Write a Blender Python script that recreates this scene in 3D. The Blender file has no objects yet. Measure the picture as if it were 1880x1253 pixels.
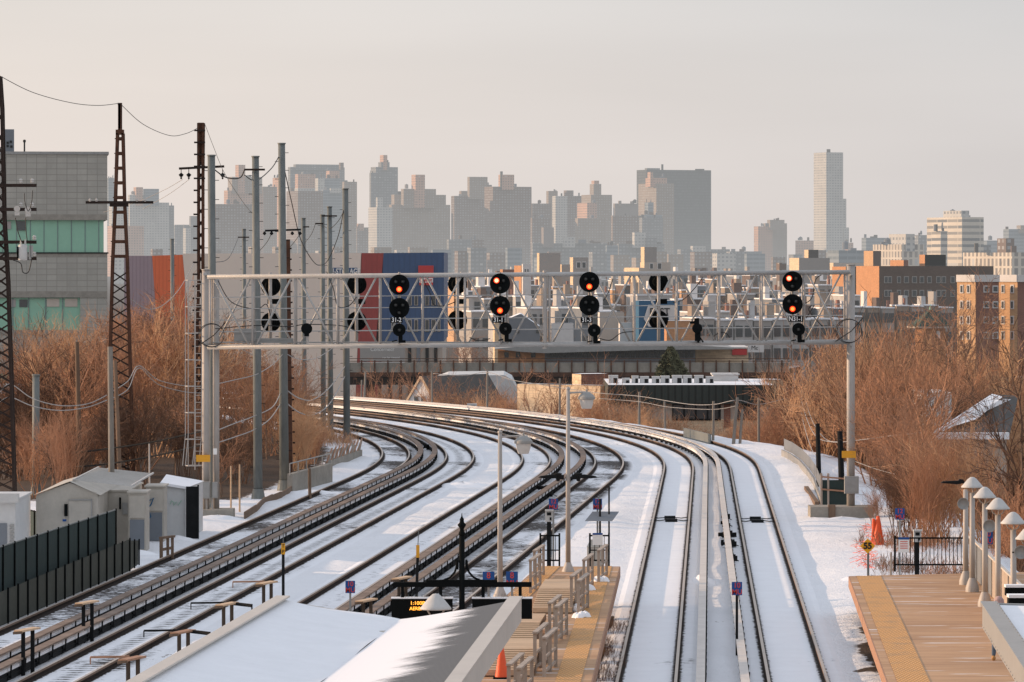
import bpy, math, random
from mathutils import Vector, Matrix, noise
R = math.radians
scene = bpy.context.scene
col = scene.collection
F, CX, HY, CH = 8000.0, 940.0, 480.0, 11.0       # focal length in px, centre column, horizon row, camera height

def gp(px, py, z=0.0):                            # where the ray through a photo pixel meets height z
    Y = F * (CH - z) / (py - HY)
    return ((px - CX) * Y / F, Y, z)
def ap(px, py, Y):                                # ... and where it meets distance Y
    return ((px - CX) * Y / F, Y, CH - (py - HY) * Y / F)
def X_(px, Y): return (px - CX) * Y / F
def Z_(py, Y): return CH - (py - HY) * Y / F

# ------------------------------------------------------------------ materials
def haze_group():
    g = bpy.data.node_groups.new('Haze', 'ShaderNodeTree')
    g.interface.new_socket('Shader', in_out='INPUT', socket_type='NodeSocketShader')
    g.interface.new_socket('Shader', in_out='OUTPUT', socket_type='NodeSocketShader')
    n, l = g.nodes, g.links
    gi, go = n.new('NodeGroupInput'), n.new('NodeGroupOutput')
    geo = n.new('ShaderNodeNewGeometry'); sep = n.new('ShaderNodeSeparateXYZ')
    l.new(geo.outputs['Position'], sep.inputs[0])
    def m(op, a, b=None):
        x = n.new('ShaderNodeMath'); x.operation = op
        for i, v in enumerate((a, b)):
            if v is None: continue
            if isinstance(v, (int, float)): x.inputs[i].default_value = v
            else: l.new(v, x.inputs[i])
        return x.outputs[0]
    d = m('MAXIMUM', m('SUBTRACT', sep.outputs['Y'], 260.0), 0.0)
    # painted haze: flat grey emission mixed in by distance, stronger near the ground
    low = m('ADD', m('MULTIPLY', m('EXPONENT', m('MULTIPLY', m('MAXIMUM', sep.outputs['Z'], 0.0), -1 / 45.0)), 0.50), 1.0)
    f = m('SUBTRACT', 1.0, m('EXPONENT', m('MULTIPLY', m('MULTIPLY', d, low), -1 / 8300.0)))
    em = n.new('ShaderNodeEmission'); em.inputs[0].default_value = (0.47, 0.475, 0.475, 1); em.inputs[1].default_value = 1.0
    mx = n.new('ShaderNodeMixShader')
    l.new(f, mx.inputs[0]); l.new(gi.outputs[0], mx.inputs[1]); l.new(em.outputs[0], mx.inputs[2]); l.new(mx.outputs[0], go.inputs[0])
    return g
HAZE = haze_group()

class NT:
    def __init__(s, name):
        s.m = bpy.data.materials.new(name); s.m.use_nodes = True
        s.n, s.l = s.m.node_tree.nodes, s.m.node_tree.links
        s.n.clear()
    def add(s, t, **kw):
        x = s.n.new(t)
        for k, v in kw.items(): setattr(x, k, v)
        return x
    def math(s, op, a, b=None, c=None):
        x = s.n.new('ShaderNodeMath'); x.operation = op
        for i, v in enumerate((a, b, c)):
            if v is None: continue
            if isinstance(v, (int, float)): x.inputs[i].default_value = v
            else: s.l.new(v, x.inputs[i])
        return x.outputs[0]
    def mix(s, f, a, b):
        x = s.n.new('ShaderNodeMix'); x.data_type = 'RGBA'
        for i, v in ((0, f), (6, a), (7, b)):
            if isinstance(v, (int, float)): x.inputs[i].default_value = v
            elif isinstance(v, tuple): x.inputs[i].default_value = (*v[:3], 1)
            else: s.l.new(v, x.inputs[i])
        return x.outputs[2]
    def noise(s, scale, detail=4, rough=0.6, vec=None, out=0):
        x = s.n.new('ShaderNodeTexNoise'); x.inputs['Scale'].default_value = scale
        x.inputs['Detail'].default_value = detail; x.inputs['Roughness'].default_value = rough
        if vec is not None: s.l.new(vec, x.inputs['Vector'])
        return x.outputs[out]
    def ramp(s, f, a, b, ca=(0, 0, 0), cb=(1, 1, 1)):
        x = s.n.new('ShaderNodeMapRange'); x.clamp = True
        s.l.new(f, x.inputs[0]); x.inputs[1].default_value = a; x.inputs[2].default_value = b
        return x.outputs[0]
    def pos(s): return s.add('ShaderNodeNewGeometry').outputs['Position']
    def obj(s): return s.add('ShaderNodeTexCoord').outputs['Object']
    def uv(s): return s.add('ShaderNodeTexCoord').outputs['UV']
    def sep(s, v):
        x = s.add('ShaderNodeSeparateXYZ'); s.l.new(v, x.inputs[0]); return x.outputs
    def scale(s, v, xyz):
        x = s.add('ShaderNodeMapping'); s.l.new(v, x.inputs[0]); x.inputs['Scale'].default_value = xyz; return x.outputs[0]
    def out(s, color, rough=0.7, metal=0.0, bump=None, bs=0.3, emis=None, es=0, spec=0.3, haze=True, bd=0.05):
        p = s.add('ShaderNodeBsdfPrincipled')
        for k, v in (('Base Color', color), ('Roughness', rough), ('Metallic', metal)):
            if isinstance(v, tuple): p.inputs[k].default_value = (*v[:3], 1)
            elif isinstance(v, (int, float)): p.inputs[k].default_value = v
            else: s.l.new(v, p.inputs[k])
        p.inputs['Specular IOR Level'].default_value = spec
        if emis: p.inputs['Emission Color'].default_value = (*emis, 1); p.inputs['Emission Strength'].default_value = es
        if bump is not None:
            b = s.add('ShaderNodeBump'); b.inputs['Strength'].default_value = bs; b.inputs['Distance'].default_value = bd
            s.l.new(bump, b.inputs['Height']); s.l.new(b.outputs[0], p.inputs['Normal'])
        o = s.add('ShaderNodeOutputMaterial'); sh = p.outputs[0]
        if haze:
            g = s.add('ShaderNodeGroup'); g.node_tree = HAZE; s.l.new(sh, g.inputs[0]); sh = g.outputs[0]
        s.l.new(sh, o.inputs[0]); return s.m

def mul(c, k): return tuple(min(1, x * k) for x in c)
def plain(name, c, rough=0.7, metal=0.0, var=0.25, sc=3.0, bs=0.15, spec=0.3, stretch=(1, 1, 1), emis=None, es=0):
    t = NT(name); v = t.scale(t.obj(), stretch)
    n = t.noise(sc, 5, 0.65, v); n2 = t.noise(sc * 7, 3, 0.6, v)
    f = t.math('ADD', t.math('MULTIPLY', n, 0.7), t.math('MULTIPLY', n2, 0.3))
    f = t.ramp(f, 0.3, 0.7)
    return t.out(t.mix(f, mul(c, 1 - var), mul(c, 1 + var)), rough, metal, n2, bs, spec=spec, emis=emis, es=es)

def facade(name, wall, win, bw=3.0, fh=3.1, wx=(0.25, 0.75), wz=(0.3, 0.8), var=0.14, band=0.0, lit=0.12):
    t = NT(name); u, v, _ = t.sep(t.uv())
    a, b = t.math('DIVIDE', u, bw), t.math('DIVIDE', v, fh)
    fu, fv = t.math('FRACT', a), t.math('FRACT', b)
    def inside(f, lo, hi): return t.math('MULTIPLY', t.math('GREATER_THAN', f, lo), t.math('LESS_THAN', f, hi))
    mk = t.math('MULTIPLY', inside(fu, *wx), inside(fv, *wz))
    cmb = t.add('ShaderNodeCombineXYZ'); t.l.new(t.math('FLOOR', a), cmb.inputs[0]); t.l.new(t.math('FLOOR', b), cmb.inputs[1])
    wn = t.add('ShaderNodeTexWhiteNoise', noise_dimensions='2D'); t.l.new(cmb.outputs[0], wn.inputs['Vector'])
    wc = t.mix(t.math('MULTIPLY', wn.outputs['Value'], 0.7), win, mul(wall, 0.75))
    wc = t.mix(t.math('GREATER_THAN', wn.outputs['Value'], 1 - lit), wc, (0.5, 0.5, 0.48))
    n = t.ramp(t.noise(0.05, 5, 0.7, t.obj()), 0.3, 0.7)
    wl = t.mix(n, mul(wall, 1 - var), mul(wall, 1 + var))
    if band: wl = t.mix(t.math('MULTIPLY', t.math('LESS_THAN', fv, 0.14), band), wl, (0.6, 0.58, 0.55))
    nz = t.sep(t.add('ShaderNodeNewGeometry').outputs['Normal'])[2]
    top = t.math('GREATER_THAN', nz, 0.5)
    c = t.mix(mk, wl, wc); c = t.mix(top, c, (0.7, 0.72, 0.75))
    return t.out(c, 0.8, spec=0.15)

def brick(name, c, mortar, w=0.4, h=0.13, sc=1.0, ms=0.02, var=0.3):
    t = NT(name); uvv = t.uv()
    b = t.add('ShaderNodeTexBrick'); t.l.new(uvv, b.inputs['Vector']); b.inputs['Scale'].default_value = sc
    b.inputs['Brick Width'].default_value = w; b.inputs['Row Height'].default_value = h; b.inputs['Mortar Size'].default_value = ms
    b.inputs['Color1'].default_value = (*mul(c, 1 - var * .5), 1); b.inputs['Color2'].default_value = (*mul(c, 1 + var * .5), 1); b.inputs['Mortar'].default_value = (*mortar, 1)
    n = t.ramp(t.noise(0.6, 6, 0.7, uvv), 0.3, 0.75)
    return t.out(t.mix(t.math('MULTIPLY', n, 0.5), b.outputs[0], mul(c, 0.6)), 0.85, bump=b.outputs[1], bs=0.2)

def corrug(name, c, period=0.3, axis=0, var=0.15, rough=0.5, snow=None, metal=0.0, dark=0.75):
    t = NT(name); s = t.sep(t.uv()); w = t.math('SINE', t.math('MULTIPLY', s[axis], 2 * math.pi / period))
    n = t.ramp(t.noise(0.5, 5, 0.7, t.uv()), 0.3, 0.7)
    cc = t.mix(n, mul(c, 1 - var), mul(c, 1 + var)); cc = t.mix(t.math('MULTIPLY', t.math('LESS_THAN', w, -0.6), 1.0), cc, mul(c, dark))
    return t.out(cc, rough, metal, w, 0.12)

SNOWC = (0.83, 0.845, 0.875)
def snow_mat(name, dirt=0.0):
    t = NT(name); p = t.pos()
    n1, n2, n3 = t.noise(0.25, 6, 0.6, p), t.noise(2.2, 6, 0.65, p), t.noise(14, 4, 0.6, p)
    c = t.mix(t.ramp(n1, 0.35, 0.7), mul(SNOWC, 0.93), SNOWC)
    n4 = t.noise(5.0, 5, 0.7, t.scale(p, (1, .45, 1)))
    d = t.ramp(t.math('ADD', t.math('MULTIPLY', n1, 0.45), t.math('MULTIPLY', n4, 0.55)), 0.615 - dirt, 0.65 - dirt)
    nz = t.sep(p)[2]
    c = t.mix(t.math('MULTIPLY', d, 0.85), c, t.mix(n3, (0.05, 0.035, 0.02), (0.2, 0.14, 0.09)))
    low = t.ramp(t.math('ADD', nz, t.math('MULTIPLY', t.math('SUBTRACT', n2, 0.5), 3.0)), -1.2, -2.6)   # scrub litter on the slopes
    low = t.math('SUBTRACT', 1.0, t.ramp(t.math('ADD', nz, t.math('MULTIPLY', t.math('SUBTRACT', n2, 0.5), 3.0)), -2.8, -1.2))
    c = t.mix(t.math('MULTIPLY', low, t.ramp(n2, 0.35, 0.5)), c, t.mix(n3, (0.06, 0.04, 0.025), (0.2, 0.13, 0.08)))
    la = t.add('ShaderNodeAttribute', attribute_name='litter')
    lf = t.ramp(t.math('ADD', la.outputs['Fac'], t.math('MULTIPLY', t.math('SUBTRACT', n2, 0.5), 1.5)), 0.35, 0.5)
    c = t.mix(lf, c, t.mix(n3, (0.025, 0.018, 0.013), (0.12, 0.08, 0.055)))
    h = t.math('ADD', t.math('MULTIPLY', n2, 0.7), t.math('MULTIPLY', n3, 0.25))
    return t.out(c, 0.85, bump=h, bs=0.7, bd=0.2, spec=0.2)

def bed_mat(name, ties, gap=0.06, speck=0.0):
    """snowed-in track bed: uv.x = metres across the track, uv.y = metres along it"""
    t = NT(name); u, v, _ = t.sep(t.uv()); uvv = t.uv()
    au = t.math('ABSOLUTE', u)
    nb = t.noise(0.35, 3, 0.55, t.scale(uvv, (0.6, 0.32, 1))); ns = t.noise(3.0, 6, 0.7, t.scale(uvv, (1.0, 1.6, 1))); nf = t.noise(18, 4, 0.6, uvv)
    side = t.math('SUBTRACT', au, 0.75)
    near = t.math('SUBTRACT', t.math('ADD', gap, t.math('MULTIPLY', t.math('SUBTRACT', ns, 0.42), 0.35)), t.math('ABSOLUTE', side))
    near = t.ramp(near, 0.0, 0.03)
    tie = t.ramp(t.math('SINE', t.math('MULTIPLY', v, 2 * math.pi / 0.62)), -0.35, 0.3)
    patch = t.ramp(t.math('ADD', nb, t.math('MULTIPLY', t.math('SUBTRACT', ns, 0.5), 0.55)), 0.66 - ties, 0.70 - ties)
    strong = t.ramp(t.math('ADD', nb, t.math('MULTIPLY', t.math('SUBTRACT', ns, 0.5), 0.8)), 0.73 - ties, 0.75 - ties)
    patch = t.math('MULTIPLY', t.math('MAXIMUM', t.math('MULTIPLY', patch, tie), strong), t.ramp(au, 1.3, 1.0))
    mid = t.math('SUBTRACT', 1.0, t.ramp(au, 0.10, 0.32))
    sp = t.math('MULTIPLY', t.math('MULTIPLY', mid, t.ramp(ns, 0.60 - speck, 0.66 - speck)), t.ramp(tie, 0.2, 0.7))
    mask = t.math('MAXIMUM', t.math('MAXIMUM', near, t.math('MULTIPLY', patch, 0.95)), t.math('MULTIPLY', sp, 0.85 if speck else 0))
    dk = t.mix(nf, (0.012, 0.009, 0.008), (0.05, 0.036, 0.028))
    sn = t.mix(t.ramp(t.noise(1.0, 5, 0.6, uvv), 0.3, 0.7), mul(SNOWC, 0.94), SNOWC)
    h = t.math('SUBTRACT', t.math('MULTIPLY', ns, 0.6), mask)
    return t.out(t.mix(mask, sn, dk), 0.85, bump=h, bs=0.5, bd=0.06, spec=0.2)

M = {}
M['snow'] = snow_mat('snow')
M['snow_clean'] = plain('snow clean', SNOWC, 0.85, var=0.04, sc=1.5, bs=0.25, spec=0.2)
for k, (a, g, s) in enumerate([(0.19, .14, 0.03), (0.09, .11, .17), (0.05, .09, 0.07), (0.21, .12, .10), (-0.04, .10, -.03), (-0.08, .10, -.05)]):
    M['bed%d' % k] = bed_mat('track bed %d' % k, a, g, s)
M['rail'] = plain('rail web', (0.026, 0.019, 0.016), 0.85, 0.0, 0.35, 6, spec=.1)
M['railside'] = plain('rail head side', (0.17, 0.115, 0.085), 0.8, 0.0, 0.3, 6, spec=.15)
M['railhead'] = plain('rail head', (0.42, 0.36, 0.31), 0.42, 0.35, 0.2, 8)
M['coverwood'] = plain('weathered cover board', (0.23, 0.18, 0.15), 0.95, 0, 0.35, 1.2, spec=.05)
M['coverpale'] = plain('frosted cover board', (0.60, 0.565, 0.53), 1.0, 0, 0.14, 1.5, spec=.03)
M['dark'] = plain('dark iron', (0.014, 0.015, 0.016), 0.8, 0.0, 0.3, 3, spec=0.12)
M['black'] = plain('black paint', (0.006, 0.0075, 0.008), 0.85, 0, 0.2, 3, spec=0.08)
M['galv'] = plain('galvanised steel', (0.155, 0.17, 0.165), 0.6, 0.0, 0.28, 1.6, stretch=(1, 1, .3))
M['alum'] = plain('aluminium pipe', (0.42, 0.415, 0.40), 0.5, 0.2, 0.12, 2)
M['whitepost'] = plain('pale painted post', (0.40, 0.375, 0.35), 0.55, 0.05, 0.14, 1.2, stretch=(1, 1, .3))
M['rust'] = plain('rusty steel', (0.095, 0.045, 0.028), 0.85, 0.1, 0.5, 1.5)
M['rustdark'] = plain('dark rusty steel', (0.032, 0.021, 0.017), 0.85, 0.1, 0.4, 1.5)
M['poleg'] = plain('grey timber', (0.22, 0.20, 0.175), 0.9, 0, 0.3, 4, stretch=(1, 1, .12))
M['poledark'] = plain('dark weathered timber', (0.075, 0.055, 0.04), 0.9, 0, 0.4, 4, stretch=(1, 1, .12))
M['poleb'] = plain('brown timber', (0.17, 0.115, 0.08), 0.9, 0, 0.35, 4, stretch=(1, 1, .12))
M['timber'] = plain('new timber', (0.54, 0.39, 0.26), 0.85, 0, 0.25, 3, stretch=(.2, 1, 1))
M['greywood'] = plain('grey railing timber', (0.38, 0.32, 0.27), 0.85, 0, 0.25, 3, stretch=(1, 1, .2))
M['orangewood'] = plain('orange plank', (0.36, 0.21, 0.14), 0.85, 0, 0.3, 4)
M['insul'] = plain('porcelain', (0.5, 0.48, 0.45), 0.3, 0, 0.1, 4)
M['wire'] = plain('black cable', (0.03, 0.03, 0.03), 0.6)
M['wiregrey'] = plain('grey cable', (0.34, 0.33, 0.32), 0.5)
M['twig'] = plain('bare twigs', (0.37, 0.195, 0.115), 0.9, 0, 0.4, 0.7, bs=0)
M['twigdark'] = plain('dark twigs', (0.13, 0.075, 0.05), 0.9, 0, 0.4, 0.7, bs=0)  # darker twig copy, puts shade inside the thickets into the colour
M['twigpale'] = plain('pale straw twigs', (0.54, 0.325, 0.185), 0.9, 0, 0.35, 0.7, bs=0)
M['bark'] = plain('bark', (0.20, 0.14, 0.105), 0.95, 0, 0.35, 3)
M['needle'] = plain('evergreen needles', (0.085, 0.085, 0.045), 0.9, 0, 0.4, 1.5, bs=0)
M['yellow'] = plain('yellow plate', (0.75, 0.36, 0.03), 0.55, 0, 0.08, 3)
M['grey'] = plain('grey cabinet', (0.30, 0.30, 0.29), 0.55, 0, 0.15, 2)
M['concrete'] = plain('concrete', (0.29, 0.27, 0.235), 0.9, 0, 0.25, 1.2)
M['bluesign'] = plain('blue sign', (0.012, 0.075, 0.27), 0.5, 0, 0.06, 3)
M['redtext'] = plain('red lettering', (0.62, 0.07, 0.05), 0.5, 0, 0.05, 3)
M['whitetext'] = plain('white lettering', (0.8, 0.8, 0.78), 0.5, 0, 0.04, 3)
M['blacktext'] = plain('black lettering', (0.02, 0.02, 0.02), 0.5, 0, 0.04, 3)
M['amber'] = plain('amber sign', (0.80, 0.38, 0.02), 0.5, 0, 0.06, 3)
M['lamp_red'] = plain('lit red lens', (0.9, 0.1, 0.03), 0.3, emis=(1.0, 0.04, 0.01), es=1.1)
M['lamp_core'] = plain('lit lens core', (1, 0.5, 0.2), 0.3, emis=(1.0, 0.17, 0.015), es=2.2)
M['lamp_white'] = plain('lit pale lens core', (1, 0.8, 0.5), 0.3, emis=(1.0, 0.50, 0.24), es=2.0)
M['lens'] = plain('dark lens', (0.05, 0.055, 0.055), 0.15, 0, 0.1, 3, spec=0.7)
M['led'] = plain('orange LED text', (1, 0.4, 0.05), 0.4, emis=(1.0, 0.36, 0.04), es=3.0)
M['frost'] = plain('frosted glass', (0.62, 0.60, 0.57), 0.35, 0, 0.06, 3)
M['cap'] = plain('pale lamp cap', (0.50, 0.50, 0.49), 0.5, 0, 0.1, 2)
M['glass'] = plain('window glass', (0.05, 0.06, 0.065), 0.12, 0, 0.3, 0.8, spec=0.6)
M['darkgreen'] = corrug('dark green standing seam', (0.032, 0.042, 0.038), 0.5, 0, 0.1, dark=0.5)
M['screen'] = plain('dark windscreen mesh', (0.032, 0.05, 0.048), 0.9, 0, 0.18, 0.8)
M['screen2'] = plain('olive windscreen mesh', (0.062, 0.066, 0.054), 0.9, 0, 0.2, 0.8)
M['cone'] = plain('orange plastic', (0.75, 0.10, 0.03), 0.5, 0, 0.1, 3)
M['netting'] = plain('orange netting', (0.85, 0.16, 0.09), 0.7, 0, 0.1, 6)
M['beige'] = plain('beige cabinet', (0.44, 0.41, 0.36), 0.6, 0, 0.14, 1.0)
M['whiteshed'] = plain('white shed', (0.55, 0.56, 0.56), 0.6, 0, 0.1, 1.0)
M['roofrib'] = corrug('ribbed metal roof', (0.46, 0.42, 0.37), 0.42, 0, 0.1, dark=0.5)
M['canopymetal'] = None
M['fascia'] = plain('cream fascia', (0.52, 0.485, 0.44), 0.6, 0, 0.08, 0.7)
M['fasciagrey'] = plain('grey fascia', (0.30, 0.30, 0.29), 0.5, 0.1, 0.1, 0.7)
M['greenpanel'] = plain('mint green panel', (0.27, 0.50, 0.37), 0.6, 0, 0.06, 0.4, bs=.02)
M['brickred'] = brick('red brick', (0.25, 0.095, 0.065), (0.25, 0.17, 0.13))
M['bricktan'] = brick('tan brick', (0.66, 0.38, 0.18), (0.5, 0.36, 0.24))  # tan fronts, and painted sunlight on left faces of darker houses
M['brickbrown'] = brick('brown brick', (0.135, 0.09, 0.07), (0.15, 0.12, 0.1))
M['brickor'] = brick('orange brick', (0.58, 0.27, 0.12), (0.45, 0.28, 0.16))  # orange brick walls, also the painted sunlit sides of brown houses
M['brickpale'] = brick('pale sand brick', (0.80, 0.62, 0.42), (0.66, 0.52, 0.36), w=.6, h=.2)  # sand brick walls, also sunlight painted on sides of grey houses
M['stucco'] = plain('grey stucco', (0.34, 0.32, 0.30), 0.85, 0, 0.07, 0.2)
M['stuccow'] = plain('white stucco', (0.66, 0.64, 0.62), 0.85, 0, 0.1, 0.3)
M['townwhite'] = plain('weathered white front', (0.42, 0.41, 0.40), 0.9, 0, 0.2, 0.4)
M['townbrick'] = brick('dull brown brick', (0.15, 0.095, 0.075), (0.15, 0.12, 0.10))
M['towntan'] = plain('dull tan front', (0.30, 0.24, 0.19), 0.9, 0, 0.2, 0.4)
M['stuccob'] = plain('beige stucco', (0.50, 0.44, 0.38), 0.85, 0, 0.1, 0.3)
M['slate'] = plain('blue grey siding', (0.17, 0.19, 0.215), 0.8, 0, 0.12, 0.4)
M['shingle'] = plain('dark shingles', (0.09, 0.085, 0.08), 0.9, 0, 0.25, 1.5)
M['copper'] = plain('dark green roof', (0.035, 0.065, 0.05), 0.7, 0, 0.25, 1)
M['blue'] = corrug('blue siding', (0.038, 0.085, 0.19), 0.6, 0, 0.1, dark=0.93)
M['redsid'] = corrug('red siding', (0.33, 0.05, 0.045), 0.6, 0, 0.1, dark=0.93)
M['purple'] = corrug('purple grey siding', (0.36, 0.27, 0.31), .42, 0, 0.06, dark=0.86)
M['orange'] = corrug('orange siding', (0.80, 0.16, 0.055), .42, 0, 0.06, dark=0.86)
M['beigewall'] = plain('beige warehouse wall', (0.80, 0.69, 0.60), 0.8, 0, 0.04, 0.1)
M['teal'] = plain('teal blue wall', (0.02, 0.11, 0.22), 0.7, 0, 0.1, 0.3)
M['redpanel'] = plain('red panel', (0.55, 0.04, 0.04), 0.6, 0, 0.06, 1)
M['skin'] = plain('skin', (0.5, 0.32, 0.24), 0.6, 0, 0.05, 3)
M['jeans'] = plain('denim', (0.10, 0.14, 0.20), 0.9, 0, 0.2, 8)
M['coat'] = plain('dark coat', (0.05, 0.045, 0.05), 0.9, 0, 0.2, 6)
M['hood'] = plain('pink grey knit', (0.42, 0.30, 0.29), 0.95, 0, 0.2, 20)
M['boot'] = plain('tan boot', (0.42, 0.22, 0.08), 0.7, 0, 0.2, 8)

def panel_grid(name, c):
    t = NT(name); b = t.add('ShaderNodeTexBrick'); t.l.new(t.uv(), b.inputs['Vector']); b.offset = 0.0; b.inputs['Scale'].default_value = 1
    b.inputs['Brick Width'].default_value = 0.99; b.inputs['Row Height'].default_value = 0.58; b.inputs['Mortar Size'].default_value = 0.028
    b.inputs['Color1'].default_value = (*mul(c, .9), 1); b.inputs['Color2'].default_value = (*mul(c, 1.08), 1); b.inputs['Mortar'].default_value = (*mul(c, .5), 1)
    n = t.ramp(t.noise(0.35, 6, .7, t.scale(t.uv(), (1, .5, 1))), .3, .75)
    return t.out(t.mix(n, b.outputs[0], mul(c, .72)), .8, bump=b.outputs[1], bs=.1)
M['panelgrey'] = panel_grid('grey stone panels', (0.43, 0.415, 0.37))

def deck_mat():
    t = NT('concrete platform deck'); p = t.pos(); x, y, z = t.sep(p)
    n = t.noise(0.8, 6, .75, t.scale(p, (.16, 1.2, 1))); n2 = t.noise(9, 4, .6, p)
    jt = t.math('LESS_THAN', t.math('FRACT', t.math('DIVIDE', y, 2.45)), 0.012)
    c = t.mix(t.ramp(n, .3, .7), (0.30, 0.155, 0.075), (0.60, 0.365, 0.20)); c = t.mix(t.math('MULTIPLY', n2, .25), c, (.4, .3, .21))
    c = t.mix(t.math('MULTIPLY', jt, .7), c, (.1, .07, .05))
    st = t.ramp(t.noise(1.1, 5, .5, t.scale(p, (.35, 3.0, 1))), .63, .655)
    return t.out(t.mix(t.math('MULTIPLY', st, .8), c, (.75, .73, .72)), .75, bump=n2, bs=.1)
M['deck'] = deck_mat()
def tactile_mat():
    t = NT('yellow tactile paving'); u, v, _ = t.sep(t.uv())
    a = t.math('SINE', t.math('MULTIPLY', u, 2 * math.pi / 0.10)); b = t.math('SINE', t.math('MULTIPLY', v, 2 * math.pi / 0.45))
    h = t.ramp(t.math('MULTIPLY', a, b), -.2, .5)
    n = t.noise(0.9, 5, .7, t.uv())
    c = t.mix(h, (0.44, 0.22, 0.07), (0.76, 0.42, 0.16)); c = t.mix(t.ramp(n, .5, .75), c, (.33, .22, .12))
    return t.out(c, .7, bump=h, bs=.3)
M['tactile'] = tactile_mat()
def canopy_mat():
    t = NT('snow over corrugated roof'); u, v, _ = t.sep(t.uv())   # u across the roof (0 valley .. 1 right eave), v metres along
    n = t.noise(0.8, 6, .7, t.scale(t.uv(), (1.2, .9, 1))); n2 = t.noise(3.0, 5, .7, t.scale(t.uv(), (0.8, 11.0, 1)))
    lim = t.math('ADD', t.math('MULTIPLY', t.math('SUBTRACT', n, .5), .9), t.math('MULTIPLY', t.math('SUBTRACT', n2, .5), .75))
    mk = t.ramp(t.math('ADD', u, lim), .50, .64)
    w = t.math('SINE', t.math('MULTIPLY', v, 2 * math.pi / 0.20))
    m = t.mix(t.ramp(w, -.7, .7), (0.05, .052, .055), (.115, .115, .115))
    return t.out(t.mix(mk, SNOWC, m), t.mix(mk, (.85,)*3, (.5,)*3), bump=t.math('MULTIPLY', w, mk), bs=.3)
M['canopymetal'] = canopy_mat()

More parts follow.
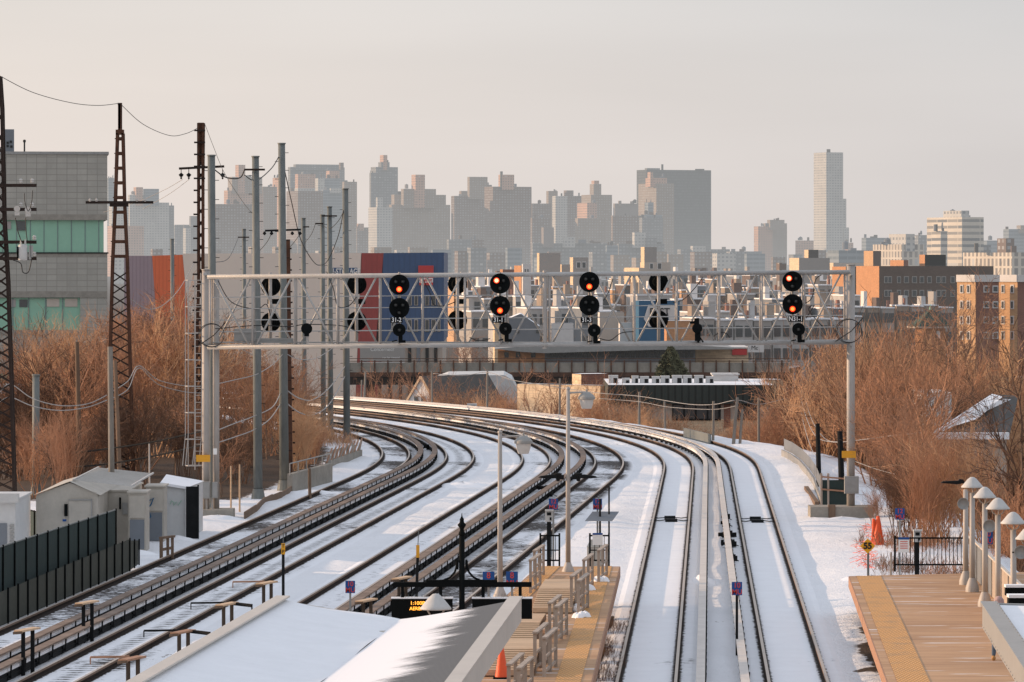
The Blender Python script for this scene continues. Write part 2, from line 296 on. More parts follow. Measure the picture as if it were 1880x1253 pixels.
# ------------------------------------------------------------------ mesh builder
class MB:
    def __init__(s): s.v, s.f, s.mi, s.uv = [], [], [], []
    def face(s, pts, mi=0, uv=None):
        b = len(s.v); s.v += [tuple(p) for p in pts]; s.f.append(tuple(range(b, b + len(pts)))); s.mi.append(mi)
        if uv is None:
            a, c = Vector(pts[0]), Vector(pts[1]); n = (c - a).cross(Vector(pts[-1]) - a)
            if n.length > 0: n.normalize()
            if abs(n.z) > 0.7: uv = [(p[0], p[1]) for p in pts]
            else:
                h = Vector((-n.y, n.x, 0)); h = h.normalized() if h.length > 0 else Vector((1, 0, 0))
                uv = [(Vector(p).dot(h), p[2]) for p in pts]
        s.uv += list(uv)
    def box(s, c, d, rz=0.0, mi=0, top=None):
        x, y, z = c; a, b, h = d[0] / 2, d[1] / 2, d[2] / 2; co, si = math.cos(rz), math.sin(rz)
        def P(i, j, k): return (x + i * a * co - j * b * si, y + i * a * si + j * b * co, z + k * h)
        q = [P(-1, -1, -1), P(1, -1, -1), P(1, 1, -1), P(-1, 1, -1), P(-1, -1, 1), P(1, -1, 1), P(1, 1, 1), P(-1, 1, 1)]
        for k, i in enumerate(((0, 1, 5, 4), (1, 2, 6, 5), (2, 3, 7, 6), (3, 0, 4, 7), (4, 5, 6, 7), (3, 2, 1, 0))):
            s.face([q[j] for j in i], top if (k == 4 and top is not None) else mi)
        return s
    def b2(s, x0, x1, y0, y1, z0, z1, mi=0, top=None):
        return s.box(((x0 + x1) / 2, (y0 + y1) / 2, (z0 + z1) / 2), (abs(x1 - x0), abs(y1 - y0), abs(z1 - z0)), 0, mi, top)
    def bar(s, p, q, w, h=None, mi=0):
        h = h or w; p, q = Vector(p), Vector(q); d = (q - p).normalized()
        up = Vector((0, 0, 1)) if abs(d.z) < 0.95 else Vector((0, 1, 0))
        a = d.cross(up).normalized() * w / 2; b = a.cross(d).normalized() * h / 2
        r = [p - a - b, p + a - b, p + a + b, p - a + b]; t = [x + (q - p) for x in r]
        for i in range(4): s.face([r[i], r[(i + 1) % 4], t[(i + 1) % 4], t[i]], mi)
        s.face(r[::-1], mi); s.face(t, mi); return s
    def tube(s, pts, r, n=8, mi=0, caps=True):
        pts = [Vector(p) for p in pts]; rs = r if isinstance(r, (list, tuple)) else [r] * len(pts)
        base = len(s.v); prev = None
        for i, p in enumerate(pts):
            d = (pts[min(i + 1, len(pts) - 1)] - pts[max(i - 1, 0)]).normalized()
            if prev is None:
                up = Vector((0, 0, 1)) if abs(d.z) < 0.9 else Vector((1, 0, 0)); a = d.cross(up).normalized()
            else: a = (prev - d * prev.dot(d)).normalized()
            prev = a; b = d.cross(a)
            for k in range(n):
                t = 2 * math.pi * k / n; s.v.append(tuple(p + (a * math.cos(t) + b * math.sin(t)) * rs[i]))
        for i in range(len(pts) - 1):
            for k in range(n):
                k2 = (k + 1) % n
                s.f.append((base + i * n + k, base + i * n + k2, base + (i + 1) * n + k2, base + (i + 1) * n + k)); s.mi.append(mi); s.uv += [(0, 0)] * 4
        if caps and n > 2:
            s.f.append(tuple(base + k for k in range(n))[::-1]); s.mi.append(mi); s.uv += [(0, 0)] * n
            e = base + (len(pts) - 1) * n; s.f.append(tuple(e + k for k in range(n))); s.mi.append(mi); s.uv += [(0, 0)] * n
        return s
    def lathe(s, prof, c, axis='z', n=24, mi=0):
        base = len(s.v)
        for r, h in prof:
            for k in range(n):
                t = 2 * math.pi * k / n; a, b = r * math.cos(t), r * math.sin(t)
                s.v.append((c[0] + a, c[1] + b, c[2] + h) if axis == 'z' else (c[0] + a, c[1] + h, c[2] + b))
        for i in range(len(prof) - 1):
            for k in range(n):
                k2 = (k + 1) % n
                s.f.append((base + i * n + k, base + i * n + k2, base + (i + 1) * n + k2, base + (i + 1) * n + k)); s.mi.append(mi); s.uv += [(0, 0)] * 4
        return s
    def build(s, name, mats, parent=None, smooth=False, loc=None):
        me = bpy.data.meshes.new(name); me.from_pydata(s.v, [], s.f); 
        for m in (mats if isinstance(mats, (list, tuple)) else [mats]): me.materials.append(M[m] if isinstance(m, str) else m)
        me.polygons.foreach_set('material_index', s.mi)
        ul = me.uv_layers.new(name='UVMap'); ul.data.foreach_set('uv', [c for p in s.uv for c in p])
        if smooth: me.polygons.foreach_set('use_smooth', [True] * len(s.f))
        me.validate(); me.update()
        o = bpy.data.objects.new(name, me); col.objects.link(o)
        if parent is not None: o.parent = parent
        if loc is not None: o.location = loc
        return o

def tag(o, label=None, cat=None, group=None, kind=None):
    if label: o['label'] = label
    if cat: o['category'] = cat
    if group: o['group'] = group
    if kind: o['kind'] = kind
    return o
def thing(name, label, cat, loc=(0, 0, 0), rz=0.0, group=None):
    o = bpy.data.objects.new(name, None); col.objects.link(o); o.location = loc; o.rotation_euler = (0, 0, rz); o.empty_display_size = .2
    return tag(o, label, cat, group)
def dup(root, loc=None, rz=None, sc=None, label=None, group=None):
    kids = [c for c in bpy.data.objects if c.parent == root]
    r = root.copy(); col.objects.link(r)
    if loc is not None: r.location = loc
    if rz is not None: r.rotation_euler = (0, 0, rz)
    if sc is not None: r.scale = sc
    if label: r['label'] = label
    if group: r['group'] = group
    for k in kids:
        c = k.copy(); col.objects.link(c); c.parent = r
        for g in [x for x in bpy.data.objects if x.parent == k]:
            d = g.copy(); col.objects.link(d); d.parent = c
    return r
def text(name, s, size, loc, mat, parent=None, sx=1.0, ext=0.004, rz=0.0, align='CENTER', bold=0.0, ls=None):
    cu = bpy.data.curves.new(name, 'FONT'); cu.body = s; cu.size = size; cu.align_x = align; cu.align_y = 'CENTER'; cu.extrude = ext; cu.offset = bold
    if ls: cu.space_line = ls
    to = bpy.data.objects.new(name, cu); col.objects.link(to)
    dg = bpy.context.evaluated_depsgraph_get(); me = bpy.data.meshes.new_from_object(to.evaluated_get(dg))
    bpy.data.objects.remove(to); me.materials.clear(); me.materials.append(M[mat])
    o = bpy.data.objects.new(name, me); col.objects.link(o); o.location = loc; o.rotation_euler = (R(90), 0, rz); o.scale = (sx, 1, 1)
    if parent is not None: o.parent = parent
    return o

# ------------------------------------------------------------------ camera, light, sky
cam = bpy.data.cameras.new('camera'); co = bpy.data.objects.new('camera', cam); col.objects.link(co)
co.location = (0, 0, CH); co.rotation_euler = (R(90), 0, 0)
cam.sensor_width = 36; cam.lens = 36 * F / 1880; cam.shift_y = -(626.5 - HY) / 1880; cam.clip_start = 1; cam.clip_end = 60000
scene.camera = co
scene.view_settings.view_transform = 'Standard'; scene.view_settings.look = 'None'; scene.view_settings.exposure = 0
SUN_EL, SUN_B = R(11.5), R(14)                     # low sun on the left, a little beyond the subject
sdir = Vector((-math.cos(SUN_EL) * math.cos(SUN_B), math.cos(SUN_EL) * math.sin(SUN_B), math.sin(SUN_EL)))
sl = bpy.data.lights.new('sun', 'SUN'); sl.energy = 5.0; sl.angle = R(0.6); sl.color = (1.0, 0.67, 0.42)
so = bpy.data.objects.new('sun', sl); col.objects.link(so); so.rotation_euler = sdir.to_track_quat('Z', 'Y').to_euler(); so.location = (-60, 100, 60)
w = bpy.data.worlds.new('World'); scene.world = w; w.use_nodes = True; nt = w.node_tree; nt.nodes.clear()
sky = nt.nodes.new('ShaderNodeTexSky'); sky.sky_type = 'NISHITA'; sky.sun_disc = False; sky.sun_elevation = SUN_EL
sky.sun_rotation = math.atan2(sdir.x, sdir.y); sky.dust_density = 3.0; sky.air_density = 1.0
bg = nt.nodes.new('ShaderNodeBackground'); bg.inputs[1].default_value = 0.06
nt.links.new(sky.outputs[0], bg.inputs[0])
# thin winter overcast in front of the clear sky: a soft, slightly uneven veil
tc = nt.nodes.new('ShaderNodeTexCoord'); sp = nt.nodes.new('ShaderNodeSeparateXYZ'); nt.links.new(tc.outputs['Generated'], sp.inputs[0])
mr = nt.nodes.new('ShaderNodeMapRange'); nt.links.new(sp.outputs['Z'], mr.inputs[0]); mr.inputs[1].default_value = 0.0; mr.inputs[2].default_value = 0.075
cr = nt.nodes.new('ShaderNodeValToRGB'); nt.links.new(mr.outputs[0], cr.inputs[0])
cr.color_ramp.elements[0].color = (0.79, 0.715, 0.68, 1); cr.color_ramp.elements[1].color = (0.75, 0.735, 0.73, 1)
e = cr.color_ramp.elements.new(0.55); e.color = (0.80, 0.745, 0.715, 1)
mp = nt.nodes.new('ShaderNodeMapping'); mp.inputs['Scale'].default_value = (3, 3, 22); nt.links.new(tc.outputs['Generated'], mp.inputs[0])
nz = nt.nodes.new('ShaderNodeTexNoise'); nz.inputs['Scale'].default_value = 2.2; nz.inputs['Detail'].default_value = 5; nz.inputs['Roughness'].default_value = .45; nt.links.new(mp.outputs[0], nz.inputs[0])
# warmer and lighter towards the sun (left), cooler to the right
mx1 = nt.nodes.new('ShaderNodeMapRange'); nt.links.new(sp.outputs['X'], mx1.inputs[0]); mx1.inputs[1].default_value = -0.13; mx1.inputs[2].default_value = 0.13
cw = nt.nodes.new('ShaderNodeMix'); cw.data_type = 'RGBA'; nt.links.new(mx1.outputs[0], cw.inputs[0]); cw.inputs[6].default_value = (1.09, 1.06, 1.02, 1); cw.inputs[7].default_value = (0.90, 0.93, 0.955, 1)
m1 = nt.nodes.new('ShaderNodeMix'); m1.data_type = 'RGBA'; m1.blend_type = 'MULTIPLY'; m1.inputs[0].default_value = 1
nt.links.new(cr.outputs[0], m1.inputs[6]); nt.links.new(cw.outputs[2], m1.inputs[7])
nr = nt.nodes.new('ShaderNodeMapRange'); nt.links.new(nz.outputs[0], nr.inputs[0]); nr.inputs[1].default_value = .3; nr.inputs[2].default_value = .7; nr.inputs[3].default_value = .965; nr.inputs[4].default_value = 1.03
m2 = nt.nodes.new('ShaderNodeVectorMath'); m2.operation = 'SCALE'; nt.links.new(m1.outputs[2], m2.inputs[0]); nt.links.new(nr.outputs[0], m2.inputs['Scale'])
# the upper sky is a cooler grey blue
up = nt.nodes.new('ShaderNodeMapRange'); nt.links.new(sp.outputs['Z'], up.inputs[0]); up.inputs[1].default_value = .08; up.inputs[2].default_value = .6
m3 = nt.nodes.new('ShaderNodeMix'); m3.data_type = 'RGBA'; nt.links.new(up.outputs[0], m3.inputs[0]); nt.links.new(m2.outputs[0], m3.inputs[6]); m3.inputs[7].default_value = (0.74, 0.79, 0.90, 1)
bg2 = nt.nodes.new('ShaderNodeBackground'); nt.links.new(m3.outputs[2], bg2.inputs[0]); bg2.inputs[1].default_value = 1.04
ms = nt.nodes.new('ShaderNodeMixShader'); ms.inputs[0].default_value = 0.90
nt.links.new(bg.outputs[0], ms.inputs[1]); nt.links.new(bg2.outputs[0], ms.inputs[2])
wo = nt.nodes.new('ShaderNodeOutputWorld'); nt.links.new(ms.outputs[0], wo.inputs[0])

# ------------------------------------------------------------------ track alignment
TR = [(-6.47, .077), (-2.88, .077), (1.33, .080), (5.30, .083), (9.00, .0455), (12.45, .0415)]
CXC = -210.0                                        # all six curves share this centre (y = 240)
def track_pts(k, off=0.0, s0=-215, s1=125, step=1.0):
    x0, sl = TR[k]; Rk = x0 - CXC; tot = sl * Rk; L = min(24, tot * 1.6); d = tot - L / 2
    out = []; x, y, s = x0, 240.0, 0.0; back = []
    def head(s):
        if s >= 0: return -s / Rk
        q = -s
        if q < d: return q / Rk
        if q < d + L: t = q - d; return (d + t - t * t / (2 * L)) / Rk
        return sl
    h = 0.25
    n = int(-s0 / h)
    for i in range(n):
        back.append((x, y, head(s), s)); a = head(s - h / 2); x -= math.sin(a) * h; y -= math.cos(a) * h; s -= h
    back.reverse(); pts = back[:]
    x, y, s = x0, 240.0, 0.0
    for i in range(int(s1 / h)):
        a = head(s + h / 2); x += math.sin(a) * h; y += math.cos(a) * h; s += h; pts.append((x, y, head(s), s))
    pts = pts[::int(step / h)]
    return [(x + math.cos(a) * off, y - math.sin(a) * off, a, s) for x, y, a, s in pts]
CEN = [track_pts(k) for k in range(6)]
def tx(k, Y):
    P = CEN[k]
    for i in range(1, len(P)):
        if P[i][1] >= Y: t = (Y - P[i - 1][1]) / (P[i][1] - P[i - 1][1]); return P[i - 1][0] + t * (P[i][0] - P[i - 1][0])
    return P[-1][0]
TXC = {}
def txc(k, Y):
    q = round(Y)
    if (k, q) not in TXC: TXC[(k, q)] = tx(k, q)
    return TXC[(k, q)]
def sm(t): t = max(0, min(1, t)); return t * t * (3 - 2 * t)
def lat(X, Y):                                      # signed distances outside the outer and inner edge of the rail corridor, nearest-track distance
    if Y <= 240:
        Yc = max(Y, 30); return X - txc(5, Yc), txc(0, Yc) - X, min(abs(X - txc(k, Yc)) for k in range(6))
    r = math.hypot(X - CXC, Y - 240); return r - (12.45 - CXC), (-6.47 - CXC) - r, min(abs(r - (t[0] - CXC)) for t in TR)
def ground(X, Y, bumps=True):
    dr, dl, dn = lat(X, Y)
    h = 0.0
    if dr > 0:
        if Y > 205 or dr > 9: h = -8 * sm((dr - (6 if Y <= 205 else 4.6 - 2.6 * sm((Y - 250) / 30))) / 15)
    if dl > 12: h = -6 * sm((dl - 14) / 30)
    if bumps:
        f = sm((dn - 1.55) / 0.7)
        h += f * (0.04 + 0.10 * noise.noise((X * .45, Y * .16, 0)) + .05 * noise.noise((X * 1.1, Y * .4, 3))) - (1 - f) * 0.03
    return h

xs = []; x = -46.0
while x < 46: xs.append(x); x += 0.55
g_ = 0.8; xr = xs[-1]; xl = xs[0]; R_, L_ = [], []
while xr < 9000: xr += g_; xl -= g_; g_ *= 1.14; R_.append(xr); L_.append(xl)
xs = L_[::-1] + xs + R_
ys = [-400, -100, 0, 30]; y = 60.0
while y < 350: ys.append(y); y += 1.1
g_ = 1.5
while y < 24000: ys.append(y); y += g_; g_ *= 1.12
m = MB(); nx = len(xs)
for yy in ys:
    for xx in xs: m.v.append((xx, yy, ground(xx, yy)))
for j in range(len(ys) - 1):
    for i in range(nx - 1):
        a = j * nx + i; m.f.append((a, a + 1, a + nx + 1, a + nx)); m.mi.append(0); m.uv += [(0, 0)] * 4
go = tag(m.build('ground', 'snow', smooth=True), kind='structure')
EARTH = [[gp(px, py)[:2] for px, py in P] for P in (
    [(1556, 1140), (1585, 1150), (1606, 1150), (1640, 1190), (1680, 1270), (1628, 1262), (1588, 1228), (1598, 1205), (1586, 1185), (1575, 1165)],
    [(1112, 1130), (1124, 1132), (1120, 1160), (1110, 1195), (1100, 1215), (1096, 1258), (1070, 1258), (1090, 1195)])]
def inside(P, x, y):
    c = False; n = len(P)
    for i in range(n):
        a, b = P[i], P[i - 1]
        if (a[1] > y) != (b[1] > y) and x < (b[0] - a[0]) * (y - a[1]) / (b[1] - a[1]) + a[0]: c = not c
    return c
at = go.data.color_attributes.new('litter', 'FLOAT_COLOR', 'POINT'); vals = []
for xx, yy, zz in m.v:
    f = 0.0
    if 100 < yy < 420 and abs(xx) < 120:
        dr, dl, dn = lat(xx, yy)
        if yy > 196: f = max(f, sm((dl - 2.6) / 2.5) * sm((yy - 196) / 8))
        if yy > 140: f = max(f, .8 * sm((dr - 8) / 4)); 
        if yy > 212: f = max(f, sm((dr - 5.5) / 3))
        if yy < 150:
            for P_ in EARTH:
                if inside(P_, xx, yy): f = 1.0
    elif yy >= 420: f = .75
    vals += [f, f, f, 1]
at.data.foreach_set('color', vals)

names = ['leftmost', 'second', 'third', 'fourth', 'fifth', 'rightmost']
desc = ['leftmost railway track, dark ballast patches showing through its snow',
        'second railway track from the left, speckled line of stones down its middle',
        'third railway track from the left, smooth snow between its rails',
        'fourth railway track from the left, its dark sleepers showing beside the island platform',
        'fifth railway track, straight rails in clean snow just right of the island platform',
        'rightmost railway track, clean snow between rails beside the right platform']
for k in range(6):
    P = CEN[k]
    root = thing('railway_track', desc[k], 'railway track', (P[0][0], P[0][1], 0), group='railway tracks')
    ox, oy = P[0][0], P[0][1]
    m = MB(); us = [-1.5, -1.15, -.75, -.3, .3, .75, 1.15, 1.5]
    for i in range(len(P)):
        x, y, a, s = P[i]
        for u in us: m.v.append((x + math.cos(a) * u - ox, y - math.sin(a) * u - oy, 0.0 if abs(u) < 1.4 else -.06))
    n = len(us)
    for i in range(len(P) - 1):
        for j in range(n - 1):
            m.f.append((i * n + j, i * n + j + 1, (i + 1) * n + j + 1, (i + 1) * n + j)); m.mi.append(0)
            m.uv += [(us[j], P[i][3]), (us[j + 1], P[i][3]), (us[j + 1], P[i + 1][3]), (us[j], P[i + 1][3])]
    m.build('track_bed', 'bed%d' % k, root)
    for sd in (-1, 1):
        m = MB(); pr = [(-.07, 0), (-.012, .035), (-.014, .10), (-.04, .115), (-.04, .175), (.04, .175), (.04, .115), (.014, .10), (.012, .035), (.07, 0)]
        Q = track_pts(k, sd * 0.755)
        for x, y, a, s in Q:
            for u, z in pr: m.v.append((x + math.cos(a) * u - ox, y - math.sin(a) * u - oy, z + .005))
        n = len(pr)
        for i in range(len(Q) - 1):
            for j in range(n - 1): m.f.append((i * n + j + 1, i * n + j, (i + 1) * n + j, (i + 1) * n + j + 1)); m.mi.append(1 if j == 4 else 2 if j in (3, 5) else 0); m.uv += [(0, 0)] * 4
        m.build('rail', ['rail', 'railhead', 'railside'], root)

# third rails with their cover boards
tdesc = {0: ('third rail under a brown cover board, right of the leftmost track', 1), 1: ('third rail under a brown cover board, left of the second track', -1),
         2: ('third rail under a brown cover board, right of the third track', 1), 3: ('third rail under a brown cover board, left of the fourth track', -1),
         4: ('third rail under a frosted pale cover board, right of the fifth track', 1), 5: ('third rail under a frosted pale cover board, left of the rightmost track', -1)}
bk = MB()                                            # one bracket: goose neck arm, foot and insulator
bk.bar((0, 0, .02), (0, 0, .2), .16, .16); bk.bar((.12, 0, .1), (.14, 0, .42), .04, .05); bk.bar((.14, 0, .42), (-.02, 0, .42), .04, .04); bk.bar((0, 0, .1), (.15, 0, .1), .05, .05)
bmesh_ = None
for k in range(6):
    lb, sd = tdesc[k]
    Q = track_pts(k, sd * 1.40, s0=-190 if k > 2 else -165, s1=105)
    ox, oy = Q[0][0], Q[0][1]
    root = thing('third_rail', lb, 'third rail', (ox, oy, 0), group='third rails')
    def strip(pr, mats, name, mi=None, gaps=()):
        m = MB(); n = len(pr)
        for x, y, a, s in Q:
            for u, z in pr: m.v.append((x + math.cos(a) * u - ox, y - math.sin(a) * u - oy, z))
        for i in range(len(Q) - 1):
            if any(a <= Q[i][3] < b for a, b in gaps): continue
            for j in range(n): j2 = (j + 1) % n; m.f.append((i * n + j2, i * n + j, (i + 1) * n + j, (i + 1) * n + j2)); m.mi.append(0); m.uv += [(0, 0)] * 4
        return m.build(name, mats, root)
    wd = .15 if k < 4 else .115
    strip([(-wd, .42), (-wd, .465), (wd, .465), (wd, .42)], 'coverwood' if k < 4 else 'coverpale', 'cover_board')
    strip([(-.08, .12), (-.03, .15), (-.05, .24), (.05, .24), (.03, .15), (.08, .12)], 'dark', 'conductor_rail')
    strip([(-.055, .242), (-.05, .32), (0, .36), (.05, .32), (.055, .242)], 'snow_clean', 'snow_on_rail')
    if k < 4: strip([(.0, .0), (.0, .12), (.05, .12), (.05, .0)], 'dark', 'rail_skirt')
    cnt = 0; last = -1e9
    cand = []
    for x, y, a, s in track_pts(k, sd * 1.40, s0=-190, s1=60, step=.25):
        if s - last >= 1.85 and y > 112: cand.append((x, y, a)); last = s
    for x, y, a in cand[:100]:
        if bmesh_ is None: o = bk.build('bracket', 'dark', root); bmesh_ = o.data
        else: o = bpy.data.objects.new('bracket', bmesh_); col.objects.link(o); o.parent = root
        o.location = (x - ox, y - oy, 0); o.rotation_euler = (0, 0, -a)

# ------------------------------------------------------------------ signal gantry
GY = 187.0
gx0, gx1 = X_(378, GY), X_(1562, GY)
g = thing('signal_gantry', 'long pale lattice signal gantry spanning all the snowy tracks on two posts', 'signal gantry', (gx0, GY, 0))
def gz(x, side):                                     # top / bottom chord height, rising slightly to the right
    t = (x - gx0) / (gx1 - gx0)
    return (10.33 + .20 * t) if side else (7.32 + .22 * t)
for y in (GY - .62, GY + .62):
    for sd in (0, 1):
        m = MB(); m.tube([(0.1, y - GY, gz(gx0, sd)), (gx1 - gx0 - .1, y - GY, gz(gx1, sd))], .095, 12); m.build('chord', 'alum', g, smooth=True)
    NP = 15; W = (gx1 - gx0)
    for i in range(NP + 1):
        x = gx0 + .22 + (W - .44) * i / NP
        m = MB(); m.tube([(x - gx0, y - GY, gz(x, 0)), (x - gx0, y - GY, gz(x, 1))], .046, 8); m.build('upright', 'whitepost', g, smooth=True)
        if i < NP:
            xb = gx0 + .22 + (W - .44) * (i + 1) / NP
            a, b = ((x + .12, 1), (xb - .12, 0)) if (i + (y > GY)) % 2 == 0 else ((x + .12, 0), (xb - .12, 1))
            m = MB(); m.tube([(a[0] - gx0, y - GY + .02, gz(a[0], a[1])), (b[0] - gx0, y - GY + .02, gz(b[0], b[1]))], .042, 8); m.build('diagonal', 'alum', g, smooth=True)
for i in range(16):                                  # cross ties over the walkway
    x = gx0 + .22 + (W - .44) * i / 15
    m = MB()
    for sd in (0, 1): m.tube([(x - gx0, -.6, gz(x, sd)), (x - gx0, .6, gz(x, sd))], .04, 6)
    m.build('cross_tie', 'alum', g)
m = MB(); m.box((W / 2, 0, 7.52), (W - .6, .8, .04)); m.build('walkway_grating', 'grey', g)
for zz in (.62, 1.12, 1.6, 2.1):
    for y in (-.5, .5):
        m = MB(); m.tube([(.3, y, 7.35 + zz), (W - .3, y, 7.56 + zz)], .018, 6); m.build('handrail', 'alum', g)
m = MB(); xm_ = X_(1000, GY) - gx0
for y in (-.62, .62):
    m.tube([(xm_, y, 7.25), (xm_, y, 10.6)], .085, 10)
    for z in (7.42, 10.42): m.lathe([(0, -.03), (.17, -.03), (.17, .03), (0, .03)], (xm_, y, z), 'z', 12)
m.build('splice_frame', 'whitepost', g, smooth=False)
for nm, x, zt in (('post', 0, 10.62), ('post', W, 10.82)):
    m = MB(); m.tube([(x, 0, .3), (x, 0, zt)], .175 if x else .16, 20); m.lathe([(0, zt), (.19, zt), (.19, zt + .04), (0, zt + .04)], (x, 0, 0), 'z', 20)
    if not x: m.tube([(.42, .3, .3), (.42, .3, 10.3)], .14, 14)
    m.build(nm, 'whitepost', g, smooth=True)
    m = MB()
    for z in (7.45, 10.45): m.bar((x, -.62, z), (x, .62, z), .12, .12)
    m.build('end_bracket', 'alum', g)
m = MB(); m.box((0.1, 0, .1), (2.2, 1.6, .55)); m.build('footing', 'concrete', g)
m = MB(); m.box((W - .45, -.2, .18), (2.7, 1.7, .66)); m.build('footing', 'concrete', g)
for x in (0, W):
    m = MB(); m.box((x - .1, -.25, 2.55 if not x else 2.72), (.60, .03, .30)); m.build('yellow_plate', 'yellow', g)
m = MB(); m.box((.42, -.34, 2.85), (.16, .02, .26)); m.build('white_plate', 'whitetext', g)
for x, z, w_, h_ in ((-.05, 1.2, .52, .72), (.42, 1.2, .22, .68), (W, 1.42, .60, .74)):
    m = MB(); m.box((x, -.36, z), (w_, .34, h_)); m.box((x, -.54, z), (w_ * .86, .02, h_ * .9))
    m.build('control_cabinet', 'grey', g)
for x in (-.15, .05, .3):
    m = MB(); m.tube([(x, -.3, .25), (x, -.33, .9)], .045, 8); m.build('cable_duct', 'whitepost', g)
m = MB(); bx = X_(450, GY) - gx0; m.box((bx, 0, 7.83), (.92, .5, .54)); m.box((bx, 0, 7.92), (.98, .56, .03)); m.build('equipment_box', 'grey', g)
m = MB(); m.box((X_(502, GY) - gx0, 0, 7.62), (1.7, .3, .14)); m.build('cable_tray', 'grey', g)

# ladder with safety cage at the left post
lad = thing('caged_ladder', 'white caged ladder hanging beside the left gantry post', 'ladder', (X_(362, GY), GY + .3, 0))
z0, z1 = Z_(855, GY), Z_(515, GY)
m = MB()
for x in (-.12, .22): m.bar((x, 0, z0 - .2), (x, 0, z1), .05, .05)
m.build('stringers', 'whitepost', lad)
m = MB(); z = z0
while z < z1: m.tube([(-.12, 0, z), (.22, 0, z)], .018, 6); z += .3
m.build('rungs', 'whitepost', lad)
m = MB()
def hoop(z, r=.36): return [(.05 - r * 1.15 * math.sin(t), -r * 1.0 * (1 - math.cos(t)) * .9, z) for t in [i * math.pi / 8 - .1 for i in range(9)]]
H_ = [(-.12, 0), (-.40, -.12), (-.50, -.40), (-.36, -.66), (-.05, -.72), (.2, -.5)]
z = z0
while z <= z1 + .01:
    m.tube([(a, b, z) for a, b in H_], .022, 6); z += (z1 - z0) / 7
for a, b in H_[1:]: m.bar((a - (.12 if b < -.3 else 0), b, z0), (a, b, z0 + 1.3), .035, .02); m.bar((a, b, z0 + 1.3), (a, b, z1), .035, .02)
m.build('cage', 'whitepost', lad)

def coil(name, label, px, py, r, Y, n=4):
    c = ap(px, py, Y); m = MB()
    for i in range(n):
        rr = r * (1 - .05 * i); m.tube([(c[0] + rr * math.cos(t) + .03 * i, c[1] - .06 * i, c[2] + rr * .92 * math.sin(t)) for t in [k * math.pi / 14 for k in range(29)]], .016, 5)
    m.tube([(c[0] - r, c[1], c[2] - r * .8), (c[0] + r * .2, c[1] - .1, c[2]), (c[0] + r * 1.1, c[1], c[2] + r)], .022, 5)
    return tag(m.build(name, 'wire'), label, 'cable')
coil('cable_coil', 'loops of black cable on the left gantry post under the lattice', 388, 616, .55, GY - .75, 2)
coil('cable_coil', 'loops of black cable tied to the right gantry post', 1558, 608, .56, GY - .75, 2)

# signals
def disc(m, r, depth, seg=36):
    m.lathe([(0, -.02), (r, -.02), (r, .02), (r * .72, .06), (r * .55, depth), (0, depth)], (0, 0, 0), 'y', seg)
def lens(parent, x, z, lit=None, r=.085):
    r = .125 if lit else r  # lit lens is enlarged so its red rim stands for the glow
    m = MB(); m.lathe([(r * 1.05, -.16), (r * 1.15, -.16), (r * 1.15, -.02)], (x, 0, z), 'y', 16)
    v = m.build('hood', 'black', parent)
    m = MB(); m.lathe([(0, -.055), (r, -.04), (r, -.03)], (x, 0, z), 'y', 16); l = m.build('lens', 'lens' if not lit else 'lamp_red', parent, smooth=False)
    if lit:
        m = MB(); m.lathe([(0, -.075), (r * .68, -.068), (r * .68, -.05)], (x, 0, z), 'y', 16); m.build('lamp_core', lit, l)
def head3(px, py, Y, parent, lit=None):
    c = ap(px, py, Y)
    h = bpy.data.objects.new('signal_head', None); col.objects.link(h); h.parent = parent
    p0 = parent.location; h.location = (c[0] - p0[0], c[1] - p0[1], c[2] - p0[2])
    m = MB(); disc(m, .435, .22); m.build('backboard', 'black', h, smooth=False)
    for i, (x, z) in enumerate(((-.15, .13), (.15, .13), (0, -.20))):
        # position 0 top left, 1 top right, 2 bottom
        lens(h, x, z, ('lamp_white' if i == 0 else 'lamp_core') if lit == i else None)
SIG = [(733, (523, 566), (2, None), 733, 606, '31-2', 728, 'three black signal heads over the 31-2 plate, only the top one lit orange'),
       (918, (521, 562), (0, 2), 928, 604, '31-1', 915, 'three black signal heads over the 31-1 plate, the upper two both lit'),
       (1082, (518, 561), (2, None), 1091, 607, '31-3', 1077, 'three black signal heads over the 31-3 plate, the top one lit orange'),
       (1455, (517, 559), (0, 2), 1466, 605, 'N31-1', 1461, 'three black signal heads over the N31-1 plate at the right end of the gantry')]
